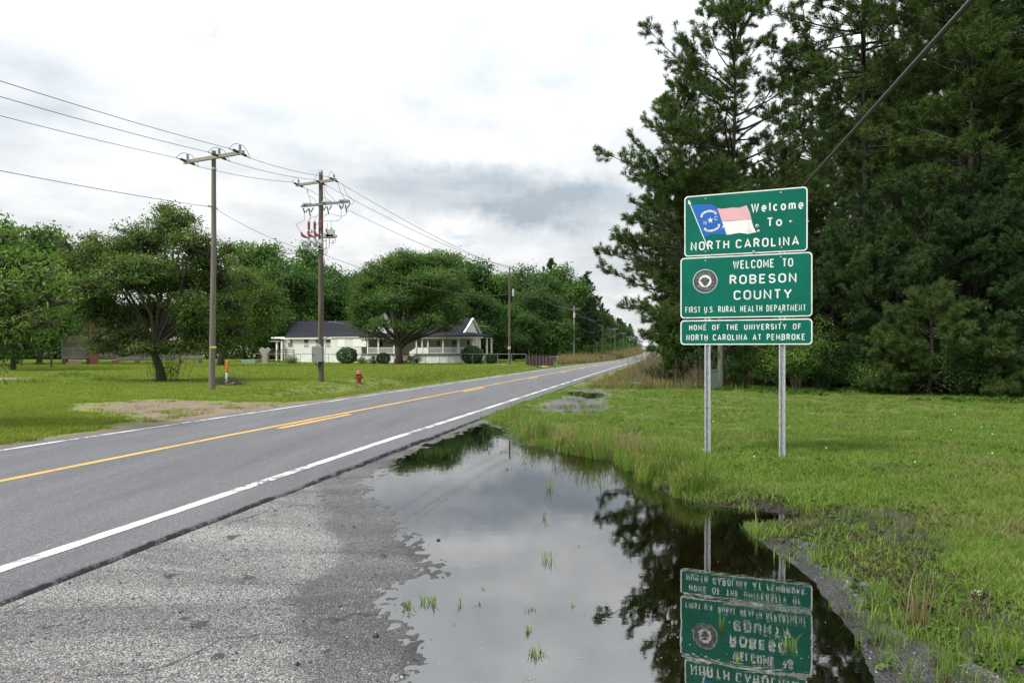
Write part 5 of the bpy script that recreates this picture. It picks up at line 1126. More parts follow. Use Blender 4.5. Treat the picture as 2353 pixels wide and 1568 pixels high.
def loop(a, b, up, n=10, side=Vector((0, 0, 0))):
    a = Vector(a); b = Vector(b); return [a.lerp(b, t / n) + Vector((0, 0, up * 4 * (t / n) * (1 - t / n))) + side * sin(pi * t / n) for t in range(n + 1)]
PA_Y = 27.0; ga = on(487, 0, PA_Y); pA = empty('utility_pole', ga, 'nearest tall grey utility pole with one crossarm on the left lawn', 'utility pole')
top = at(491, 347, PA_Y); mb = MB(); mb.tube([(ga[0], ga[1], ga[2] - .5), (ga[0], ga[1], ga[2] + .8), (top[0], top[1], top[2] * .6), top], [.125, .12, .10, .082], 12); mb.build('shaft', M_pole, pA)
AL = Vector(at(430, 375, 27.55)); AR = Vector(at(566, 352, 26.25)); ad = (AR - AL).normalized(); fo = Vector((ad.y, -ad.x, 0)) * .14
mb = MB(); mb.bar(AL + fo, AR + fo, .10, .13); mb.build('crossarm', M_arm, pA)
mb = MB(); c0 = Vector(top); mb.lathe((c0.x, c0.y, c0.z - .75), [(.10, 0), (.105, .02), (.105, .05), (.10, .07)], 10); mb.build('band', M_galv, pA)
mb = MB(); yx = at(490, 797, PA_Y - .13); mb.box(yx, (.24, .01, .07)); mb.build('yellow_tag', simple('yellow_tag', (.6, .42, .05), .5), pA)
ph_A = [AL.lerp(AR, .06) + fo, AL.lerp(AR, .60) + fo, AL.lerp(AR, .94) + fo]
TA_in = []; TA_out = []
for q in ph_A:
    mb = MB(); insul(mb, q + Vector((0, 0, .06)), .24, .062); mb.build('insulator', M_ins, pA)
    for sg, lst in ((-1, TA_in), (1, TA_out)):
        d = RD * sg; a = q + d * .10; b = q + d * .42 + Vector((0, 0, -.02)); mb = MB(); mb.tube([q, a], .012, 4); insul(mb, a, .32, .055, d, 6, .03); mb.tube([b, b + d * .25], .016, 5); mb.build('dead_end_insulator', M_dk, pA); lst.append(b + d * .25)
    mb = MB(); mb.tube(loop(TA_in[-1], q + Vector((0, 0, .31)), .10), .011, 4); mb.tube(loop(q + Vector((0, 0, .31)), TA_out[-1], .14), .011, 4); mb.build('jumper_wire', M_wire, pA)
NA = Vector(at(489, 476, PA_Y)); mb = MB(); mb.tube([NA - RD * .3, NA + RD * .3], .02, 5); mb.build('neutral_clamp', M_dk, pA)
# pole B with switch gear
PB_Y = 33.5; gb = on(737, 0, PB_Y); pB = empty('utility_pole', gb, 'brown utility pole carrying red switch gear and a grey control cabinet', 'utility pole')
top = at(737, 397, PB_Y); mb = MB(); mb.tube([(gb[0], gb[1], gb[2] - .5), (gb[0], gb[1], gb[2] + 1), (top[0], top[1], top[2] * .6), top], [.15, .145, .125, .10], 12); mb.build('shaft', M_pole2, pB)
def Bq(rx, ry, dY=0.0): return Vector(at((990 + rx / 4.48) * .672, (550 + ry / 4.48) * .672, PB_Y - .18 + dY))
BL_ = Vector(at(686, 427.5, 34.0)); BR_ = Vector(at(777, 414.5, 33.0)); fb = Vector((-.07, -.16, 0))
mb = MB(); mb.bar(BL_ + fb, BR_ + fb, .10, .12); mb.build('crossarm', M_arm, pB)
ph_B = [BL_.lerp(BR_, .06) + fb, Bq(492, 165) - Vector((0, 0, .22)), BL_.lerp(BR_, .95) + fb]; TB_in = []; TB_out = []
for i, q in enumerate(ph_B):
    mb = MB(); insul(mb, q + Vector((0, 0, .05)), .22, .055); mb.build('insulator', M_ins, pB)
    q2 = q if i != 1 else q + Vector((-.05, 0, -.32))
    for sg, lst in ((-1, TB_in), (1, TB_out)):
        d = RD * sg; a = q2 + d * .10; b = q2 + d * .40; mb = MB(); mb.tube([q2, a], .012, 4); insul(mb, a, .30, .05, d, 6, .028); mb.tube([b, b + d * .2], .015, 5); mb.build('dead_end_insulator', M_dk, pB); lst.append(b + d * .2)
    mb = MB(); mb.tube(loop(TB_in[-1], q + Vector((0, 0, .28)), .16), .010, 4); mb.build('jumper_wire', M_wire, pB)
S0, S1 = Bq(182, 695, .4), Bq(918, 622, -.4); mb = MB(); mb.bar(S0, S1, .09, .11); mb.build('steel_arm', M_steel, pB)
sdv = S1 - S0
for t in (.12, .52, .88):
    p = S0 + sdv * t; mb = MB(); mb.box(p + Vector((0, 0, .09)), (.42, .14, .07)); mb.build('switch_mount', M_lgrey, pB)
for (x0, y0, x1, y1) in [(205, 725, 232, 795), (300, 725, 245, 790), (300, 735, 315, 845), (365, 715, 325, 785), (510, 700, 510, 760), (560, 690, 520, 765), (575, 700, 597, 812), (645, 680, 605, 750), (760, 675, 785, 735), (830, 655, 795, 735), (855, 670, 872, 790), (930, 645, 880, 725)]:
    a = Bq(x0, y0); b = Bq(x1, y1); mb = MB(); L = (b - a).length; insul(mb, a, L, .045, (b - a).normalized(), 5, .022); mb.build('cutout_switch', M_dk if y1 > 770 else M_steel, pB)
def curve(name, pts, r, m, par, dY=0.0):
    P = [Bq(x, y, dY) for x, y in pts]; out = []
    for i in range(len(P) - 1):
        p0, p1, p2, p3 = P[max(i - 1, 0)], P[i], P[i + 1], P[min(i + 2, len(P) - 1)]
        for k in range(5): t = k / 5; out.append(.5 * ((2 * p1) + (p2 - p0) * t + (2 * p0 - 5 * p1 + 4 * p2 - p3) * t * t + (3 * p1 - p0 - 3 * p2 + p3) * t ** 3))
    out.append(P[-1]); mb = MB(); mb.tube(out, r, 4); return mb.build(name, m, par)
for pts in ([(255, 430), (290, 530), (315, 600), (318, 680)], [(275, 440), (290, 525), (370, 580), (415, 665)], [(528, 330), (530, 480), (545, 560), (565, 640)], [(568, 350), (555, 440), (600, 520), (660, 570), (697, 625)], [(742, 340), (770, 450), (820, 540), (848, 605)], [(825, 385), (870, 500), (975, 605), (975, 640), (940, 668)],
            [(228, 795), (226, 880), (215, 915), (115, 965), (110, 990), (175, 1090)], [(318, 845), (310, 900), (312, 935)], [(597, 812), (640, 815), (700, 830), (790, 850), (850, 830), (878, 790)], [(790, 735), (790, 830), (775, 890), (700, 920), (600, 922), (500, 918)], [(420, 850), (340, 860), (300, 900), (290, 930)], [(600, 815), (540, 820), (470, 805), (410, 850), (385, 925)], [(570, 825), (500, 870), (480, 915)], [(500, 918), (440, 950), (405, 985)],
            [(520, 1350), (520, 1420), (545, 1445), (560, 1400), (545, 1345)], [(540, 1345), (530, 1400), (550, 1440), (575, 1400), (570, 1340)], [(690, 1150), (700, 1190), (690, 1215), (640, 1225)], [(690, 1205), (710, 1230), (690, 1250), (620, 1255)]):
    curve('lead_wire', pts, .009, M_wire, pB)
for x in (293, 383, 480):
    a = Bq(x, 930 if x < 400 else 910, -.05); b = Bq(x, 1045 if x < 400 else 1030, -.05); mb = MB(); insul(mb, b, (a - b).length, .075, (0, 0, 1), 6, .055); mb.build('red_bushing_cover', M_red, pB)
    mb = MB(); c = Bq(x + 3, 1048, -.05); insul(mb, c - Vector((0, 0, .22)), .22, .05, (0, 0, 1), 4, .03); mb.build('bushing', M_dk, pB)
for (x, y) in ((175, 1090), (275, 1080), (370, 1070)):
    mb = MB(); mb.tube([Bq(x, y, -.1), Bq(x + 18, y + 45, -.1), Bq(x + 55, y + 70, -.1), Bq(x + 110, y + 90, -.1)], [.035, .075, .065, .03], 8); mb.build('red_elbow_cover', M_red, pB)
for x in (295, 390, 482):
    mb = MB(); p = Bq(x, 1300); mb.lathe(p, [(.03, -.06), (.05, 0), (.115, .03), (.115, .26), (.09, .30), (.05, .34), (.05, .62), (.07, .64), (.03, .7)], 12); mb.build('recloser_tank', M_lgrey, pB)
    mb = MB(); mb.tube([Bq(x - 60, 1222, -.1), Bq(x + 10, 1268, -.1)], .055, 8); mb.build('operating_arm', M_lgrey, pB)
for a, b in (((220, 1235), (220, 1350)), ((268, 1255), (268, 1350)), ((220, 1350), (520, 1345)), ((560, 1200), (560, 1330)), ((505, 1340), (605, 1335)), ((230, 1225), (560, 1222)), ((505, 1180), (690, 1180)), ((610, 1190), (605, 1320)), ((665, 1230), (665, 1280)), ((250, 1350), (480, 1290)), ((510, 1205), (510, 1340))):
    mb = MB(); mb.bar(Bq(*a), Bq(*b), .035); mb.build('frame_bar', M_lgrey, pB)
for (x, y, w, h) in ((635, 1115, .30, .36), (565, 1140, .26, .20), (640, 1150, .5, .10)):
    mb = MB(); mb.box(Bq(x, y), (w, .3, h)); mb.build('sensor_box', M_lgrey, pB)
for x, y0, y1 in ((637, 1020, 1080), (578, 1065, 1110), (560, 1035, 1090), (340, 1055, 1110)):
    mb = MB(); a = Bq(x, y1); insul(mb, a, (Bq(x, y0) - a).length, .045, (0, 0, 1), 5, .022); mb.build('arrester', M_dk, pB)
for x, y0, y1 in ((634, 915, 1020), (578, 950, 1065)): mb = MB(); mb.tube([Bq(x, y0), Bq(x, y1)], .008, 4); mb.build('rod', M_dk, pB)
q = Vector(at(729.5, 813, PB_Y - .28)); mb = MB(); mb.box(q, (.50, .22, .76)); cab = mb.build('control_cabinet', M_box, pB)
mb = MB(); mb.box(q + Vector((0, -.116, 0)), (.47, .012, .72)); mb.build('door', M_box, cab); mb = MB(); mb.box(q + Vector((-.20, -.13, -.02)), (.03, .02, .10)); mb.build('latch', M_dk, cab)
for dx_ in (-.21, -.09, .06, .20):
    mb = MB(); mb.box(q + Vector((dx_, -.1245, .33)), (.03, .004, .05)); mb.build('yellow_mark', MATS['yellow_tag'], cab)
mb = MB(); mb.box(q + Vector((.10, 0, .43)), (.09, .1, .1)); mb.build('conduit_fitting', M_lgrey, cab)
mb = MB(); m0 = Vector(at(746.5, 822, PB_Y - .28)); m1 = Vector(at(747, 777, PB_Y - .28)); mb.tube([m0, m1], .017, 6); mb.lathe(m1, [(.02, -.02), (.09, 0), (.085, .05), (.04, .075)], 10); mb.build('antenna_mast', M_conc, pB)
mb = MB(); mb.tube([q + Vector((-.1, 0, -.38)), q + Vector((-.05, 0, -.55)), q + Vector((.05, .05, -.62)), q + Vector((.1, .1, -.45))], .02, 5); mb.tube([m0, m0 + Vector((.0, 0, -.15)), q + Vector((.22, 0, -.45)), q + Vector((.15, 0, -.38))], .02, 5); mb.build('cable_loop', M_dk, pB)
mb = MB(); mb.tube([q + Vector((.09, .05, .45)), Vector((gb[0] + .12, gb[1] - .1, 6.0))], .022, 5); mb.build('riser_conduit', M_dk, pB)
NB = Vector(at(735, 582, PB_Y))
# the rest of the line
WP = [(1170, 80, 614, 'third utility pole with a white meter box beside the farmhouse drive', M_pole2, 2.3), (1318, 133, 703, 'pale white utility pole beyond the mailbox on the left of the road', M_conc, 2.0), (1383, 190, 734, 'grey utility pole with three stacked wires past the white one', M_pole, 0), (1412, 243, 753, 'utility pole sixth along the left roadside', M_pole, 2.6), (1432, 296, 763, 'utility pole seventh along the left roadside', M_pole, 2.6), (1445.5, 350, 772, 'utility pole with a transformer far down the left roadside', M_pole, 2.6), (1455, 405, 776, 'small far utility pole just before the road crest', M_pole, 2.6), (1463, 460, 779, 'tiny utility pole at the road crest', M_pole, 2.6), (1469, 520, 781, 'tiny utility pole beyond the road crest', M_pole, 2.6), (1474, 590, 783, 'farthest tiny utility pole beyond the road crest', M_pole, 2.6)]
pd = Vector((1, -SL, 0)).normalized(); chain = [(TB_out, NB)]
for i, (u, Y, vt, lab, m, aw) in enumerate(WP):
    g_ = on(u, 0, Y); t_ = Vector(at(u + .6, vt, Y)); P_ = empty('utility_pole', g_, lab, 'utility pole', 'utility poles along the left roadside' if i > 2 else None)
    th = 1.0 + max(0, (Y - 200) / 400); mb = MB(); mb.tube([(g_[0], g_[1], g_[2] - .4), t_], [.15 * th, .095 * th], 8); mb.build('shaft', m, P_)
    if aw:
        c = t_ - Vector((0, 0, .62 if i < 2 else .3)) - RD * .12; a, b = c - pd * aw / 2, c + pd * aw / 2; mb = MB(); mb.bar(a, b, .10 * th, .12 * th); mb.build('crossarm', M_arm, P_)
        for k in (-.45, .45): mb = MB(); mb.bar(c + pd * aw * k * .55, t_ - Vector((0, 0, 1.3)), .03); mb.build('brace', M_steel, P_)
        at_ = [c - pd * aw * .46 + Vector((0, 0, .2)), t_ + Vector((0, 0, .12)) if i < 2 else c + Vector((0, 0, .2)), c + pd * aw * .46 + Vector((0, 0, .2))]
    else: at_ = [t_ + Vector((.12, 0, -.1)), t_ + Vector((.12, 0, -1.6)), t_ + Vector((.12, 0, -.8))]
    if Y < 310:
        for p in at_: mb = MB(); insul(mb, p - Vector((0, 0, .17)), .17, .05); mb.build('insulator', M_ins, P_)
    if i == 0:
        mb = MB(); mb.lathe((t_.x + .42, t_.y - .1, t_.z - 3.4), [(.02, 0), (.12, .02), (.12, .75), (.10, .82), (.03, .86)], 10); mb.build('transformer', M_lgrey, P_)
        mb = MB(); mb.bar(t_ + Vector((.1, 0, -2.1)), t_ + Vector((.6, 0, -2.0)), .05); mb.bar(t_ + Vector((.6, 0, -1.9)), t_ + Vector((.55, 0, -2.4)), .06); mb.build('cutout_switch', M_dk, P_)
        mb = MB(); mb.box((g_[0] - .02, g_[1] - .2, g_[2] + 2.05), (.32, .2, .34)); mb.build('meter_box', M_conc, P_)
    if i in (1, 5): mb = MB(); mb.lathe((t_.x + (.0), t_.y - .35, t_.z - 2.3), [(.02, 0), (.22, .03), (.22, .85), (.18, .92), (.05, .95)], 10); mb.build('transformer', M_conc, P_)
    chain.append((at_, t_ - Vector((0, 0, 3.1 if i < 2 else 2.6))))
def wire(a, b, sag, label, r=.009, n=22, name='power_line', group='overhead power lines'):
    a = Vector(a); b = Vector(b); pts = [a.lerp(b, i / n) - Vector((0, 0, 4 * sag * (i / n) * (1 - i / n))) for i in range(n + 1)]
    rr_ = [max(r, .00030 * p.y) if p.y > 0 else r for p in pts]; mb = MB(); mb.tube(pts, rr_, 5); o = mb.build(name, M_wire); return tag(o, label, 'power line', group)
nm3 = ('left', 'middle', 'right')
# spans that come in over the left edge of the photo
for q, (v0, nm) in zip(TA_in + [NA], ((266, 'third wire from the top at the left edge of the photo'), (222, 'second wire from the top at the left edge of the photo'), (186, 'topmost wire entering at the left edge of the photo'), (392, 'lowest wire entering at the left edge of the photo'))):
    d = Vector((-.20, -1, 0)); kx = -.75; t = (kx * q.y - q.x) / (d.x - kx * d.y) ; yy = q.y - t; z0 = CH + (HZ - v0) * yy / F; Ls = 50.0; tau = t / Ls; zend = q.z + .1
    sag = (q.z + (zend - q.z) * tau - z0) / (4 * tau * (1 - tau)); wire(q, (q.x + d.x * Ls, q.y + d.y * Ls, zend), sag, nm, .010, 40)
for k in range(3): wire(TA_out[k], TB_in[k], .10, 'wire between the two nearest poles, %s one of three' % nm3[k], .010)
wire(NA, NB, .25, 'low neutral wire between the two nearest poles', .009)
for i in range(len(chain) - 1):
    A_, B_ = chain[i], chain[i + 1]; nmp = ('switch gear pole to the third pole', 'third pole to the white pole', 'white pole to the dark fifth pole')[i] if i < 3 else None
    for k in range(3):
        Lh = (Vector(B_[0][k]) - Vector(A_[0][k])).length; wire(A_[0][k], B_[0][k], (.55, 1.0, 1.0)[i] if i < 3 else 1.2, 'wire from the %s, %s one of three' % (nmp, nm3[k]) if nmp else 'thin wire of a far span along the left roadside', .009 if i < 2 else .010, group='overhead power lines' if nmp else 'far spans of the power line')
    wire(A_[1], B_[1], (.9, 1.5, 1.5)[i] if i < 3 else 1.5, 'low neutral wire from the %s' % nmp if nmp else 'thin neutral wire of a far span along the left roadside', .009, group='overhead power lines' if nmp else 'far neutral spans of the power line')
# the weathered post behind the sign and its heavy black cable
g_ = on(1655, 0, 27.6); wpst = empty('service_pole', g_, 'weathered grey green post behind the left sign post', 'pole'); mb = MB(); mb.tube([(g_[0] + .02, g_[1], g_[2] - .3), (g_[0], g_[1], 5.1)], [.125, .105], 10); mb.build('shaft', simple('green_grey_wood', (.115, .13, .10), .9, .3, 3, stretch=(5, 5, .4)), wpst)
e0 = Vector(at(2233, 0, 6)); e1 = Vector(at(1655, 638, 27.5)); d = e1 - e0; mb = MB(); n = 30; mb.tube([e0 + d * (t / n * 1.35 - .35) - Vector((0, 0, 0)) for t in range(n + 1)], .027, 8)
o = mb.build('black_cable', simple('black_cable', (.012, .012, .013), .35, .1, spec=.6)); tag(o, 'heavy black cable sloping down from the top right corner', 'cable')

# ------------------------------------------------------------------ small things on the left lawn
M_hyd = simple('hydrant_red', (.21, .040, .018), .6, .25, 9, dirt=(.28, .11, .05)); M_hydo = simple('hydrant_faded_cap', (.30, .10, .045), .6, .2, 9)
g_ = on(824, 875); hy = empty('fire_hydrant', g_, 'faded red fire hydrant on the lawn by the road', 'fire hydrant'); hy_s = 1.0
mb = MB(); mb.lathe(g_, [(.20, -.03), (.20, .03), (.12, .04), (.115, .38), (.15, .40), (.15, .45), (.12, .46)], 16); mb.build('barrel', M_hyd, hy)
mb = MB(); mb.lathe((g_[0], g_[1], g_[2] + .46), [(.125, 0), (.205, .01), (.205, .035), (.15, .06), (.13, .13), (.085, .19), (.04, .215), (.035, .27), (.02, .275)], 16); mb.build('bonnet', M_hydo, hy)
for dx_, dy_, r_, l_ in ((1, 0, .055, .19), (-1, 0, .055, .19), (.25, -1, .085, .20)):
    d = Vector((dx_, dy_, 0)).normalized(); mb = MB(); mb.lathe(Vector(g_) + Vector((0, 0, .30)), [(r_, .08), (r_, l_ - .05), (r_ * 1.35, l_ - .04), (r_ * 1.35, l_), (.02, l_ + .01), (.02, l_ + .035)], 12, d); mb.build('outlet', M_hyd, hy)
g_ = on(520, 886); mk = empty('marker_post', g_, 'orange topped white marker post beside the nearest pole', 'marker post')
d = Vector((.035, 0, 1)); mb = MB(); p0 = Vector(g_); mb.tube([p0 - d * .1, p0 + d * .60], .045, 10); mb.build('white_base', simple('white_plastic', (.66, .67, .66), .45, .06, 5, dirt=(.5, .48, .44)), mk)
mb = MB(); mb.tube([p0 + d * .60, p0 + d * .64], .047, 10); mb.build('dark_band', M_char, mk); M_or = simple('orange_plastic', (.68, .13, .015), .45, .08, 5)
mb = MB(); mb.lathe(p0 + d * .64, [(.05, 0), (.05, .43), (.042, .47), (.02, .49)], 12, d); mb.build('orange_top', M_or, mk)
mb = MB(); mb.bar(p0 + Vector((.05, -.1, .05)), p0 + Vector((.42, -.15, .17)), .07, .05); tag(mb.build('fallen_post', simple('pale_board', (.42, .42, .38), .8)), 'broken pale post lying in the brush by the marker post', 'post')
mb = MB(); r = np.random.default_rng(8)
for i in range(60):
    a = r.uniform(0, 6.28); c = p0 + Vector((.12, -.05, 0)); R1 = r.uniform(.25, .75); pts = [c + Vector((R1 * cos(a + t * 1.6) * 1.1, .35 * R1 * sin(a + t * 1.6), .05 + r.uniform(.1, .45) * sin(pi * t))) for t in np.linspace(0, 1, 6)]; mb.tube(pts, .007, 3, cap=False)
o = mb.build('brush_pile', simple('dead_twigs', (.065, .055, .042), .9, .3)); tag(o, 'tangle of dead vines round the marker post', 'brush pile', kind='stuff')
mb = MB(); mb.lathe(p0 + Vector((.0, -.12, -.02)), [(.34, 0), (.28, .04), (.1, .07), (.02, .08)], 14); tag(mb.build('dirt_mound', simple('red_dirt', (.20, .105, .06), .95, .3, 12)), 'small reddish dirt mound under the marker post', 'dirt mound')
# right verge bits
g_ = on(1530, 0, 36); mk = empty('marker_stake', g_, 'leaning orange marker stake in the brown weeds left of the sign', 'marker post'); p0 = Vector(g_); d = Vector((-.11, 0, 1))
mb = MB(); mb.tube([p0 - d * .1, p0 + d * .72], .035, 8); mb.build('base', M_conc, mk); mb = MB(); mb.tube([p0 + d * .30, p0 + d * .98], .058, 10); mb.build('orange_sleeve', M_or, mk)
p = on(1475, 892); a = Vector(p) + Vector((-.35, .5, .16)); b = Vector(p) + Vector((.05, -.3, .12)); lg = empty('fallen_log', p, 'short weathered log lying at the edge of the brown weeds', 'log'); mb = MB(); mb.tube([a, (a + b) / 2 + Vector((0, 0, .02)), b], [.10, .115, .12], 10, cap=True); mb.build('bark', M_barkg, lg); mb = MB(); mb.lathe(b, [(.105, 0), (.10, .006)], 12, (b - a).normalized()); mb.build('cut_end', simple('cut_wood', (.30, .25, .18), .8), lg)
g_ = on(1636, 0, 27.0); ub = empty('utility_pedestal', g_, 'pale green utility pedestal just right of the left sign post', 'utility box'); M_ped = simple('pedestal_green', (.085, .115, .095), .7); mb = MB(); mb.box((g_[0], g_[1], g_[2] + .36), (.40, .3, .78)); mb.build('housing', M_ped, ub); mb = MB(); mb.box((g_[0], g_[1], g_[2] + .77), (.43, .33, .05)); mb.build('lid', M_ped, ub)
g_ = on(1488, 0, 62); sg_ = empty('small_sign', g_, 'small tilted blue and white sign on the right verge', 'sign'); c = Vector(at(1488, 828, 62)); mb = MB(); mb.box(c, (.55, .03, .75), rz=.5); mb.build('panel', M_white, sg_); mb = MB(); mb.box(c + Vector((.03, -.03, .05)), (.32, .01, .42), rz=.5); mb.build('blue_print', M_blue, sg_); mb = MB(); mb.tube([(c.x, c.y + .05, g_[2] - .1), c + Vector((0, .05, .2))], .03, 6); mb.build('post', M_galv, sg_)
a = Vector(on(1497, 0, 58)); b = Vector(at(1510, 820, 60)); mb = MB(); mb.tube([Vector(at(1497, 832, 58)), b], .02, 5); mb.tube([b, b + Vector((.25, 0, .35))], .06, 6); tag(mb.build('guy_guard', M_lgrey), 'thin guy wire with a white guard slanting on the right verge', 'guy wire')
# a delivery of roadside things in the distance
g_ = on(1498, 0, 150); mbx = empty('brick_mailbox', g_, 'grey block pillar on the right of the road near the crest', 'pillar'); mb = MB(); mb.box((g_[0] + .6, g_[1], g_[2] + 1.0), (2.0, 1.2, 3.2)); mb.build('pillar', simple('grey_block', (.17, .18, .19), .9, .3, 2), mbx); mb = MB(); mb.box((g_[0] + .6, g_[1], g_[2] + 2.68), (2.3, 1.5, .15)); mb.build('cap', M_conc, mbx)
def mailbox(label, u, v, Y, pc, flip=1):
    g_ = on(u, v, Y); o = empty('mailbox', g_, label, 'mailbox'); x, y, z = g_; mb = MB(); mb.box((x, y, z + .5), (.10, .10, 1.1)); mb.build('post', pc, o)
    mb = MB(); prof = [(-.13, 0), (.13, 0), (.13, .14)] + [(.13 * cos(radians(a)), .14 + .13 * sin(radians(a))) for a in range(20, 170, 25)] + [(-.13, .14)]; mb.prism([(x - .42 * flip, y + a_, z + 1.08 + b_) for a_, b_ in prof], (.62 * flip, 0, 0)); mb.build('box', M_dk, o)
    mb = MB(); mb.prism([(x + .20 * flip, y + a_ * 1.04, z + 1.075 + b_ * 1.04) for a_, b_ in prof], (.03 * flip, 0, 0)); mb.build('door', M_lgrey, o); mb = MB(); mb.box((x, y, z + 1.06), (.5, .2, .03)); mb.build('shelf', M_conc, o); return o
mailbox('black mailbox on a green post where the farm drive meets the road', 1274.5, 841, 66, simple('green_post', (.03, .16, .09), .6))
mailbox('small black mailbox farther along the left roadside', 1382, 829, 108, M_pole2)
# ------------------------------------------------------------------ the white farmhouse
def R3(rx, ry): return (850 + rx / 2.6144) * .672, (1000 + ry / 2.6144) * .672
HA = Vector(((651 - 1176) * 108 / F, 108, 0)); HB = Vector(((1116 - 1176) * 95 / F, 95, 0)); HD = (HB - HA).normalized(); HN = Vector((HD.y, -HD.x, 0))      # HN towards the road
def hx(rx, off=0.0):
    u = R3(rx, 0)[0]; k = (u - 1176) / F; o = HA + HN * off; return (k * o.y - o.x) / (HD.x - k * HD.y)
def hp(x, off, z): p = HA + HD * x + HN * off; return Vector((p.x, p.y, z))
def hz(rx, ry, off=0.0): p = HA + HD * hx(rx, off) + HN * off; return CH + (HZ - R3(rx, ry)[1]) * p.y / F
def hbox(mb, x0, x1, o0, o1, z0, z1): mb.prism([hp(x0, o0, z0), hp(x1, o0, z0), hp(x1, o1, z0), hp(x0, o1, z0)], (0, 0, z1 - z0))
sd_ = NT('white_siding'); v = sd_.world(); sx_ = sd_.n('ShaderNodeSeparateXYZ'); sd_.l(v, sx_.inputs[0]); fr_ = sd_.math('FRACT', sd_.math('DIVIDE', sx_.outputs[2], .125)); sd_.set(Base_Color=sd_.mix(sd_.rng(sd_.noise(v, .8, 4), .4, .7, 0, .5), (.80, .80, .79), (.72, .72, .70)), Roughness=.5); sd_.bump(fr_, 1.0, .02); M_side = sd_.m
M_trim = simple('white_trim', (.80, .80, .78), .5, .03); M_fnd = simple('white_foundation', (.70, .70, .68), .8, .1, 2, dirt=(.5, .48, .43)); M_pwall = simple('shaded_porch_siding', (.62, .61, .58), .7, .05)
sh_ = NT('roof_shingles'); v = sh_.world(); br = sh_.n('ShaderNodeTexBrick'); mp = sh_.world((3.2, 3.2, 3.2)); sh_.l(mp, br.inputs[0]); br.inputs['Scale'].default_value = 1.4; sh_.set(Base_Color=sh_.mix(sh_.rng(sh_.noise(v, 9, 4, .7), .3, .7), (.016, .017, .022), (.036, .038, .047)), Roughness=.9); sh_.b.inputs['Specular IOR Level'].default_value = .08; sh_.b.inputs['Roughness'].default_value = 1.0; M_shin = sh_.m
M_glass = simple('window_glass', (.03, .035, .04), .08, .3, 1, spec=.6); M_deckw = simple('porch_floor', (.18, .19, .20), .7)
house = empty('farmhouse', hp(17, -3, gz(*hp(17, -3, 0)[:2])), 'long white farmhouse with dark shingle roof and railed porches', 'house')
X0, X1, X2, X3, X4 = hx(312), hx(790, 0), hx(1060, 0), hx(1470), hx(2095, .6)
def hpart(nm, m, *boxes, par=None):
    mb = MB()
    for b in boxes: hbox(mb, *b)
    return mb.build(nm, m, par or house)
zf = 1.0; ze = 3.15
wl_ = hpart('wall', M_side, (X0, X1, -7, 0, .85, ze + .1)); hpart('foundation', M_fnd, (X0 + .05, X1, -6.9, -.06, -.5, .85)); hpart('fascia', M_trim, (X0 - .25, X1 - .05, .30, .42, ze - .04, ze + .32))
wm_ = hpart('wall', M_side, (X1, X2, -4, 1.55, .75, ze + .12)); hpart('foundation', M_fnd, (X1 + .05, X2 - .05, -3.9, 1.49, -.5, .75)); hpart('fascia', M_trim, (X1 - .1, X2, 1.60, 1.72, ze + .1, ze + .36))
for a, b in ((800, 862), (935, 1052)): hpart('blank_board', M_trim, (hx(a, 1.55), hx(b, 1.55), 1.56, 1.60, 1.9, 3.05), par=wm_)
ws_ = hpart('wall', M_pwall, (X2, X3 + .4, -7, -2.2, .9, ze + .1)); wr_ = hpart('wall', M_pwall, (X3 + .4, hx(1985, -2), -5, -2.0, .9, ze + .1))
hpart('foundation', M_fnd, (X2, X3 - 2.2, -2.1, 1.35, -.5, .72)); hpart('foundation', M_fnd, (X3 + .2, X4 - .2, -2.8, 1.35, -.5, .72)); hpart('vent_opening', M_glass, (hx(1100, 1.4), hx(1125, 1.4), 1.30, 1.37, .0, .55))
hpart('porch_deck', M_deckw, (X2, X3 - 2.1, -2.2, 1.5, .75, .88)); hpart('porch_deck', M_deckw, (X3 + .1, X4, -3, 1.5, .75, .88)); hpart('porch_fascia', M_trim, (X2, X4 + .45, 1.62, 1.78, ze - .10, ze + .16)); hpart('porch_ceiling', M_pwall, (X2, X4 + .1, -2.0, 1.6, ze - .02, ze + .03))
def roof(nm, pts_front, pts_back, x0, x1, xr0, xr1):
    """slopes given as (offset, z) from eave over kink to the ridge"""
    mb = MB(); A = pts_front; th = .10
    xs = lambda i, n: (x0 + (xr0 - x0) * i / (n - 1), x1 if i == 0 else xr1)
    for P_ in (A, pts_back):
        n = len(P_)
        for i in range(n - 1):
            a0, a1 = xs(i, n); b0, b1 = xs(i + 1, n); (o0, z0), (o1, z1) = P_[i], P_[i + 1]; q = [hp(a0, o0, z0), hp(a1, o0, z0), hp(b1, o1, z1), hp(b0, o1, z1)]
            mb.prism(q if P_ is A else q[::-1], (0, 0, -th))
    return mb.build(nm, M_shin, house)
zr_ = 6.05; xrl = hx(410, -4.2); xrr = hx(1985, -4.2)
roof('roof', [(.5, ze + .36), (-1.2, 4.05), (-3.6, zr_)], [(-8, ze + .3), (-6.2, 4.0), (-3.6, zr_)], hx(325, .4), X2, xrl, X2)
roof('roof', [(1.9, ze + .24), (-.4, 3.95), (-3.6, zr_)], [(-8, ze + .3), (-6.4, 4.0), (-3.6, zr_)], X2 - .2, X4 + .6, X2 - .2, xrr + .3)
mb = MB(); mb.prism([hp(xrr + .3, -.4, 3.95), hp(X4 + .6, 1.9, ze + .24), hp(X4 + .1, -3.0, ze + .3), hp(xrr + .3, -4.4, 4.0)], (0, 0, -.1)); mb.build('hip_roof', M_shin, house)
roof('box_roof', [(1.8, ze + .42), (-1.0, ze + .95)], [(-1.2, ze + .90), (-1.0, ze + .95)], X1 - .1, X2 + .1, X1 - .1, X2 + .1)
hpart('side_porch_roof', M_trim, (hx(215, 0), X0 + .3, -4, .35, ze + .05, ze + .33)); 
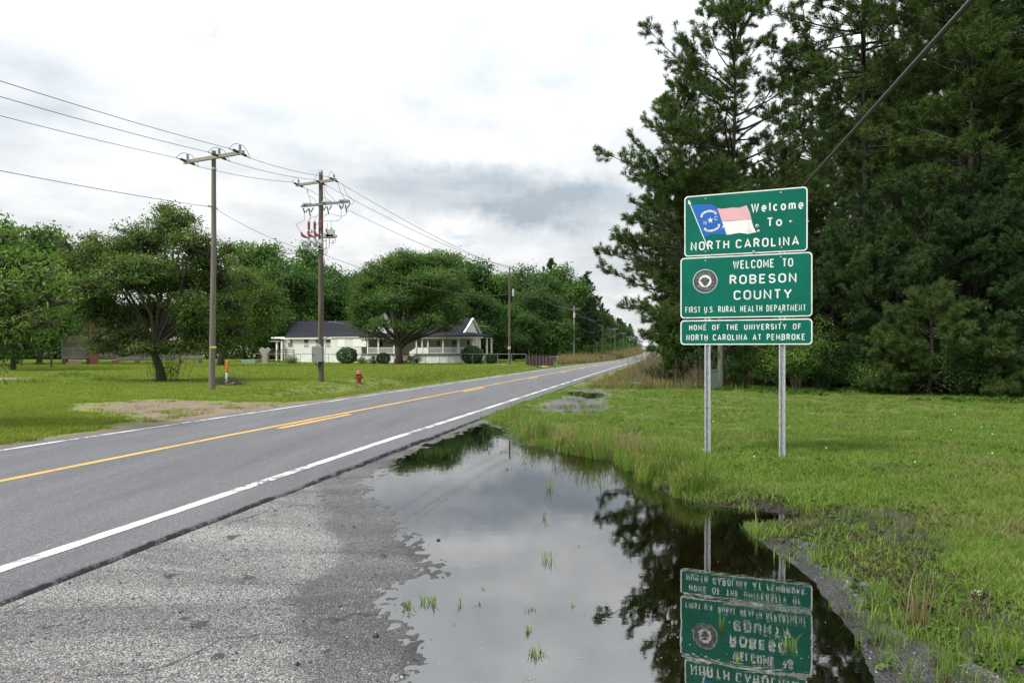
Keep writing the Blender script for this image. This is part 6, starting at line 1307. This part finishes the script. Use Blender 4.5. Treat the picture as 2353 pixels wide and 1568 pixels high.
hpart('side_porch_awning', M_conc, (hx(203, .3), X0, -3, .9, ze - .42, ze - .30)); mb = MB(); 
for xx in (252, 296): mb = MB(); hbox(mb, hx(xx, .6) - .12, hx(xx, .6) + .12, .45, .7, -.3, ze - .42); mb.build('porch_post', M_trim, house)
# gable end on the right and the centre gable
xg = hx(1985, -3.6) ; mb = MB(); mb.prism([hp(xg, -.7, 3.6), hp(xg, -6.1, 3.6), hp(xg, -3.6, zr_ - .12)], HD * .14); mb.build('gable_wall', M_side, house)
mb = MB(); mb.bar(hp(xg + .35, -.5, 3.85), hp(xg + .35, -3.6, zr_ + .02), .08, .28, up=HD); mb.bar(hp(xg + .35, -6.4, 3.85), hp(xg + .35, -3.6, zr_ + .02), .08, .28, up=HD); mb.build('bargeboard', M_trim, house)
ca, cb_ = hx(1055, -.4), hx(1375, -.4); cm = (ca + cb_) / 2
mb = MB(); mb.prism([hp(ca, -.4, 3.6), hp(cb_, -.4, 3.6), hp(cb_, -.4, 4.9), hp(cm, -.4, 7.0), hp(ca, -.4, 4.9)], HN * -3.0); cg = mb.build('centre_gable', M_side, house)
for s0, s1 in ((ca - .3, cm), (cb_ + .3, cm)): mb = MB(); q = [hp(s0, .0, 4.75), hp(s1, .0, 7.15), hp(s1, -4.2, 7.15), hp(s0, -4.2, 4.75)]; mb.prism(q if s0 < s1 else q[::-1], (0, 0, .12)); mb.build('gable_roof', M_shin, house)
def window(rx0, rx1, z0, z1, off, par, ac=False):
    x0, x1 = hx(rx0, off), hx(rx1, off); mb = MB(); t = .07
    for b in ((x0 - t, x1 + t, off, off + .05, z1, z1 + t), (x0 - t, x1 + t, off, off + .07, z0 - t, z0), (x0 - t, x0, off, off + .05, z0, z1), (x1, x1 + t, off, off + .05, z0, z1), (x0, x1, off + .004, off + .045, (z0 + z1) / 2 - .03, (z0 + z1) / 2 + .03)): hbox(mb, *b)
    w_ = mb.build('window', M_trim, par); mb = MB(); hbox(mb, x0, x1, off - .02, off + .02, z0, z1); mb.build('pane', M_glass, w_)
    mb = MB(); hbox(mb, x0, x1, off + .021, off + .03, z0 + (z1 - z0) * .1, z0 + (z1 - z0) * .42); mb.build('blind', M_lgrey, w_)
    if ac: mb = MB(); hbox(mb, x0 + .05, x0 + (x1 - x0) * .8, off, off + .38, z0 + (z1 - z0) * .52, z1 - .05); mb.build('air_conditioner', M_conc, w_)
window(351, 392, 1.95, 3.02, 0, wl_, True); window(496, 536, 1.95, 3.02, 0, wl_); window(601, 640, 1.95, 3.02, 0, wl_); window(692, 733, 1.95, 3.02, 0, wl_); window(770, 787, 1.95, 3.02, 0, wl_)
for a, b, w_ in ((1078, 1098, ws_), (1172, 1200, ws_), (1300, 1330, ws_), (1510, 1545, wr_), (1675, 1708, wr_), (1818, 1856, wr_), (1950, 1975, wr_)): window(a, b, 1.25, 2.85, -2.2 if w_ is ws_ else -2.0, w_)
window(1195, 1235, 4.9, 5.8, -.4, cg)
for rx in (1065, 1160, 1302, 1500, 1551, 1603, 1738, 1876, 2008, 2036, 2056, 2094):
    x = hx(rx, 1.4); o_ = 1.4 if rx < 2010 else {2036: -1.0, 2056: -3.2, 2094: 1.4}.get(rx, 1.4); o_ = {2036: -1.0, 2056: -2.6}.get(rx, o_); x = hx(rx, o_) if rx < 2010 else X4 - .15
    hpart('porch_post', M_trim, (x - .09, x + .09, o_ - .09, o_ + .09, .88, ze - .02))
def rail(x0, x1, off, z0=.95, z1=1.72):
    r_ = hpart('railing', M_trim, (x0, x1, off - .03, off + .03, z1, z1 + .07), (x0, x1, off - .03, off + .03, z0, z0 + .06)); mb = MB(); x = x0 + .1
    while x < x1 - .05: hbox(mb, x - .025, x + .025, off - .02, off + .02, z0 + .06, z1); x += .17
    o = mb.build('baluster', M_trim, r_); o['kind'] = 'stuff'
rail(hx(1068, 1.4), hx(1158, 1.4), 1.4); rail(hx(1164, 1.4), hx(1300, 1.4), 1.4); rail(hx(1606, 1.4), hx(1735, 1.4), 1.4); rail(hx(1741, 1.4), hx(1873, 1.4), 1.4); rail(hx(1880, 1.4), X4 - .3, 1.4)
hpart('solid_railing', M_trim, (hx(1500, 1.4), hx(1600, 1.4), 1.36, 1.44, .9, 1.78)); mb = MB(); mb.prism([hp(hx(1438, 1.5), 1.5, .3), hp(hx(1498, 1.5), 1.5, .9), hp(hx(1498, 1.5), 1.5, 1.78), hp(hx(1438, 1.5), 1.5, 1.15)], HN * .06); mb.build('stair_panel', M_trim, house)
M_brick = simple('red_brick', (.24, .085, .052), .9, .3, 9, dirt=(.14, .06, .045)); xs_ = hx(1395, 1.5)
for k in range(4): hpart('brick_step', M_brick if k > 1 else M_deckw, (xs_ - .9, xs_ + .9, 1.5 + .3 * (3 - k), 1.5 + .3 * (4 - k), -.1, .2 + .17 * k))
mb = MB(); mb.bar(hp(X4 - .1, 1.9, 1.7), hp(X4 + .5, 3.0, .95), .08); mb.bar(hp(X4 - .1, 1.9, 1.0), hp(X4 + .5, 3.0, .25), .08)
for t in np.linspace(0, 1, 8): mb.bar(hp(X4 - .1 + .6 * t, 1.9 + 1.1 * t, 1.7 - .75 * t), hp(X4 - .1 + .6 * t, 1.9 + 1.1 * t, .95 - .75 * t), .05)
mb.box(hp(X4 + .5, 3.0, .6), (.14, .14, 1.3)); o = mb.build('stair_railing', M_trim, house); o['kind'] = 'stuff'
# bushes before the house, tank, fence
for u, v, k, H, m, lab in ((1084, 826, 4, 2.4, M_lfd, 'clipped round dark bush at the right porch corner'), (797, 826, 4, 2.2, M_lfm, 'tall shrub before the blank part of the farmhouse'), (881, 827, 4, 1.5, M_lfd, 'low green bush before the farmhouse porch'), (1128, 827, 4, 1.4, M_lfd, 'dark bush right of the porch steps'), (860, 826, 3, .9, M_lfb, 'flower bed weeds before the porch'), (955, 826, 1, 1.1, M_lfd, 'sparse bush left of the brick steps'), (1105, 831, 3, .8, M_lfb, 'low leafy border at the right end of the farmhouse'), (668, 825, 3, 1.1, M_lfd, 'scraggly shrub at the left corner of the farmhouse'), (835, 826, 3, .8, M_lfm, 'low weeds beside the white gas tank')):
    Y = 89.5; x = (u - 1176) * Y / F; shrub(lab, x, Y, k, H, m, u)
fY = lambda u: float(np.interp(u, [570, 690, 1100, 1260], [97, 91, 86, 82])); fn = empty('chain_link_fence', on(800, 0, fY(800)), 'thin wire fence with slim posts across the front of the farmhouse', 'fence'); pp = []
for u in (582, 615, 655, 690, 725, 754, 777, 807, 837, 853, 905, 950, 977, 1010, 1031, 1060, 1086, 1115, 1143, 1175, 1208):
    p = on(u, 0, fY(u)); pp.append(Vector(p)); mb = MB(); mb.tube([(p[0], p[1], p[2] - .1), (p[0], p[1], p[2] + 1.35)], .035, 5); mb.build('post', M_steel, fn)
for a, b in zip(pp[:-1], pp[1:]): mb = MB(); mb.tube([a + Vector((0, 0, 1.33)), b + Vector((0, 0, 1.33))], .028, 4); mb.build('top_rail', M_steel, fn)
M_rust = simple('rusty_sheet', (.085, .038, .028), .8, .3, 2, dirt=(.05, .03, .026), stretch=(6, 6, 1)); a = Vector(on(1208, 0, 82)); b = Vector(on(1272, 0, 80)); rf = empty('metal_fence', a.lerp(b, .5), 'rusty brown sheet metal fence left of the black mailbox', 'fence'); n = 8
for k in range(n):
    p = a.lerp(b, k / n); q = a.lerp(b, (k + .97) / n); q.z = p.z; mb = MB(); dd = (q - p) / 8
    for j in range(8): o_ = Vector((0, .03 if j % 2 else -.03, 0)); mb.prism([p + dd * j + o_, p + dd * (j + 1) - o_, p + dd * (j + 1) - o_ + Vector((0, 0, 1.15)), p + dd * j + o_ + Vector((0, 0, 1.15))], (0, .01, 0))
    mb.build('sheet_panel', M_rust, rf); mb = MB(); mb.tube([p + Vector((0, -.08, -.2)), p + Vector((0, -.08, 1.3))], .03, 5); mb.build('post', M_steel, rf)
# farm drive
dr = []
for u, v in ((900, 829), (1000, 831), (1100, 834), (1170, 838), (1230, 842), (1290, 847.5), (1312, 848)): dr.append((u, v))
V = []; 
for i, (u, v) in enumerate(dr):
    for dv in (-1.1, 1.1): p = on(u, v + dv * (1 + i * .15)); V.append((p[0], p[1], p[2] + .03))
o = link('driveway', npmesh('driveway', V, [(2 * i, 2 * i + 1, 2 * i + 3, 2 * i + 2) for i in range(len(dr) - 1)]), simple('pale_gravel', (.30, .28, .25), .95, .25, 3)); tag(o, kind='structure')
mb = MB(); p = hp(hx(965, 3.5), 3.5, 0); p.z = gz(p.x, p.y); mb.tube([p + HD * -.9 + Vector((0, 0, .6)), p + HD * -.75 + Vector((0, 0, .6)), p + HD * .75 + Vector((0, 0, .6)), p + HD * .9 + Vector((0, 0, .6))], [.2, .42, .42, .2], 14); mb.lathe(p + Vector((0, 0, 1.0)), [(.16, 0), (.16, .15), (.1, .2)], 10); tag(mb.build('gas_tank', M_conc), 'pale gas tank beside the porch behind the wire fence', 'gas tank')
# things between house and barn
g_ = on(607, 823, 92); mb = MB(); x, y, z = g_; mb.prism([(x - .34, y, z), (x + .34, y, z), (x + .30, y, z + 1.15), (x + .72, y, z + 1.85), (x + .42, y, z + 2.2), (x + .15, y, z + 2.05), (x - .15, y, z + 2.05), (x - .42, y, z + 2.2), (x - .72, y, z + 1.85), (x - .30, y, z + 1.15)], (0, .5, 0)); tag(mb.build('white_wellhead', simple('weathered_white', (.30, .29, .26), .7, .15, 3, dirt=(.36, .33, .28))), 'weathered white forked stand left of the farmhouse', 'garden stand')
g_ = on(570, 824, 94); mb = MB(); x, y, z = g_; mb.prism([(x - .9, y, z), (x + .9, y, z), (x + 1.05, y, z + .55), (x - 1.05, y, z + .55)], (0, .9, 0)); tag(mb.build('tub', simple('pale_green_tub', (.20, .30, .27), .6)), 'pale green tub standing on the grass left of the farmhouse', 'tub')
g_ = on(640, 822, 103); dk = empty('wooden_deck', g_, 'small brown wooden deck at the left end of the farmhouse', 'deck'); M_deck = simple('deck_wood', (.13, .075, .05), .85, .25, 4); x, y, z = g_
for k in range(5): mb = MB(); mb.box((x, y - .5 + .25 * k, z + 1.1), (5.2, .22, .08)); mb.build('plank', M_deck, dk)
for k in range(5): mb = MB(); mb.box((x - 2.5 + 1.25 * k, y - .6, z + .9), (.12, .12, 2.2)); mb.build('post', M_deck, dk)
for zz in (1.6, 1.95): mb = MB(); mb.box((x, y - .68, z + zz), (5.2, .05, .12)); mb.build('rail', M_deck, dk)
mb = MB(); mb.bar((x - 2.6, y - .8, z + .3), (x - .6, y - .8, z + 2.2), .1); mb.build('brace', M_deck, dk)
for i, (u, v, lab) in enumerate(((1098, 748, 'wire television antenna above the right end of the farmhouse'), (770, 740, 'small television antenna on the left part of the farmhouse roof'))):
    c = Vector(at(u, v, 97)); an = empty('tv_antenna', c, lab, 'antenna'); mb = MB(); mb.bar(c + Vector((-1.6 + .6 * i, 0, .06)), c + Vector((1.6 - .6 * i, 0, -.1)), .05); mb.build('boom', M_lgrey, an); 
    for k in range(6): mb = MB(); q = c + Vector((-1.4 + .6 * i + .5 * k * (1 - .3 * i), 0, .05 - .03 * k)); mb.bar(q + Vector((0, -.7, 0)), q + Vector((.1, .7, 0)), .03); mb.build('element', M_lgrey, an)
    mb = MB(); mb.tube([c, (c.x, c.y, 5.8 if i else gz(c.x, c.y))], .035, 5); mb.build('mast', M_steel, an)
c = Vector(at(670, 735, 116)); mb = MB(); mb.tube([(c.x + .2, c.y, 3.0), c + Vector((-.1, 0, 1.0))], .12, 6); tag(mb.build('stove_pipe', M_conc), 'thin pale leaning pipe behind the left end of the farmhouse roof', 'pipe')
# ------------------------------------------------------------------ old grey barn on brick piers
M_bw = NT('old_grey_boards'); v = M_bw.world((.35, .35, 5)); t_ = M_bw.attr('tint'); cc = M_bw.mix(t_, (.26, .235, .225), (.56, .52, .50)); cc = M_bw.mix(M_bw.rng(M_bw.noise(v, 2.5, 5, .7), .5, .7, 0, .7), cc, (.17, .135, .12)); M_bw.set(Base_Color=cc, Roughness=.9); M_bw = M_bw.m
def R4(rx, ry): return rx / 2.0905 * .672, (650 + ry / 2.0905) * .672
bY0, bY1 = 84.0, 92.0; BA = Vector((R4(440, 0)[0] - 1176, 0, 0)) * (bY0 / F) + Vector((0, bY0, 0)); BB = Vector((R4(1450, 0)[0] - 1176, 0, 0)) * (bY1 / F) + Vector((0, bY1, 0)); BD = (BB - BA).normalized(); BN = Vector((BD.y, -BD.x, 0))
def bx_(rx, off=0): k = (R4(rx, 0)[0] - 1176) / F; o = BA + BN * off; return (k * o.y - o.x) / (BD.x - k * BD.y)
def bp(x, off, z): p = BA + BD * x + BN * off; return Vector((p.x, p.y, z))
gB = gz(*bp(8, 0, 0)[:2]); barn = empty('old_barn', bp(8, -3, gB), 'old grey board house on brick piers behind the reddish tree', 'barn')
def boards(x0, x1, off, z0, z1, nm='board_siding', seed=0):
    r = np.random.default_rng(seed); V = []; Fc = []; T = []; z = z0
    while z < z1:
        xa = x0
        while xa < x1 - .05:
            xb = min(x1, xa + r.uniform(2.5, 5)); h = .15; t = r.uniform(0, 1); j = r.normal(0, .008, 4); k = len(V); o1 = off + .035 + abs(j[0]); V += [bp(xa, o1, z + j[1]), bp(xb - .01, o1, z + j[2]), bp(xb - .01, off, z + h + .02), bp(xa, off, z + h + .02), bp(xa, off, z + j[1]), bp(xb - .01, off, z + j[2])]
            Fc += [(k, k + 1, k + 2, k + 3), (k + 4, k + 5, k + 1, k)]; T += [t] * 6; xa = xb
        z += .155
    org = absloc(barn); o = link(nm, npmesh(nm, [tuple(p - org) for p in V], Fc, attrs={'tint': T}), M_bw, barn); o['kind'] = 'stuff'
    mb = MB(); q = lambda *a: mb.prism([bp(x0, off - .02, a[0]), bp(x1, off - .02, a[0]), bp(x1, off - .5, a[0]), bp(x0, off - .5, a[0])], (0, 0, a[1] - a[0])); q(z0, z1); mb.build('wall_core', M_dkw, barn)
M_dkw = simple('dark_wood', (.05, .042, .038), .95, .2)
xa, xb_, xc, xd = bx_(440), bx_(830), bx_(1040), bx_(1440)
boards(xa, xb_, 0, gB + .75, gB + 6.0, seed=1); boards(xb_ + .02, xd, .6, gB + .5, gB + 3.2, seed=2)
mb = MB(); mb.prism([bp(xa - .3, .5, gB + 5.9), bp(xb_ + .3, .5, gB + 5.9), bp(xb_ + .3, -3.4, gB + 7.6), bp(xa - .3, -3.4, gB + 7.6)], (0, 0, .1)); mb.prism([bp(xa - .3, -7, gB + 5.9), bp(xa - .3, -3.4, gB + 7.6), bp(xb_ + .3, -3.4, gB + 7.6), bp(xb_ + .3, -7, gB + 5.9)], (0, 0, .1)); mb.build('tin_roof', simple('old_tin', (.20, .17, .15), .5, .3, 1, dirt=(.16, .08, .05)), barn)
mb = MB(); mb.prism([bp(xb_, 1.2, gB + 3.0), bp(xd + .3, 1.2, gB + 3.0), bp(xd + .3, -3.4, gB + 4.6), bp(xb_, -3.4, gB + 4.6)], (0, 0, .1)); mb.build('lean_to_roof', MATS['old_tin'], barn)
for x in (xa, xb_ - .08): mb = MB(); mb.box(bp(x + .06, .06, gB + 3.3), (.14, .06, 5.2)); mb.build('corner_board', simple('pale_grey_board', (.30, .29, .28), .85), barn)
def pier(rx0, rx1, off, z1, nm='brick_pier', dep=.5):
    a, b = bx_(rx0, off), bx_(rx1, off); mb = MB(); mb.prism([bp(a, off, gB - .3), bp(b, off, gB - .3), bp(b, off - dep, gB - .3), bp(a, off - dep, gB - .3)], (0, 0, z1 - gB + .3)); return mb.build(nm, M_brickw, barn)
bm = NT('brick_courses'); mpv = bm.world((1, 1, 1)); sb_ = bm.n('ShaderNodeSeparateXYZ'); bm.l(mpv, sb_.inputs[0]); cb3 = bm.n('ShaderNodeCombineXYZ'); bm.l(sb_.outputs[0], cb3.inputs[0]); bm.l(sb_.outputs[2], cb3.inputs[1]); brk = bm.n('ShaderNodeTexBrick'); bm.l(cb3.outputs[0], brk.inputs[0]); brk.inputs['Scale'].default_value = 4.0; brk.inputs['Color1'].default_value = (.30, .10, .055, 1); brk.inputs['Color2'].default_value = (.20, .07, .045, 1); brk.inputs['Mortar'].default_value = (.30, .24, .20, 1); bm.set(Base_Color=brk.outputs[0], Roughness=.9); M_brickw = bm.m
for a, b in ((442, 476), (617, 640)): pier(a, b, .05, gB + .76)
for a, b in ((797, 852), (965, 998), (1135, 1160), (1285, 1312), (1420, 1446)): pier(a, b, .65, gB + .52)
pier(640, 705, 1.0, gB + 6.2, 'chimney', 1.0)
mb = MB(); p = bp(bx_(528, .8), .8, gB); mb.lathe(p, [(1.0, -.1), (.9, .15), (.55, .42), (.15, .52)], 10); tag(mb.build('boulder', simple('pink_rock', (.30, .22, .19), .9, .3, 3)), 'pinkish brown boulder under the left side of the old barn', 'rock')
# stump stake on the near left lawn
g_ = on(118, 842, 66); mb = MB(); mb.tube([(g_[0], g_[1], g_[2] - .1), (g_[0], g_[1], g_[2] + 1.15)], [.09, .12], 6); tag(mb.build('wooden_stake', M_pole2), 'short brown stake standing in the weeds at the left', 'stake')
# ------------------------------------------------------------------ beyond the crest: white building and a car
g_ = on(1497, 0, 690); wb = empty('white_building', g_, 'tiny white building at the far end of the road', 'building'); x, y, z = g_; z = CH + (HZ - 808) * y / F
mb = MB(); mb.box((x + 4, y + 10, z + 3), (22, 10, 6)); mb.build('wall', M_trim, wb); mb = MB(); mb.prism([(x - 8, y + 4, z + 6), (x - 8, y + 16, z + 6), (x - 8, y + 10, z + 9)], (24, 0, 0)); mb.build('roof', M_lgrey, wb)
for k in range(5): mb = MB(); mb.box((x - 4 + 4 * k, y + 4.9, z + 3), (1.6, .1, 3)); mb.build('window', M_glass, wb)
x, y = at(1512, 812, 180)[:2]; z = gz(x, y); car = empty('parked_car', (x, y, z), 'tiny pale car parked on the right side far down the road', 'car'); M_car = simple('pale_blue_paint', (.30, .42, .45), .3)
mb = MB(); mb.prism([(x - 2.2, y, z + .3), (x + 2.2, y, z + .3), (x + 2.2, y, z + .85), (x + 1.3, y, z + .95), (x + .7, y, z + 1.45), (x - 1.0, y, z + 1.45), (x - 1.6, y, z + .95), (x - 2.2, y, z + .85)], (0, 1.7, 0)); mb.build('body', M_car, car)
mb = MB(); mb.prism([(x + 1.15, y - .01, z + .95), (x + .62, y - .01, z + 1.38), (x - .92, y - .01, z + 1.38), (x - 1.4, y - .01, z + .95)], (0, 1.72, 0)); mb.build('windows', M_glass, car)
for dx_ in (-1.35, 1.35):
    for dy_ in (0, 1.5): mb = MB(); mb.lathe((x + dx_, y + dy_, z + .33), [(.33, 0), (.33, .2)], 12, (0, 1, 0)); mb.build('wheel', M_dk, car)
# ------------------------------------------------------------------ loose stones, crumbs and litter
r = np.random.default_rng(91); mbs = []
def stones(n, name, label, sel, size, m, seed):
    x, y, r = cand(n * 3, 2.9, 11, seed, .9, -60, 2440); f = near_fields(x, y); s = x - road_c(y); ok = sel(x, y, s, f, r); x, y = x[ok][:n], y[ok][:n]; z = ground_z(x, y); k = len(x)
    oc = np.array([[1, 0, 0], [0, 1, 0], [-1, 0, 0], [0, -1, 0], [0, 0, .8], [0, 0, -.4]]); fc = np.array([[0, 1, 4], [1, 2, 4], [2, 3, 4], [3, 0, 4], [1, 0, 5], [2, 1, 5], [3, 2, 5], [0, 3, 5]])
    sc_ = size * r.lognormal(0, .4, (k, 1, 1)); V = (oc[None] * (1 + .5 * r.uniform(-1, 1, (k, 6, 3)))) * sc_ * r.uniform(.6, 1.2, (k, 1, 3)); a = r.uniform(0, 6.28, k); c_, s_2 = np.cos(a)[:, None], np.sin(a)[:, None]
    Vx = V[..., 0] * c_ - V[..., 1] * s_2; Vy = V[..., 0] * s_2 + V[..., 1] * c_; V = np.stack([Vx + x[:, None], Vy + y[:, None], V[..., 2] + z[:, None]], -1).reshape(-1, 3)
    Fc = (fc[None] + 6 * np.arange(k)[:, None, None]).reshape(-1, 3); o = link(name, npmesh(name, V, Fc, attrs={'tint': np.repeat(r.uniform(0, 1, k), 6)}), m); tag(o, label, 'stones', kind='stuff')
M_st = NT('loose_stones'); M_st.set(Base_Color=M_st.ramp(M_st.attr('tint'), [(0, (.03, .03, .032)), (.5, (.13, .125, .12)), (1, (.42, .39, .34))]), Roughness=.85); M_st = M_st.m
M_tarc = simple('tar_crumbs', (.022, .022, .024), .7, .3)
stones(9000, 'loose_gravel', 'loose gravel and grit on the old asphalt pull-off', lambda x, y, s, f, r: (s > 3.6) & (f['pud'] > .03) & (x < 1.5), .0042, M_st, 92)
stones(5000, 'shore_gravel', 'wet gravel on the dark right shore of the puddle', lambda x, y, s, f, r: (f['shore'] < .15) & (f['pud'] > .02), .0045, M_st, 93)
stones(2600, 'tar_crumbs', 'black tar crumbs along the broken road edge', lambda x, y, s, f, r: (s > 3.46) & (s < 3.46 + np.abs(r.normal(0, .10, len(s)))), .007, M_tarc, 94)
stones(160, 'dark_pebbles', 'scattered dark pebbles near the asphalt side of the puddle', lambda x, y, s, f, r: (s > 3.6) & (f['pud'] > -.45) & (x < 0), .007, M_tarc, 95)
x, y = atz(1007, 1240); mb = MB(); mb.lathe((x, y, -.02), [(.015, 0), (.022, .015), (.016, .03), (.005, .034)], 7); tag(mb.build('dark_stone', M_tarc), 'dark stone poking out of the puddle left of centre', 'stone')
for u, v, s_1, c_1, lab in ((2245, 1362, .05, (.55, .56, .55), 'crumpled pale scrap in the grass at the lower right'), (2305, 1337, .05, (.50, .50, .48), 'flat pale stone in the grass at the far lower right'), (1512, 1130, .014, (.5, .42, .3), 'tiny tan chip on the bank of the puddle')):
    p = on(u, v); mb = MB(); mb.lathe((p[0], p[1], p[2]), [(s_1, 0), (s_1 * .8, s_1 * .25), (s_1 * .2, s_1 * .35)], 6); tag(mb.build('pale_scrap', simple('pale_scrap', c_1, .6, .2, 20)), lab, 'litter')
r = np.random.default_rng(101); n = 420; fu = r.uniform(900, 1980, n); fv = r.uniform(1030, 1568, n) ; V = []; Fc = []
for a_, b_ in zip(fu, fv):
    x, y = atz(a_, b_)
    if poly_sd(np.array([x]), np.array([y]), PUD)[0] > -.08: continue
    w = r.uniform(.0015, .005); t = r.uniform(0, 6.28); k = len(V); V += [(x + w * cos(t + q) * (1 if q % 2 < 1 else .6), y + w * sin(t + q), .0015) for q in (0, 1.57, 3.14, 4.71)]; Fc.append((k, k + 1, k + 2, k + 3))
o = link('floating_flecks', npmesh('floating_flecks', V, Fc), simple('pale_flecks', (.42, .38, .26), .8, .5, 60)); tag(o, 'tiny pale flecks of debris floating on the puddle', 'debris', kind='stuff')
# dandelion clocks on the lawn
dw = simple('dandelion_white', (.62, .62, .58), .9); r = np.random.default_rng(96)
for i in range(13):
    u = r.uniform(1480, 2330); v = r.uniform(955, 1120); 
    if u < 1560 and v > 1000: continue
    p = on(u, v); o = empty('dandelion', p, 'white dandelion clock in the grass by the sign', 'flower', 'dandelion clocks in the grass by the sign'); h = r.uniform(.07, .11); mb = MB(); mb.tube([p, (p[0] + .01, p[1], p[2] + h)], .002, 4); mb.build('stem', M_wd, o); mb = MB(); mb.lathe((p[0] + .01, p[1], p[2] + h - .012), [(.004, 0), (.010, .004), (.011, .010), (.009, .016), (.003, .02)], 8); mb.build('clock', dw, o)
